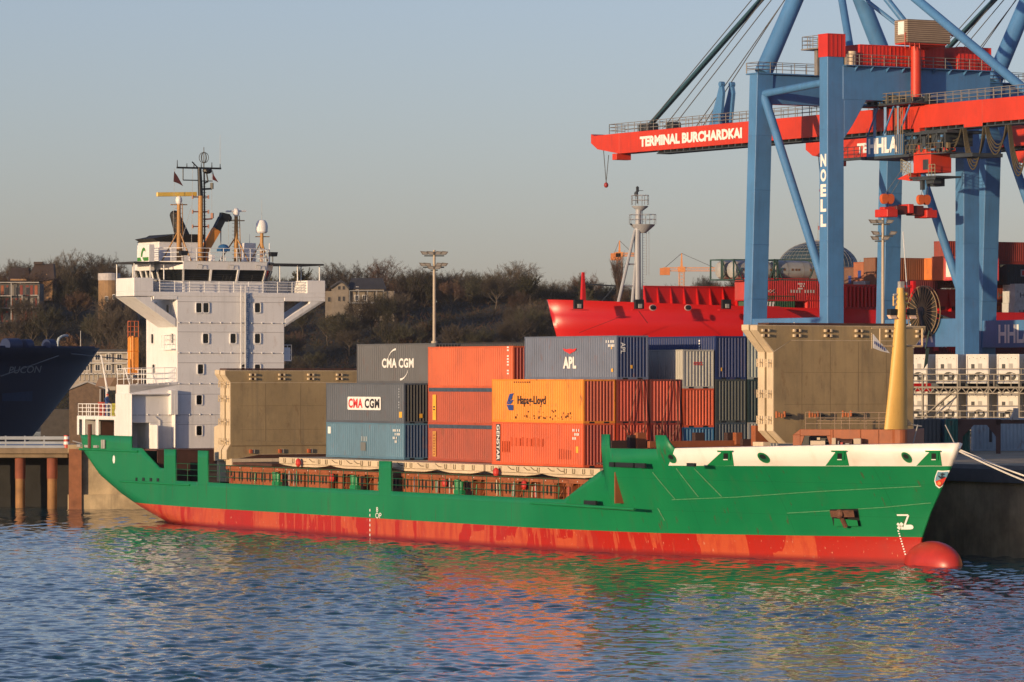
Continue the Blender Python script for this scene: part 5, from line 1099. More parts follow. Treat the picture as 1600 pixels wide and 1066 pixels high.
# generic far hull: local x to the bow from amidships aft end, y to the far side
def far_hull(name, L, B, zt, zk, rake, mat_, parent, flare=1.6, sheer=1.2):
    mb = MB(); ns, nz = 44, 12; V = []
    for side in (1, -1):
        vs = []
        for i in range(ns + 1):
            u = i / ns; x = L * (1 - (1 - u) ** 1.6)
            for j in range(nz + 1):
                v = j / nz; z = zk + (zt + sheer * max(0, (x / L - .55) / .45) ** 2 - zk) * v
                st = L - rake * (1 - v) ** 1.15; s0 = L * .55 - L * .22 * (1 - v)
                xx = x * st / L; q = max(0, min(1, (xx - s0) / (st - s0))); b = B * max(.004, (1 - q ** (1.7 + v)) ** (1.05 - .35 * v))
                vs.append((xx, side * b, z))
        n = nz + 1; mb.add(vs, [(i * n + j, (i + 1) * n + j, (i + 1) * n + j + 1, i * n + j + 1) for i in range(ns) for j in range(nz)])
    k = ns + 1; n = nz + 1; off = k * n
    mb.f += [(i * n + nz - 1, (i + 1) * n + nz - 1, off + (i + 1) * n + nz - 1, off + i * n + nz - 1) for i in range(ns)]; mb.m += [0] * ns
    return mb.build(name, mat_, parent, smooth=True)
# ---- red ship on the far side of the cranes (its frame: x along the quay, y = distance over the water)
SHR = paint('red_ship_paint', (.53, .010, .011), .35, .08, .15, streak=.1)
DR = 19.6; BR = 12.0; ebow, zbow = at_d(855, 471, DR + BR)
RS = empty('red_ship', cr2w(ebow, DR + BR, 0), CRZ + math.pi, label='big red ship moored bow to the left behind the blue crane legs', cat='ship')
# local x points to the bow (towards -e), local y towards the camera side is +
LR = 130.0
h = far_hull('hull', LR, BR, zbow - 1.0, -.5, 7.5, SHR, RS); h.location = (-LR, 0, 0)
def RL(px, py, d): e, z = at_d(px, py, d); return Vector((ebow - e, DR + BR - d, z))
mb = MB(); zdk = zbow - .7
a, b = RL(1006, 475, DR + 10), RL(1280, 470, DR + 10); zt_ = RL(1100, 449, DR + 10).z
mb.box(b.x - 30, a.x, a.y - .15, a.y, zdk - 1, zt_, 0)
n = 34
for k in range(n): x = a.x - k * 1.75; mb.prism([(x, a.y, zdk - 1), (x, a.y + .8, zdk - 1), (x, a.y, zt_)], (-.12, 0, 0), 0); mb.box(x - 1.2, x - .5, a.y, a.y + .2, zdk + .1, zdk + .5, 1)
mb.box(b.x - 30, a.x, a.y - .2, a.y + .2, zt_, zt_ + .1, 0)
mb.build('breakwater', [SHR, paint('dark_red_box', (.12, .01, .01), .6)], RS)
mb = MB(); p = RL(911, 470, DR + BR); mb.beam(p, p + Vector((0, 0, 3.2)), .5, .5, (1, 0, 0), 0, (.25, .25)); mb.beam(p + Vector((0, 0, 1.9)), p + Vector((-4.3, 0, 1.7)), .15, .15, (0, 0, 1), 1); mb.beam(p + Vector((-2.5, 0, 0)), p + Vector((-4.3, 0, 1.7)), .1, .1, (0, 0, 1), 1); mb.build('jack_staff', [SHR, CDARK], RS)
GREYM = paint('pale_grey_mast', (.34, .355, .385), .5, .08, .5)
def RM(px, py): return RL(px, py, DR + BR)
mb = MB(); mb.tube(RM(996, 474), RM(996, 355), .40, .36, 14); mb.tube(RM(997, 355), RM(998, 322), .36, .36, 12); mb.lathe([(.4, -.9), (1.35, -.08), (1.45, .08)], RM(1004, 352), 16); mb.lathe([(.3, -.5), (.9, -.06), (.95, .06)], RM(1000, 323), 14)
for x0, x1, y1 in ((966, 992, 360), (988, 997, 362)): mb.tube(RM(x0, 474), RM(x1, y1), .2, .18, 8)
mb.tube(RM(972, 447), RM(996, 447), .1, .1, 6); mb.tube(RM(982, 413), RM(996, 413), .1, .1, 6)
mt = mb.build('foremast', GREYM, RS, smooth=True)
mb = MB()
for c_, r_, h_ in ((RM(1004, 352), 1.55, 1.1), (RM(1000, 322), 1.0, 1.1)):
    pts = [c_ + Vector((r_ * math.cos(k * math.pi / 4), r_ * math.sin(k * math.pi / 4), .1)) for k in range(9)]; mb.rail(pts, h_, 2, 1.2, .035)
for k in range(34): z = RM(0, 474).z + k * .3; p = RM(1005, 400); mb.tube((p.x - .1, p.y + .4, z), (p.x - .1, p.y - .2, z), .025, .025, 4)
mb.path([RM(1004, 474), RM(1004, 330)], .035, 5); mb.path([RM(1014, 430), RM(1014, 362)], .03, 5); mb.path([RM(1010, 430), RM(1010, 362)], .03, 5)
mb.build('mast_railing', GREYM, mt)
mb = MB(); mb.tube(RM(996, 318), RM(996, 291), .1, .08, 8); mb.beam(RM(996, 300), RM(996, 292), .25, .25, (1, 0, 0)); mb.ball(RM(994, 303), .25, .25, .3, 8); mb.ball(RM(999, 351), .3, .3, .3, 8); mb.path([RM(985, 350), RM(991, 353)], .1); mb.path([RM(996, 298), RM(1005, 298)], .03); mb.build('mast_lamp', CDARK, mt)
mb = MB()
for px in (903, 998, 1134):
    p = RL(px, 478, DR + (5.2 if px < 950 else 1.2 if px < 1050 else -.05)); mb.box(p.x - .55, p.x + .55, p.y - .1, p.y + .25, p.z - .35, p.z + .7, 1); mb.box(p.x - .2, p.x + .2, p.y, p.y + .4, p.z - .25, p.z + .2, 2); mb.box(p.x - 1.1, p.x + 1.1, p.y, p.y + .5, p.z - .5, p.z - .42, 0)
for px in (1020, 1075): p = RL(px, 481, DR + (.6 if px < 1050 else 0)); mb.ball((p.x, p.y, p.z), .5, .10, .36, 14, 3); mb.ball((p.x, p.y + .05, p.z + .02), .4, .10, .26, 14, 1)
mb.pieces('fairlead', [SHR, BLACK, GALV, paint('pink_rim', (.55, .3, .28), .5)], RS)
mb = MB()
for px in (863, 1030): pass
p, q = RL(1012, 505, DR + .1), RL(998, 486, DR + .9); mb.path([p, q], .04, 4); mb.path([RL(905, 520, DR + 5), RL(965, 497, DR + 3)], .03, 4); mb.build('mooring_chain', paint('dark_line', (.08, .01, .01), .8), RS)
# red lashing bridge
LBE = at_d(1321, 480, DR + 1.5)[0]; mb = MB()
for k in range(9):
    e = LBE + k * .52; mb.box(ebow - e - .12, ebow - e + .12, BR - 1.5, BR - 1.2, 12, zt_ + .2, 0)
for k in range(3):
    e = LBE + 5 + k * 2.1; mb.box(ebow - e - .18, ebow - e + .18, BR - 1.6, BR - 1.0, 12, zt_ + .8, 0)
for z in (zt_ + .2, zt_ - 2.4, zt_ - 4.6): mb.box(ebow - LBE - 9.6, ebow - LBE + .3, BR - 1.6, BR - 1.2, z - .12, z + .12, 0)
mb.box(ebow - LBE - 4.4, ebow - LBE + .3, BR - 1.9, BR - 1.6, 12, zt_, 0)
mb.build('lashing_bridge', SHR, RS)
mb = MB(); p = RL(1270, 494, DR); mb.prism([RL(1188, 478, DR - .05), RL(1218, 479, DR - .05), RL(1256, 497, DR - .05), RL(1188, 497, DR - .05)], (0, -1, 0)); mb.build('raised_bulwark', SHR, RS)
# ---- blue ship on the left, its shaded flank to us
NV = paint('navy_hull_paint', (.003, .010, .040), .45, .12, .2, streak=.1)
hd = R(52); bt = at_y(150, 546, 560)
BS = empty('blue_ship', (bt.x, bt.y, 0), hd, label='dark navy blue ship bow entering from the left edge behind the jetty', cat='ship')
LB_ = 120.0; h = far_hull('hull', LB_, 13, bt.z, -.5, 17, NV, BS, sheer=.2); h.location = (-LB_, 0, 0)
def BP(px, py, y):                               # photo pixel on the plane local y = const of the blue ship
    u = (px - 800) / FPX; c_, s_ = math.cos(hd), math.sin(hd)
    x = (u * (bt.y + y * c_) - bt.x + y * s_) / (c_ - u * s_); Y = bt.y + x * s_ + y * c_
    return Vector((x, y, CAMH - (py - YH) * Y / FPX))
def BH(px, py):                                  # pixel on the starboard shell, found by marching along the line of sight
    best = None
    for k in range(0, 1400):
        y = -14 + k * .01; p = BP(px, py, y); zk = -.5; zt = bt.z + .2; v = max(0, min(1, (p.z - zk) / (zt - zk)))
        st = LB_ - 17 * (1 - v) ** 1.15; s0 = LB_ * .55 - LB_ * .22 * (1 - v); q = max(0, min(1, (p.x + LB_ - s0) / (st - s0)))
        b = 13 * max(.004, (1 - q ** (1.7 + v)) ** (1.05 - .35 * v))
        if y >= -b: return p
    return p
PALE = paint('pale_hull_lettering', (.24, .26, .28), .6, .15, 1)
mb = MB(); vs, fs = text_mb('PUCON', 1.0, 1.0, .012, shear=.25)
def bl(u, v): p = BH(12 + u * 52 , 584 - v * 11 - u * 1.5); return p + Vector((.04, -.10, 0))
mb.add([bl(float(a), float(b)) for a, b in vs], fs); mb.build('lettering', PALE, BS)
mb = MB(); cc = [(2, 615), (50, 611), (49, 627), (2, 627)]; n = 6; g_ = []
for i in range(n + 1):
    for j in range(3):
        u, v = i / n, j / 2; x = cc[0][0] * (1 - u) * (1 - v) + cc[1][0] * u * (1 - v) + cc[2][0] * u * v + cc[3][0] * (1 - u) * v; y = cc[0][1] * (1 - u) * (1 - v) + cc[1][1] * u * (1 - v) + cc[2][1] * u * v + cc[3][1] * (1 - u) * v; g_.append(BH(x, y) + Vector((.04, -.1, 0)))
mb.add(g_, [(i * 3 + j, (i + 1) * 3 + j, (i + 1) * 3 + j + 1, i * 3 + j + 1) for i in range(n) for j in range(2)]); mb.build('anchor_pocket', paint('paler_navy', (.02, .05, .12), .5), BS)
mb = MB(); mb.path([BH(0, 588) + Vector((0, -.1, 0)), BH(90, 556) + Vector((0, -.15, 0))], .09, 5); mb.path([BH(110, 553) + Vector((0, -.15, 0)), BH(138, 563) + Vector((2, -6, 0))], .07, 5); mb.build('mooring_line', paint('hull_rope', (.15, .17, .19), .8), BS)
mb = MB(); 
for px, r_ in ((8, .9), (17, .9), (36, .8), (72, .8)): p = BP(px, 540, -4); mb.tube(p, p + Vector((1.2, 0, 0)), r_, r_, 14, 0)
p = BP(45, 545, -4); mb.box(p.x - 30, p.x + 12, -4, 3, p.z - .5, p.z + .35, 0); mb.build('winch', [paint('blue_winch', (.006, .022, .085), .5)], BS, smooth=True)
mb = MB(); pts = [BP(90, 545, -1), BP(90, 535, -1), BP(92, 529, -1), BP(96, 526, -1), BP(101, 524.5, -1), BP(106, 525, -1)]; mb.path(pts, .16, 8); mb.build('vent_pipe', paint('pale_vent', (.40, .46, .48), .5), BS, smooth=True)
mb = MB(); mb.tube(BP(126, 545, 0), BP(126, 517, 0), .08, .05, 6); mb.build('jack_staff', GALV, BS)
# ================================================================== boxes behind: red ship's deck and the terminal
def cbox(px, py, d, L, H, col, label, grp='containers behind the crane legs', **k):   # px,py: lower left corner of the long side on the plane d
    e, z = at_d(px, py, d); return container(cr2w(e + L, d, z), CRZ, L, H, col, label, grp, **k)
def back_text(c, s, x, z, w_, h, m, L): mb = MB(); put_text(mb, s, (x - L, -.01, z), SX_, UZ, w_, h, 0, bold=.02); return mb.build('lettering', m, c)
DT = 24.5
c = cbox(1166, 470, DT, L4, STD, (.42, .02, .02), 'dark red container with small white marks under the tank containers')
mb = MB(); [mb.box(-6.2 + q * .38, -6.0 + q * .38, -.012, -.006, .95, 1.3) for q in range(9) if q != 4]; [mb.box(-10.6 + q * .34, -10.42 + q * .34, -.012, -.006, 1.0, 1.22) for q in range(5)]; mb.beam((-9.0, -.01, 1.3), (-8.3, -.01, .9), .03, .1, (0, 1, 0)); mb.beam((-9.0, -.01, .9), (-8.4, -.01, 1.3), .03, .1, (0, 1, 0)); mb.pieces('lettering', paint('dim_white_marks', (.5, .45, .43), .6), c); codes(c, -5.2, 1.9, .9, 9)
c = cbox(1172, 497.5, DT, 6.06, STD, (.015, .07, .03), 'green container with white lettering directly under the dark red one'); mb = MB(); [mb.prism([(-4.9 + q * .42, -.01, .95), (-4.65 + q * .42, -.01, .95), (-4.45 + q * .42, -.01, 1.9), (-4.7 + q * .42, -.01, 1.9)], (0, -.005, 0)) for q in range(5)]; [mb.box(-3.1 + q * .26, -2.95 + q * .26, -.012, -.006, .62, .85) for q in range(9)]; mb.pieces('lettering', WRITE, c)
c = cbox(1262, 497.5, DT, 3.0, STD, (.62, .025, .02), 'short bright red container right of the green one', parts=False)
TG = paint('tank_frame_green', (.04, .085, .075), .5, .2, 1); TK = paint('steel_tank', (.46, .46, .44), .35, .15, .6, streak=.3, metal=.3)
def tank(px, py, d, label):
    e, z = at_d(px, py, d); c = empty('tank_container', cr2w(e, d, z), CRZ, label=label, cat='tank container', group='tank containers on the red ship')
    L, W_, H = 6.06, CW, 2.4; f = MB(); 
    for x in (0, L - .14):
        for y in (0, W_ - .14): f.box(x, x + .14, y, y + .14, 0, H)
        for z_ in (0, H - .14): f.box(x, x + .14, .14, W_ - .14, z_, z_ + .14)
    for y in (0, W_ - .12):
        for z_ in (0, H - .12): f.box(.14, L - .14, y, y + .12, z_, z_ + .12)
    for x0, x1, z0, z1 in ((.1, 1.2, H, .1), (L - .1, L - 1.2, H, .1), (1.2, .1, H * .6, .1)): f.beam((x0, .05, z0), (x1, .05, z1), .1, .1, (0, 1, 0))
    f.build('frame', TG, c)
    t = MB(); n = 24; pr = [(.0, .30), (.45, .34), (.85, .45), (1.05, .75), (1.08, 1.0), (1.08, L - 1), (1.05, L - .75), (.85, L - .45), (.0, L - .3)]
    v = []
    for r_, x in pr: v += [(x, CW / 2 + r_ * math.cos(2 * math.pi * i / n), H / 2 + r_ * math.sin(2 * math.pi * i / n)) for i in range(n)]
    t.add(v, [(j * n + i, j * n + (i + 1) % n, (j + 1) * n + (i + 1) % n, (j + 1) * n + i) for j in range(len(pr) - 1) for i in range(n)])
    t.build('tank', TK, c, smooth=True)
    m_ = MB()
    for x in (2.0, 4.2): 
        v = [(x + q, CW / 2 + 1.11 * math.cos(2 * math.pi * i / n), H / 2 + 1.11 * math.sin(2 * math.pi * i / n)) for q in (0, .12) for i in range(n)]; m_.add(v, [(i, (i + 1) % n, (i + 1) % n + n, i + n) for i in range(n)], 0)
    for x in (1.4, 2.5, 3.0, 3.4, 5.0): m_.box(x, x + .3, CW / 2 - 1.115, CW / 2 - 1.08, H / 2 - .1, H / 2 + .15, 1)
    m_.build('band', [GALV, paint('tank_placards', (.16, .09, .05), .6)], c); return c
tank(1127, 438, DT + 2.6, 'dark framed tank container whose round end shows at the left of the row'); tank(1146, 438, DT, 'tank container second from the left, partly behind the leftmost crane leg'); tank(1209, 438, DT, 'steel tank container in a green frame seen whole between the first two crane legs')
BRN = (.22, .07, .03)
for px, py, d, L, H, col, lab in (
    (1337, 456, 34, L4, HCU, (.14, .06, .035), 'brown container with dark emblem on its end, leftmost by the dome'),
    (1352, 448, 31.4, L4, HCU, (.36, .11, .04), 'lighter brown container beside the dark emblem one'), (1368, 448, 28.8, L4, HCU + .5, (.20, .075, .035), 'taller brown container seen both sides of the third crane leg'),
    (1352, 474, 30, 6.06, STD, (.35, .36, .36), 'grey container under the lighter brown one'),
    (1398, 472, 27, 6.06, STD, (.16, .03, .035), 'maroon container left of the cable reel'),
    (1458, 438, 27, 3.2, STD, (.62, .17, .02), 'bright orange container end above the cable reel'), (1475, 438, 24.4, 6.06, HCU - .1, (.48, .10, .035), 'orange red container end beside the bright orange one'),
    (1478, 411, 29, L4, STD, (.25, .03, .02), 'dark red container on top behind the diagonal brace'), (1494, 438, 20, 6.06, STD, (.55, .06, .07), 'pinkish red container with a white panel behind the diagonal brace'),
    (1560, 416, 30, L4, STD, (.36, .05, .03), 'red brown container on top of the right hand stack'), (1556, 445, 29, 6.06, STD + .2, (.16, .025, .02), 'dark red container left of the black one'),
    (1573, 445, 24, L4, STD - .2, (.02, .028, .035), 'black container with red and white lettering at the right edge'), (1552, 478, 27, 6.06, STD, (.28, .06, .035), 'red brown container left of the upper white one'),
    (1586, 478, 23, L4, STD, (.55, .58, .60), 'upper white container with dark lettering at the right edge'), (1552, 505, 27, 6.06, STD - .1, (.36, .13, .04), 'orange brown container left of the lower white one'),
    (1585, 505, 23, L4, STD - .2, (.52, .55, .57), 'lower white container with dark lettering at the right edge'),
    (1425, 562, 20, 6.06, STD, (.14, .012, .018), 'dark maroon container with two white letters behind the reefers'), (1536, 562, 18, 6.06, STD, (.11, .012, .018), 'dark maroon container right of the crane leg behind the reefers')):
    c = cbox(px, py, d, L, H, col, lab)
    if 'upper white' in lab or 'lower white' in lab: back_text(c, 'Hamburg', .7, .8, 4.2, .75, paint('grey_letters', (.12, .14, .17), .6), L)
    if lab.startswith('black'): plate(c, 2.0 - L, 1.0, 6, .8, paint('pale_strip', (.35, .35, .36), .6)); mb = MB(); [mb.box(2.2 - L + q * .7, 2.65 - L + q * .7, -.02, -.014, 1.12, 1.68) for q in range(5) if q != 3]; mb.build('lettering', LRED, c)
    if 'two white' in lab: back_text(c, 'OG', 4.0, 1.4, .9, .5, WRITE, L); MB().box(3.0 - L, 3.7 - L, -.012, -.006, 1.0, 2.2).build('red_panel', LRED, c)
    if 'white panel' in lab: MB().box(-L - .02, -L - .01, .3, 2.0, .4, 2.2).build('white_panel', WRITE, c)
    if 'dark emblem' in lab: MB().box(-L - .02, -L - .01, .9, 1.5, 1.0, 1.9).build('emblem', LBLUE, c)
# ---- reefer rack: units face the sun, walkways in front
RX = math.atan2(-.55, .83); RYD = 400.0
r0 = at_y(1412, 657, RYD); ru = Vector((.83, -.55, 0)).normalized(); rn = Vector((ru.y, -ru.x, 0))      # rn points to the viewer
REEF = None
def make_reefer():
    c = empty('reefer_container', (0, 0, 0), 0); W_ = 2.26; H = 2.64; L = 6.06
    mb = MB(); mb.box(0, W_, .12, L, 0, H)
    for k in range(22): y = .3 + k * .26; mb.box(W_, W_ + .03, y, y + .12, .15, H - .1)
    for x in (0, W_ - .1): mb.box(x, x + .1, 0, .12, 0, H)
    mb.box(.1, W_ - .1, 0, .12, H - .12, H); mb.box(.1, W_ - .1, 0, .12, 0, .14); mb.build('body', [paint('reefer_white', (.62, .60, .56), .5, .08, .5, streak=.4, rust=.3)], c)
    mb = MB(); mb.box(.14, W_ - .14, .03, .12, .9, H - .14, 0); mb.box(.5, .85, .015, .03, 1.35, 1.75, 1); mb.box(1.2, 1.6, .01, .03, 1.35, 1.8, 2); mb.box(.3, .7, .015, .03, .25, .75, 1); mb.box(.9, 1.2, .0, .03, .3, .6, 0)
    for k in range(5): mb.box(.3 + k * .38, .36 + k * .38, .02, .03, 2.2 + .1 * (k % 2), 2.27 + .1 * (k % 2), 1)
    mb.build('machinery_panel', [paint('reefer_panel', (.60, .565, .52), .5, .1, 1.5, streak=.3), BLACK, GALV], c)
    mb = MB(); n = 14; mb.prism([(1.3 + .55 * math.cos(2 * math.pi * i / n + .22) * (1 if abs(math.cos(2 * math.pi * i / n)) < .8 else 1.05), .02, .62 + .42 * math.sin(2 * math.pi * i / n + .22)) for i in range(n)], (0, .08, 0)); mb.tube((1.55, -.05, .75), (1.55, .05, .75), .2, .2, 10, 1); mb.build('fan_opening', [BLACK, GALV], c); return c
k_ = 0; words = ('first', 'second', 'third', 'fourth', 'fifth', 'sixth')
REEFG = 'reefer containers in the steel rack'
for tier in (0, 1):
    for i in range(6):
        o = make_reefer() if REEF is None else copy_tree(REEF)
        if REEF is None: REEF = o
        p = r0 + ru * (i * 3.11 + .2 + (.9 if i == 0 else 0) * 0) + Vector((0, 0, tier * 3.4)); o.location = p; o.rotation_euler = (0, 0, RX)
        tag(o, 'white reefer container %s from the left in the %s row of the rack' % (words[i], ('lower', 'upper')[tier]), 'container', REEFG)
rk = empty('reefer_rack', r0, RX, label='grey steel rack with walkways and railings in front of the white reefers', cat='rack')
mb = MB(); LX = 22
for z in (-.28, 3.05): mb.box(-.3, LX, -1.5, 6.2, z - .1, z + .06); mb.box(-.3, LX, -1.55, -1.45, z - .6, z - .5); [mb.beam((x, -1.5, z - .5), (x + .45, -1.5, z), .08, .08, (0, 1, 0)) for x in [q * .9 for q in range(24)]]; [mb.beam((x + .45, -1.5, z), (x + .9, -1.5, z - .5), .08, .08, (0, 1, 0)) for x in [q * .9 for q in range(24)]]
rk1 = mb.build('walkway', paint('rack_steel', (.22, .19, .15), .6, .2, 1), rk)
mb = MB()
for z in (-.2, 3.12): mb.rail([(-.3, -1.45, z), (LX, -1.45, z)], 1.1, 2, 1.75, .045); mb.rail([(-.3, -.9, z), (LX, -.9, z)], 1.6, 3, 3.4, .035)
mb.build('railing', paint('rack_rail', (.33, .29, .23), .6), rk)
mb = MB()
for x in (-.1, 2.6, 6.2, 9.3, 12.4, 15.5, 18.6): mb.box(x, x + .16, -1.4, -1.24, -1.5, 4.2); mb.box(x, x + .16, 2, 2.16, -1.5, 3.0)
mb.beam((2.5, -1.2, .2), (6.2, -1.2, 3.0), .1, .3, (0, 1, 0)); mb.beam((3.8, -1.3, .2), (5.6, -1.3, 3.0), .06, .06, (0, 1, 0))
mb.pieces('post', paint('rack_post', (.20, .18, .15), .6), rk)
mb = MB(); mb.box(-.3, LX, 5.9, 6.1, -1.5, 5.9); mb.build('rear_screen', CDARK, rk)
# ---- things in the ship's shadow on the quay behind the bow
NB = 'containers in shadow behind the bow'
def nbox(px, py, Y, L, col, lab, rz=-.12, H=STD):
    p = at_y(px, py, Y); p.z = GQ + .02; return container(p + Vector((L * math.cos(rz), L * math.sin(rz), 0)), rz, L, H, col, lab, NB)
nbox(1408, 716, 338, 3.0, (.05, .06, .065), 'dark grey container close behind the yellow foremast')
nbox(1446, 716, 340, 2.9, (.02, .10, .16), 'blue green container behind the bow between the foremast and the brown portal')
nbox(1476, 716, 336, 1.9, (.015, .13, .10), 'dark green container against the brown portal behind the bow')
c = nbox(1520, 716, 346, 12.19, (.26, .33, .38), 'pale grey blue container seen through the brown portal, beyond the bow', rz=-.05); [MB().box(x, x + .22, -.012, -.006, .7, 1.9).build('lettering', LBLACK, c) for x in (-10.9, -8.0)]
nbox(1580, 704, 352, 6.06, (.60, .50, .38), 'cream container whose corner catches the sun at the right edge', rz=-.05)
pt = at_y(1497, 716, 335); pr_ = empty('portal_frame', (pt.x, pt.y, GQ), -.08, label='brown steel portal frame with arched opening on the quay behind the bow', cat='portal')
mb = MB(); arch = [(0, 0), (.75, 0), (1.15, 1.5), (1.7, 2.0), (2.2, 2.0), (2.7, 1.5), (2.75, 0), (3.1, 0), (3.0, 2.3), (3.0, 2.6), (0, 2.6)]
for a, b in (((0, 0, 0), (0, 0, 2.6)), ((2.9, 0, 0), (2.9, 0, 2.6))): mb.box(a[0], a[0] + .35, 0, .6, 0, 2.6)
mb.box(0, 3.25, 0, .6, 2.2, 2.65); mb.prism([(.35, .05, 1.3), (1.2, .05, 2.2), (.35, .05, 2.2)], (0, .5, 0)); mb.prism([(2.9, .05, 1.3), (2.2, .05, 2.2), (2.9, .05, 2.2)], (0, .5, 0)); mb.box(3.2, 12, .1, .4, 2.3, 2.6); mb.build('frame', paint('brown_portal', (.085, .04, .03), .7), pr_)
mb = MB(); mb.tube((4.0, -.2, 2.6), (4.4, -.2, 3.4), .12, .12, 8); mb.box(4.2, 4.6, -.3, .1, 2.6, 3.5); mb.build('bracket', GALV, pr_)
# ---- floodlight masts
def lightmast(px, ybase, ytop, Y, label, arms):
    p = at_y(px, ybase, Y); t = at_y(px, ytop, Y); c = empty('light_mast', (p.x, p.y, GQ), 0, label=label, cat='light mast', group='floodlight masts'); H = t.z - GQ
    mb = MB(); mb.tube((0, 0, 0), (0, 0, H), .20, .13, 10); mb.tube((0, 0, 0), (0, 0, p.z - GQ), .3, .3, 10); mb.build('pole', paint('mast_steel', (.40, .33, .25), .5), c, smooth=True)
    am = MB(); lm = MB()
    for y, offs in arms:
        z = at_y(px, y, Y).z - GQ; sc = Y / FPX; am.box(min(offs) * sc - .1, max(offs) * sc + .1, -.08, .08, z - .12, z)
        for o_ in offs:
            x = o_ * sc; s_ = 1 if o_ > 0 else -1
            lm.prism([(x - .28, -.35, z + .05), (x + .28, -.35, z + .05), (x + .36 + .14 * s_, -.35, z + .34), (x - .30 + .2 * s_, -.35, z + .40)], (0, .5, 0), 0); lm.quad((x - .2, -.36, z + .08), (x + .2, -.36, z + .08), (x + .24 + .14 * s_, -.36, z + .28), (x - .2 + .14 * s_, -.36, z + .32), 1)
    am.build('cross_arm', CDARK, c); lm.pieces('floodlight', [paint('lamp_body', (.10, .085, .07), .5), paint('lamp_glass', (.22, .20, .18), .25)], c); return c
lightmast(678.5, 533, 391, 425, 'tall floodlight mast rising behind the containers left of the red ship', ((399, (-14, -4, 5, 14)), (417, (-16, -9, 6, 14)), (421.5, (-4, 4))))
lightmast(1379.5, 515, 341, 400, 'floodlight mast with three lamp rows behind the forward raised hatch cover', ((350, (-14, -3, 9)), (368, (-10, 14)), (376, (-11, 3)) ))
# ---- crewman at the stern rail
def person():
    s, z = at_t(167, 649, -.6); p = ship2w(s, -.6, 8.28); c = empty('person', p, -ANG + .5, label='crew member in blue overalls and red cap standing at the stern rail', cat='person')
    J_ = [(0, 0, .95), (0, .0, 1.2), (.02, 0, 1.42), (.03, 0, 1.52), (.05, 0, 1.64), (0, .10, .9), (.04, .11, .5), (0, .12, .06), (.13, .12, .03), (0, -.10, .9), (.02, -.11, .5), (-.04, -.12, .06), (.09, -.12, .03), (0, .19, 1.40), (.08, .24, 1.12), (.26, .20, 1.02), (0, -.19, 1.40), (.10, -.23, 1.13), (.28, -.17, 1.05)]
    E_ = [(0, 1), (1, 2), (2, 3), (3, 4), (0, 5), (5, 6), (6, 7), (7, 8), (0, 9), (9, 10), (10, 11), (11, 12), (2, 13), (13, 14), (14, 15), (2, 16), (16, 17), (17, 18)]
    rd = [.15, .15, .16, .07, .11, .10, .075, .055, .05, .10, .075, .055, .05, .07, .055, .045, .07, .055, .045]
    me = bpy.data.meshes.new('body'); me.from_pydata(J_, E_, []); o = bpy.data.objects.new('body', me); link(o, c); me.materials.append(paint('blue_overalls', (.025, .06, .20), .8))
    m = o.modifiers.new('skin', 'SKIN'); sv = me.skin_vertices[0].data
    for i, r_ in enumerate(rd): sv[i].radius = (r_, r_)
    sv[0].use_root = True; u = o.modifiers.new('smooth', 'SUBSURF'); u.levels = u.render_levels = 1
    mb = MB(); mb.ball((.055, 0, 1.66), .10, .085, .125, 12, 0); mb.ball((.15, 0, 1.65), .025, .018, .02, 6, 0)
    for y in (.03, -.03): mb.ball((.148, y, 1.675), .012, .014, .01, 6, 1)
    mb.build('head', [paint('skin', (.48, .28, .19), .6), BLACK], c, smooth=True); mb = MB(); mb.ball((.05, 0, 1.72), .112, .10, .09, 12); mb.box(.1, .22, -.07, .07, 1.70, 1.72); mb.build('cap', paint('red_cap', (.45, .05, .03), .7), c, smooth=True)
    for sy in (.2, -.17):
        mb = MB(); hx, hz = (.30, 1.0) if sy > 0 else (.32, 1.03); mb.ball((hx, sy, hz), .045, .022, .04, 8)
        for q in range(4): mb.tube((hx + .03, sy - .02 + q * .013, hz - .01), (hx + .075 + .006 * (q % 2), sy - .02 + q * .013, hz - .045), .009, .007, 5)
        mb.tube((hx + .01, sy, hz + .03), (hx + .05, sy, hz + .045), .01, .008, 5); mb.build('hand', bpy.data.materials['skin'], c, smooth=True)
person()
# ================================================================== the hillside beyond
rnd = random.Random(21); npr = np.random.default_rng(5)
TOPX = [(-170, 31), (-120, 32), (-70, 31.5), (-40, 30.5), (0, 31), (40, 28.5), (80, 26), (170, 22)]
def hz(x, y):
    if y < 985: return 2.5
    t = min(1, (y - 985) / 190); t = t * t * (3 - 2 * t)
    return 2.5 + (interp(x * 1180 / max(y, 1), TOPX) - 2.5) * t + .8 * math.sin(x * .11 + y * .05) * t
mb = MB(); nx, ny = 110, 60; xs = [-420 + 840 * i / nx for i in range(nx + 1)]; ys = [700 + 900 * (j / ny) for j in range(ny + 1)]
mb.v = [(x, y, hz(x, y)) for y in ys for x in xs]; mb.f = [(j * (nx + 1) + i, j * (nx + 1) + i + 1, (j + 1) * (nx + 1) + i + 1, (j + 1) * (nx + 1) + i) for j in range(ny) for i in range(nx)]; mb.m = [0] * len(mb.f)
tag(mb.build('hillside', paint('leaf_litter', (.030, .027, .016), .95, .5, .06, dirt=.5), smooth=True), kind='structure')
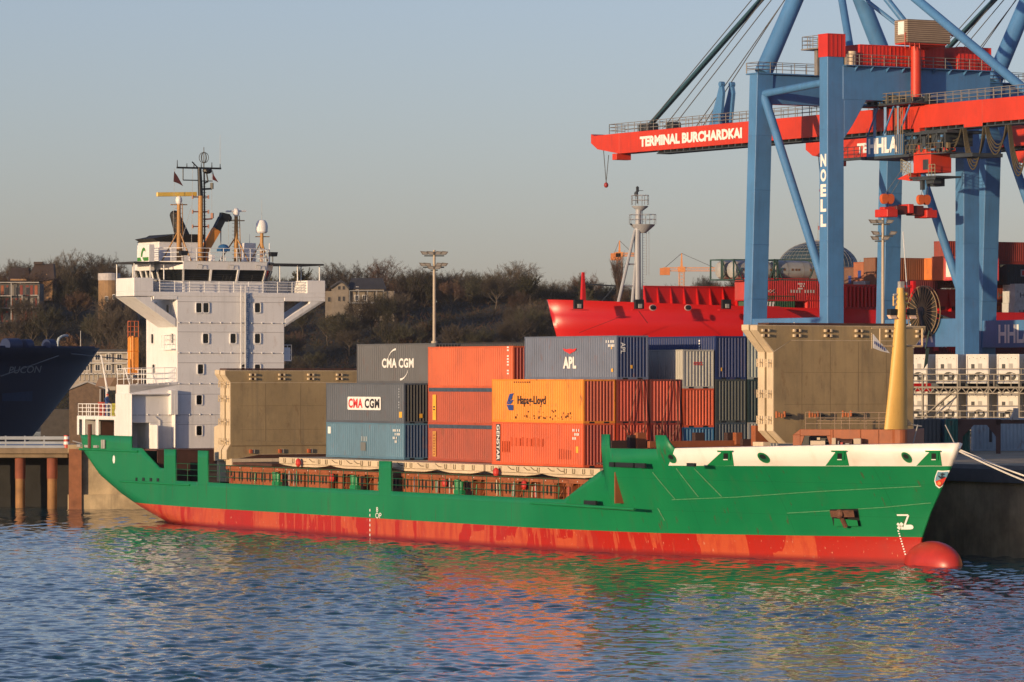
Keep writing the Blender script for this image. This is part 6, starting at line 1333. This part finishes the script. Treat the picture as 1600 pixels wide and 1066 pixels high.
def twig_mat(name, col):
    m, nt, b = nodes(name); L = nt.links.new; oi = N(nt, 'ShaderNodeObjectInfo'); tc = N(nt, 'ShaderNodeTexCoord')
    nz = N(nt, 'ShaderNodeTexNoise'); nz.inputs['Scale'].default_value = .35; L(tc.outputs['Object'], nz.inputs[0])
    hs = N(nt, 'ShaderNodeMix', data_type='RGBA'); hs.inputs[6].default_value = (*[c * .5 for c in col], 1); hs.inputs[7].default_value = (*[c * 1.5 for c in col], 1)
    ad = N(nt, 'ShaderNodeMath', operation='MULTIPLY_ADD'); ad.inputs[1].default_value = 1.0; L(oi.outputs['Random'], ad.inputs[0]); L(nz.outputs[0], ad.inputs[2])
    sb = N(nt, 'ShaderNodeMath', operation='SUBTRACT'); sb.inputs[1].default_value = .5; sb.use_clamp = True; L(ad.outputs[0], sb.inputs[0]); L(sb.outputs[0], hs.inputs[0]); L(hs.outputs[2], b.inputs['Base Color']); b.inputs['Roughness'].default_value = .9; b.inputs['Specular IOR Level'].default_value = .1
    return m
TWIG = [twig_mat('grey_brown_twigs', (.092, .075, .055)), twig_mat('red_brown_twigs', (.100, .060, .040)), twig_mat('olive_twigs', (.062, .060, .036)), twig_mat('dark_evergreen', (.018, .026, .014))]
BARK = paint('bark', (.075, .058, .042), .9, .3, 1)
def make_tree(seed, kind):                       # kind 0 round bare, 1 dense bare, 2 narrow bare, 3 leafy evergreen
    r = random.Random(seed); tr = MB(); tw = []
    spread = {0: 1.0, 1: .95, 2: .34, 3: .6}[kind]
    def outside(v, k=1.0): return (v.x / 4.0) ** 2 + (v.y / 4.0) ** 2 + ((v.z - 5.9) / 4.7) ** 2 > k
    def grow(p, d, ln, rad, lvl):
        q = p + d * ln; mid = p.lerp(q, .5) + Vector((r.uniform(-1, 1), r.uniform(-1, 1), 0)) * ln * .07
        n = 7 if lvl == 0 else (5 if lvl == 1 else 3); tr.tube(p, mid, rad, rad * .82, n, 0, False); tr.tube(mid, q, rad * .82, rad * .6, n, 0, False)
        if lvl >= 2: tw.append((p, q, d, ln))
        if kind < 2 and lvl >= 2 and outside(q): return
        if lvl >= 4 or ln < .5: return
        k = (7, 5, 4, 2)[lvl]
        for i in range(k):
            a = 2 * math.pi * (i * .618 + r.random() * .25); f = (.45 + .55 * i / (k - 1)) if k > 1 else 1
            tilt = (r.uniform(.55, 1.05) * (1.15 - .5 * f)) * (spread if lvl < 2 else max(spread, .55))
            ax = d.orthogonal().normalized(); bx = d.cross(ax); nd = d * math.cos(tilt) + (ax * math.cos(a) + bx * math.sin(a)) * math.sin(tilt); nd = (nd + Vector((0, 0, .22 if lvl else .05))).normalized()
            st = p.lerp(q, f); grow(st, nd, ln * r.uniform(.52, .78) * (1.12 if lvl == 0 else 1), rad * (.46 if lvl == 0 else .55), lvl + 1)
    grow(Vector((0, 0, -.3)), Vector((r.uniform(-.05, .05), r.uniform(-.05, .05), 1)).normalized(), 4.4 if kind != 2 else 5.2, .24, 0)
    cr = MB(); NT = {0: 26, 1: 34, 2: 15, 3: 16}[kind]
    for p, q, d, ln in tw:
        for _ in range(NT):
            nd = (d * .6 + Vector((r.gauss(0, .5), r.gauss(0, .5), r.gauss(.2, .45)))).normalized(); o = p.lerp(q, r.uniform(.1, 1.05)) + Vector((r.gauss(0, .12), r.gauss(0, .12), r.gauss(0, .12)))
            l = r.uniform(.22, .6) if kind != 3 else r.uniform(.2, .45); w_ = r.uniform(.010, .022) if kind != 3 else .13
            if kind < 2 and outside(o + nd * l, 1.08): continue
            s = nd.cross(Vector((r.uniform(-1, 1), r.uniform(-1, 1), r.uniform(-1, 1)))).normalized() * w_
            k = len(cr.v); cr.v += [tuple(o - s), tuple(o + s), tuple(o + nd * l)]; cr.f.append((k, k + 1, k + 2)); cr.m.append(0)
    return tr.mesh('trunk', BARK), cr.mesh('crown', TWIG[0])
PROTO = [make_tree(s, k) for s, k in ((1, 0), (2, 0), (3, 1), (4, 1), (5, 2), (6, 3), (7, 0))]
PH = [max(v.co.z for v in c.vertices) for t, c in PROTO]
def tree(px, ytop, H, v, mat_i, label, Y=None, grp='trees on the hillside', sx=1.0):
    if Y is None: Y = 1180
    p = at_y(px, ytop, Y); z0 = p.z - H; s = H / PH[v]
    c = empty('bare_tree' if v != 5 else 'evergreen_tree', (p.x, p.y, min(z0, hz(p.x, p.y))), rnd.uniform(0, 6.28), label=label, cat='tree', group=grp); c.scale = (s * sx, s * sx, (p.z - min(z0, hz(p.x, p.y))) / PH[v])
    for nm, me in zip(('trunk', 'crown'), PROTO[v]):
        o = bpy.data.objects.new(nm, me); link(o, c)
        if nm == 'crown': o.material_slots[0].link = 'OBJECT'; o.material_slots[0].material = TWIG[mat_i]
    return c
for px, yt, H, v, m, lab, sx in (
    (112, 385, 19, 0, 0, 'tall bare tree with open crown above the dark roofed house at the left', 1), (158, 393, 16, 6, 0, 'bare round tree just left of the white bridge wing', 1.35), (30, 403, 11, 6, 0, 'bare tree behind the dark gabled roof at the left edge', 1.2),
    (540, 407, 15, 6, 0, 'grey bare round tree behind the villa', 1.35), (606, 397, 17, 0, 1, 'tall reddish bare tree right of the villa', 1.1), (655, 412, 15, 3, 1, 'dense bare tree just left of the floodlight mast', 1.2),
    (806, 406, 17, 6, 0, 'dark bare tree with wide round crown standing above the others, right of the floodlight mast', 1.45), (735, 421, 13, 3, 0, 'dense bare tree between the floodlight mast and the wide round crown', 1.2),
    (965, 388, 16, 4, 1, 'slim poplar like bare tree behind the grey ship mast', .9), (1104, 428, 9, 1, 0, 'low bare tree left of the tank containers', 1.1), (1330, 402, 13, 0, 0, 'bare tree between the dome and the third crane leg', 1.0), (915, 420, 13, 3, 1, 'dense brown bare tree above the red bow', 1.0)):
    tree(px, yt, H, v, m, lab, sx=sx)
GEN = 'bare winter tree in the crowd on the wooded slope'
for i in range(92):                              # ridge
    px = -140 + i * 18.4 + rnd.uniform(-9, 9)
    if 500 < px < 620 and rnd.random() < .5: continue
    yb = interp(px, [(0, 418), (130, 405), (200, 412), (500, 428), (560, 425), (680, 424), (760, 428), (850, 436), (1000, 442), (1100, 438), (1200, 442), (1600, 440)])
    tree(px, yb + rnd.uniform(-10, 16), rnd.uniform(12, 17), rnd.choice((0, 1, 2, 3, 6, 0)), rnd.choice((0, 0, 1, 2)), GEN, Y=rnd.uniform(1150, 1205), sx=rnd.uniform(1.0, 1.4))
for i in range(70):
    px = i * 17 + rnd.uniform(-6, 6)
    if 505 < px < 570: continue
    Y = rnd.uniform(1195, 1225); x = (px - 800) / FPX * Y; H = rnd.uniform(6.5, 9); tree(px, YH - (hz(x, Y) + H - CAMH) * FPX / Y, H + 4.5, rnd.choice((3, 2, 3)), rnd.choice((0, 2, 2)), 'low bushy bare tree filling the ridge line', Y=Y, sx=rnd.uniform(1.5, 1.9))
SLOPE = 'bare tree on the lower slope below the ridge'
for i in range(112):
    px = rnd.uniform(-120, 1180); Y = rnd.uniform(1020, 1160)
    if 505 < px < 620 and rnd.random() < .75: continue
    x = (px - 800) / FPX * Y; H = rnd.uniform(7, 12); zt = hz(x, Y) + H; py = YH - (zt - CAMH) * FPX / Y
    tree(px, py, H, rnd.choice((0, 2, 3, 2, 3, 3, 5)), rnd.choice((0, 1, 2, 2)), SLOPE, Y=Y, sx=rnd.uniform(1.1, 1.5))
for px, py, H, Y in ((533, 485, 5.5, 1120), (520, 492, 4, 1118), (585, 500, 5, 1120)): o = tree(px, py, H, 5, 3, 'dark evergreen bush in front of the villa', Y=Y, grp='evergreens by the villa', sx=1.6)
tree(208, 503, 9, 2, 0, 'pale bare shrub lit by the sun left of the yellow lifeboat ramp', Y=1020, sx=1.5)
for px, py, H, Y in ((170, 474, 9, 1070), (150, 478, 9, 1072), (192, 470, 9, 1068), (560, 462, 9, 1095), (582, 455, 10, 1098), (600, 452, 10, 1096), (622, 448, 11, 1100), (550, 490, 5, 1090), (512, 488, 6, 1092), (20, 492, 7, 1085), (50, 494, 7, 1085), (75, 470, 9, 1085)): tree(px, py, H, rnd.choice((2, 3)), rnd.choice((0, 2)), 'bare bushy tree growing close in front of a hillside house', Y=Y, sx=1.3)
THK = [twig_mat('thicket_brown', (.045, .034, .022)), twig_mat('thicket_red_brown', (.060, .032, .020)), twig_mat('thicket_olive', (.030, .030, .016))]
# thicket over the slope
cr = MB()
for _ in range(9000):
    Y = rnd.uniform(990, 1180); x = rnd.uniform(-.125, .07) * Y; z = hz(x, Y)
    for k in range(7):
        d = Vector((rnd.gauss(0, .6), rnd.gauss(0, .6), abs(rnd.gauss(.5, .5)))).normalized(); o = Vector((x, Y, z)) + Vector((rnd.gauss(0, .8), rnd.gauss(0, .8), rnd.uniform(0, 1.4))); s = d.cross(Vector((rnd.uniform(-1, 1), 1, rnd.uniform(-1, 1)))).normalized() * .06
        b = len(cr.v); cr.v += [tuple(o - s), tuple(o + s), tuple(o + d * rnd.uniform(.7, 1.8))]; cr.f.append((b, b + 1, b + 2)); cr.m.append(rnd.choice((0, 1, 2)) if x > -60 else rnd.choice((0, 2, 2)))
tag(cr.build('thicket', [THK[0], THK[1], THK[2]]), 'brown and olive thicket covering the slope', 'undergrowth', kind='stuff')
# ---- houses
def bwin(name, mb, m, parent): return mb.build(name, m, parent)
HGL = paint('house_window_glass', (.02, .022, .025), .1)
PLAS = paint('shaded_plaster', (.20, .17, .135), .85, .2, .3, streak=.3, dirt=.3)  # shade on the villa put into a darker wall colour
SLATEROOF = paint('slate_roof', (.035, .036, .042), .7, .2, .5)
BROOF = paint('brown_tile_roof', (.045, .030, .024), .8, .25, .5)
def building(name, px0, px1, ybase, Y, label, rz=0.0):
    a = at_y(px0, ybase, Y); b = at_y(px1, ybase, Y); c = empty(name, a, rz, label=label, cat='house'); k = Y / FPX
    return c, (b.x - a.x), k
def P(mb, k, h0, x0, x1, y0, y1, d0, d1, mi=0): mb.box(x0 * k, x1 * k, d0, d1, (h0 - y1) * k, (h0 - y0) * k, mi)     # pixel offsets to metres
def winset(c, k, h0, specs, m_frame, d=-.05):
    for x, y, w_, h_ in specs:
        mb = MB(); P(mb, k, h0, x, x + w_, y, y + h_, d - .06, d, 0); P(mb, k, h0, x + w_ * .12, x + w_ * .47, y + h_ * .08, y + h_ * .94, d - .09, d - .05, 1); P(mb, k, h0, x + w_ * .53, x + w_ * .88, y + h_ * .08, y + h_ * .94, d - .09, d - .05, 1); mb.build('window', [m_frame, HGL], c)
# villa: gabled bay on the left, verandas on the right
c, W_, k = building('villa', 508, 616, 512, 1120, 'pale old villa with curved gable, blue slate roof and verandas on the wooded hill')
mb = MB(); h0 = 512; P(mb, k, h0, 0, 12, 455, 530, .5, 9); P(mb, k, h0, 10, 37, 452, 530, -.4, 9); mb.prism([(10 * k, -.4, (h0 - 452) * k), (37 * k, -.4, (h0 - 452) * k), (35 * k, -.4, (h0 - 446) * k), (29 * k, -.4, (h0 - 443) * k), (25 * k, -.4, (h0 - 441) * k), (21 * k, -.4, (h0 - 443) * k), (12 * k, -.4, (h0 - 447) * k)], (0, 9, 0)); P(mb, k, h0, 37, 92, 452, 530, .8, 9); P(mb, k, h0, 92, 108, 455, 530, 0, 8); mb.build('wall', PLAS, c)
mb = MB(); mb.prism([(34 * k, .3, (h0 - 452) * k), (95 * k, .3, (h0 - 452) * k), (88 * k, 4, (h0 - 434) * k), (44 * k, 4, (h0 - 434) * k)], (0, 5, 0)); mb.prism([(34 * k, 0, (h0 - 452) * k), (95 * k, 0, (h0 - 452) * k), (88 * k, 4, (h0 - 434) * k), (40 * k, 4, (h0 - 434) * k)], (0, .3, 0)); P(mb, k, h0, 58, 66, 434, 441, 4, 5); mb.path([(9 * k, -.6, (h0 - 450) * k), (20 * k, -.6, (h0 - 442) * k), (25 * k, -.6, (h0 - 440) * k), (30 * k, -.6, (h0 - 442) * k), (38 * k, -.6, (h0 - 451) * k)], .35, 6); mb.build('roof', SLATEROOF, c)
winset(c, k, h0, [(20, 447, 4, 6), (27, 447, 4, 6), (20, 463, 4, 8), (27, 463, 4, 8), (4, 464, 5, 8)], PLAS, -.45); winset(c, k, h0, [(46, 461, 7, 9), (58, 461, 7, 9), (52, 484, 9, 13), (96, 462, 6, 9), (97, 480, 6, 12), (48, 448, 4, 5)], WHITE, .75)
mb = MB(); P(mb, k, h0, 38, 92, 472, 474.5, -1.4, .8); P(mb, k, h0, 38, 92, 454, 455, -1.2, .8); [P(mb, k, h0, x, x + 1, 455, 473, -1.3, -1.1) for x in (38, 52, 66, 80, 91)]; mb.build('veranda', paint('grey_veranda', (.22, .23, .24), .7), c)
# striped modern apartments at the left edge
c, W_, k = building('apartment_house', -30, 62, 506, 1110, 'modern apartment house with red and grey striped cladding and white frames at the left edge')
h0 = 506; mb = MB(); P(mb, k, h0, 0, 92, 443, 512, 0, 10); mb.build('wall', paint('grey_cladding', (.06, .06, .06), .7), c)  # cladding colour darkened to hold the shade on this house
pm = [paint('red_panel', (.17, .03, .02), .7), paint('orange_panel', (.25, .075, .03), .7), paint('pale_panel', (.18, .16, .14), .7)]
for j in range(3):
    for i in range(12):
        x = 2 + i * 7.5 + rnd.uniform(-1, 1); mb = MB(); P(mb, k, h0, x, x + rnd.choice((3, 4.5)), 446 + j * 20, 463 + j * 20, -.08, 0, 0); mb.build('cladding_panel', pm[rnd.choice((0, 0, 1, 2))], c)
    winset(c, k, h0, [(8 + i * 15.5 + rnd.uniform(-2, 2), 449 + j * 20, 6, 12) for i in range(5)], paint('dark_frame', (.05, .05, .05), .6), -.1)
mb = MB(); [P(mb, k, h0, x, x + 1.3, y0, 512, -1.8, -1.6) for x, y0 in ((48, 443), (65, 461), (90, 461))]; [P(mb, k, h0, x0, x1, y, y + 1.3, -1.8, 0) for x0, x1, y in ((0, 92, 441), (0, 48, 462), (60, 67, 461), (78, 92, 461), (0, 92, 481))]; mb.build('balcony_frame', paint('grey_white_frame', (.34, .33, .31), .6), c)
# dark gabled house behind it
c, W_, k = building('gabled_house', 12, 86, 450, 1150, 'house with steep dark brown gables at the top left')
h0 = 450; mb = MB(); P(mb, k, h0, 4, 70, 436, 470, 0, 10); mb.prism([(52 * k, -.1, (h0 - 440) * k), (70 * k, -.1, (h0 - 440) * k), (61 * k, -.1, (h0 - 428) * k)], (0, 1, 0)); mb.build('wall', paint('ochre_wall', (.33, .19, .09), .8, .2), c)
mb = MB(); mb.prism([(0, -.5, (h0 - 441) * k), (34 * k, -.5, (h0 - 441) * k), (30 * k, 4, (h0 - 418) * k), (4 * k, 4, (h0 - 418) * k)], (0, 4, 0)); mb.prism([(28 * k, -1, (h0 - 443) * k), (50 * k, -1, (h0 - 443) * k), (62 * k, 2, (h0 - 414) * k), (42 * k, 2, (h0 - 410) * k)], (0, 3, 0)); mb.prism([(48 * k, -1.2, (h0 - 440) * k), (74 * k, -1.2, (h0 - 436) * k), (70 * k, 2, (h0 - 412) * k), (58 * k, 2, (h0 - 412) * k)], (0, 4, 0)); P(mb, k, h0, 40, 54, 409, 413, 1, 3); mb.build('roof', BROOF, c)
winset(c, k, h0, [(58, 433, 4, 6), (20, 440, 4, 5)], WHITE, -.15)
# round fronted house under the bridge wing
c, W_, k = building('round_house', 152, 186, 500, 1100, 'ochre round fronted building with a white band along its top, left of the bridge wing')
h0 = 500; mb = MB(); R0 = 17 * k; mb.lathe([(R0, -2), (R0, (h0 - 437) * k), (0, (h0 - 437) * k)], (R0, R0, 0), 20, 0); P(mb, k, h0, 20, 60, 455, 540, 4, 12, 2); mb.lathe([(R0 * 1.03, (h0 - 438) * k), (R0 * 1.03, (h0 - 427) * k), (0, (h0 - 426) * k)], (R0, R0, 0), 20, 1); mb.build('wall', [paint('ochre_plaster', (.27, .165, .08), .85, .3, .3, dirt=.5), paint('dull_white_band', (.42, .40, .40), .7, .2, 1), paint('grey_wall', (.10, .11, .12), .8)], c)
winset(c, k, h0, [(12, 463, 5, 8), (12, 480, 5, 8), (24, 460, 4, 8)], WHITE, -.1)
# white balconied house lower down, shed by the water
c, W_, k = building('balcony_house', 108, 212, 598, 985, 'low white house with balconies near the water, between the blue bow and the green ship'); h0 = 598
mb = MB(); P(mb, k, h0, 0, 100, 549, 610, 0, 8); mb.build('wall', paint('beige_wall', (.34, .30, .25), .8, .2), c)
mb = MB(); [P(mb, k, h0, 0, 92, y, y + 2.0, -1.2, 0) for y in (550, 566.5, 583)]; [P(mb, k, h0, x, x + 1, 583, 594, -1.2, -1.0) for x in range(3, 90, 7)]; [P(mb, k, h0, x, x + 1.4, 551, 583, -1.1, -.9) for x in (28, 62, 91)]; mb.build('balcony', paint('balcony_white', (.48, .46, .43), .6), c)
winset(c, k, h0, [(6 + i * 17, 553 + j * 16.5, 9, 10) for i in range(5) for j in range(2)], WHITE, -.02)
mb = MB(); P(mb, k, h0, -3, 104, 546, 549, -1, 8.5); mb.build('roof', SLATEROOF, c)
c, W_, k = building('gabled_shed', 108, 162, 700, 620, 'brown shed with a low gabled roof behind the stern railing'); h0 = 700
mb = MB(); P(mb, k, h0, 0, 54, 608, 700, 0, 9); mb.prism([(0, 0, (h0 - 608) * k), (54 * k, 0, (h0 - 608) * k), (29 * k, 0, (h0 - 598) * k)], (0, 9, 0)); mb.build('wall', paint('brown_boards', (.13, .085, .055), .85, .3, 1.5, streak=.4), c)
mb = MB(); mb.path([(-2 * k, -.2, (h0 - 609) * k), (29 * k, -.2, (h0 - 596.5) * k), (60 * k, -.2, (h0 - 608) * k)], .12, 6); mb.tube((60 * k, -.2, (h0 - 608) * k), (60 * k, -.2, 0), .12, .12); mb.tube((49 * k, -.3, (h0 - 608) * k), (49 * k, -.3, 0), .1, .1); mb.build('roof_edge', paint('grey_edge', (.33, .32, .31), .6), c)
c, W_, k = building('harbour_sheds', 60, 330, 720, 640, 'dark harbour sheds and trees line behind the stern house'); h0 = 720
mb = MB(); P(mb, k, h0, 0, 150, 640, 720, 3, 9); P(mb, k, h0, 56, 80, 625, 720, 2, 9); P(mb, k, h0, 80, 150, 632, 720, 2.5, 9); mb.build('wall', paint('dark_shed', (.055, .048, .042), .85, .3, 1), c)
winset(c, k, h0, [(60 + i * 8, 655 + 12 * j, 4, 6) for i in range(3) for j in range(3)], paint('shed_frame', (.25, .22, .19), .7), 1.9)
# glass dome
p = at_y(1278, 419, 1000); c = empty('domed_building', (p.x, p.y, 3), 0, label='round building with dark glass dome and flag between the first crane legs', cat='dome'); k = 1000 / FPX; zb = p.z - 3; rb = 63 * k
mb = MB(); mb.lathe([(rb * .98, 0), (rb * .98, zb)], (0, 0, 0), 40); mb.build('drum_wall', paint('drum_wall', (.10, .09, .085), .8), c, smooth=True)
pf = [(rb * math.cos(a), zb + 42 * k * math.sin(a)) for a in [math.pi / 2 * i / 10 for i in range(11)]]
mb = MB(); mb.lathe(pf, (0, 0, 0), 48); mb.build('dome', paint('dome_glass', (.03, .055, .07), .25, .15, .3), c, smooth=True)
mb = MB(); mb.lathe([(rb * 1.0, zb - .1), (rb * 1.03, zb), (rb * 1.0, zb + .15)], (0, 0, 0), 40)
for i in range(48):
    a = 2 * math.pi * i / 48; mb.path([(r_ * 1.004 * math.cos(a), r_ * 1.004 * math.sin(a), z) for r_, z in pf], .035, 4)
for j in range(1, 10): mb.path([(pf[j][0] * 1.004 * math.cos(2 * math.pi * i / 40), pf[j][0] * 1.004 * math.sin(2 * math.pi * i / 40), pf[j][1]) for i in range(41)], .03, 4)
mb.box(-.6, .6, -.6, .6, zb + 41.5 * k, zb + 44 * k); mb.tube((0, 0, zb + 6), (0, 0, zb + 71 * k), .07, .05, 6); mb.build('dome_rib', paint('pale_rib', (.26, .26, .25), .5), c)
mb = MB(); z = zb + 66 * k; mb.prism([(0, 0, z), (1.5, .1, z - .1), (1.5, .1, z - 1.0), (0, 0, z - .9)], (0, .03, 0)); mb.build('flag', paint('pink_flag', (.40, .16, .18), .8), c)
# distant tower cranes
TCM = paint('tower_crane_orange', (.62, .24, .07), .6)
def tower_crane(px, ytop, ybase, yj, jl, jr, Y, label):
    p = at_y(px, ybase + 60, Y); c = empty('tower_crane', p, 0, label=label, cat='tower crane', group='tower cranes on the horizon'); k = Y / FPX; h = lambda y: (ybase + 60 - y) * k
    mb = MB()
    def lat(a, b, w_, n):
        a = Vector(a); b = Vector(b); d = (b - a); u = d.normalized(); s = u.cross(Vector((0, 1, 0))).normalized() * w_ / 2; f = Vector((0, w_ / 2, 0))
        for q in (s + f, s - f, -s + f, -s - f): mb.beam(a + q, b + q, .16, .16)
        for i in range(n): mb.beam(a + d * (i / n) + s - f, a + d * ((i + 1) / n) - s - f, .12, .12); mb.beam(a + d * (i / n) - s - f, a + d * ((i + 1) / n) + s - f, .12, .12)
    lat((0, 0, 0), (0, 0, h(yj - 2)), 1.6, 16); mb.beam((0, 0, h(yj)), (0, 0, h(ytop)), .8, .8, (1, 0, 0), 0, (.3, .3)); m_ = mb; mb.box(-1.2, 1.2, -1, 1, h(yj + 4), h(yj - 4)); mb.build('tower', TCM, c)
    mb2 = MB(); mb = mb2; lat((-jl * k, 0, h(yj)), (jr * k, 0, h(yj)), 1.1, 22); mb2.build('jib', TCM, c)
    mb = MB(); mb.box(-jl * k - 1, -jl * k + 2.2, -1, 1, h(yj + 9), h(yj - 2)); mb.build('counterweight', paint('counterweight_orange', (.55, .18, .05), .7), c)
    mb = MB(); mb.tube((0, 0, h(ytop)), (jr * k * .95, 0, h(yj)), .12, .12, 4); mb.tube((0, 0, h(ytop)), (-jl * k, 0, h(yj)), .12, .12, 4); mb.build('tie', CABLE, c)
tower_crane(968, 376, 440, 398, 9, 24, 1400, 'orange tower crane behind the slim tree left of the grey ship mast'); tower_crane(1065, 396, 440, 421, 29, 60, 1400, 'orange tower crane with long jib left of the tank containers')
# ================================================================== the river
WY0, WY1 = 120.0, 420.0
nx = 880; ys = [WY0]
while ys[-1] < WY1: ys.append(ys[-1] + .17 * (ys[-1] / 170))
ys = np.array(ys); ny = len(ys); U = np.linspace(-.20, .20, nx); XX = U[None, :] * ys[:, None]; YY = np.repeat(ys[:, None], nx, 1); Z = np.zeros_like(XX)
rg = np.random.default_rng(11); wind = math.radians(255)
for i in range(130):
    lam = float(np.exp(rg.uniform(math.log(.36), math.log(3.0)))); th = wind + rg.normal(0, .8); kx, ky = 2 * math.pi / lam * math.cos(th), 2 * math.pi / lam * math.sin(th)
    amp = .0036 * lam ** .95 * rg.uniform(.5, 1.3); fade = np.clip(lam / (.17 * YY / 170 * 2.5 * max(.25, abs(math.sin(th)))) - .6, 0, 1)
    Z += amp * fade * np.sin(kx * XX + ky * YY + rg.uniform(0, 6.28))
gust = .80 + .38 * np.sin(XX * .11 + YY * .05 + 1) * np.sin(YY * .045 - XX * .04)
edge = np.clip(np.minimum.reduce([(U + .20)[None, :] / .012 + 0 * YY, (.20 - U)[None, :] / .012 + 0 * YY, (YY - WY0) / 6, (WY1 - YY) / 6]), 0, 1)
Z *= gust * edge
V = np.stack([XX, YY, Z], -1).reshape(-1, 3); idx = np.arange(nx * ny).reshape(ny, nx)
F = np.stack([idx[:-1, :-1], idx[:-1, 1:], idx[1:, 1:], idx[1:, :-1]], -1).reshape(-1, 4)
b = len(V); OUT = [(-430, 20), (430, 20), (430, 987), (-430, 987)]
V = np.vstack([V, [[x, y, 0] for x, y in OUT]]); c4 = [idx[0, 0], idx[0, -1], idx[-1, -1], idx[-1, 0]]
F = np.vstack([F, [[b, b + 1, c4[1], c4[0]], [b + 1, b + 2, c4[2], c4[1]], [b + 2, b + 3, c4[3], c4[2]], [b + 3, b, c4[0], c4[3]]]])
me = bpy.data.meshes.new('river_water'); me.vertices.add(len(V)); me.vertices.foreach_set('co', V.ravel()); me.loops.add(F.size); me.loops.foreach_set('vertex_index', F.ravel().astype(np.int32)); me.polygons.add(len(F)); me.polygons.foreach_set('loop_start', np.arange(0, F.size, 4, dtype=np.int32)); me.polygons.foreach_set('loop_total', np.full(len(F), 4, dtype=np.int32)); me.update(calc_edges=True); me.validate()
me.polygons.foreach_set('use_smooth', [True] * len(me.polygons))
m, nt, bs = nodes('river_water'); L = nt.links.new
bs.inputs['Base Color'].default_value = (.006, .058, .074, 1); bs.inputs['Roughness'].default_value = .025; bs.inputs['IOR'].default_value = 1.333
tc = N(nt, 'ShaderNodeTexCoord'); mp = N(nt, 'ShaderNodeMapping'); mp.inputs['Scale'].default_value = (1, .8, 1); mp.inputs['Rotation'].default_value = (0, 0, .3); L(tc.outputs['Object'], mp.inputs[0])
nz = N(nt, 'ShaderNodeTexNoise'); nz.inputs['Scale'].default_value = 5.0; nz.inputs['Detail'].default_value = 4; L(mp.outputs[0], nz.inputs[0])
bp = N(nt, 'ShaderNodeBump'); bp.inputs['Strength'].default_value = .22; bp.inputs['Distance'].default_value = .025; L(nz.outputs[0], bp.inputs['Height']); L(bp.outputs[0], bs.inputs['Normal'])
me.materials.append(m); o = bpy.data.objects.new('river_water', me); link(o); tag(o, kind='structure')
# ================================================================== river haze
mb = MB(); mb.box(-455, 455, -20, 1640, -5, 78); o = mb.build('haze', None); tag(o, kind='stuff')
m = bpy.data.materials.new('river_haze'); m.use_nodes = True; nt = m.node_tree; nt.nodes.clear(); oo = nt.nodes.new('ShaderNodeOutputMaterial'); pv = nt.nodes.new('ShaderNodeVolumePrincipled')
pv.inputs['Color'].default_value = (.86, .90, .95, 1); pv.inputs['Density'].default_value = .00004; pv.inputs['Anisotropy'].default_value = .2
nt.links.new(pv.outputs[0], oo.inputs['Volume']); o.data.materials.clear(); o.data.materials.append(m)
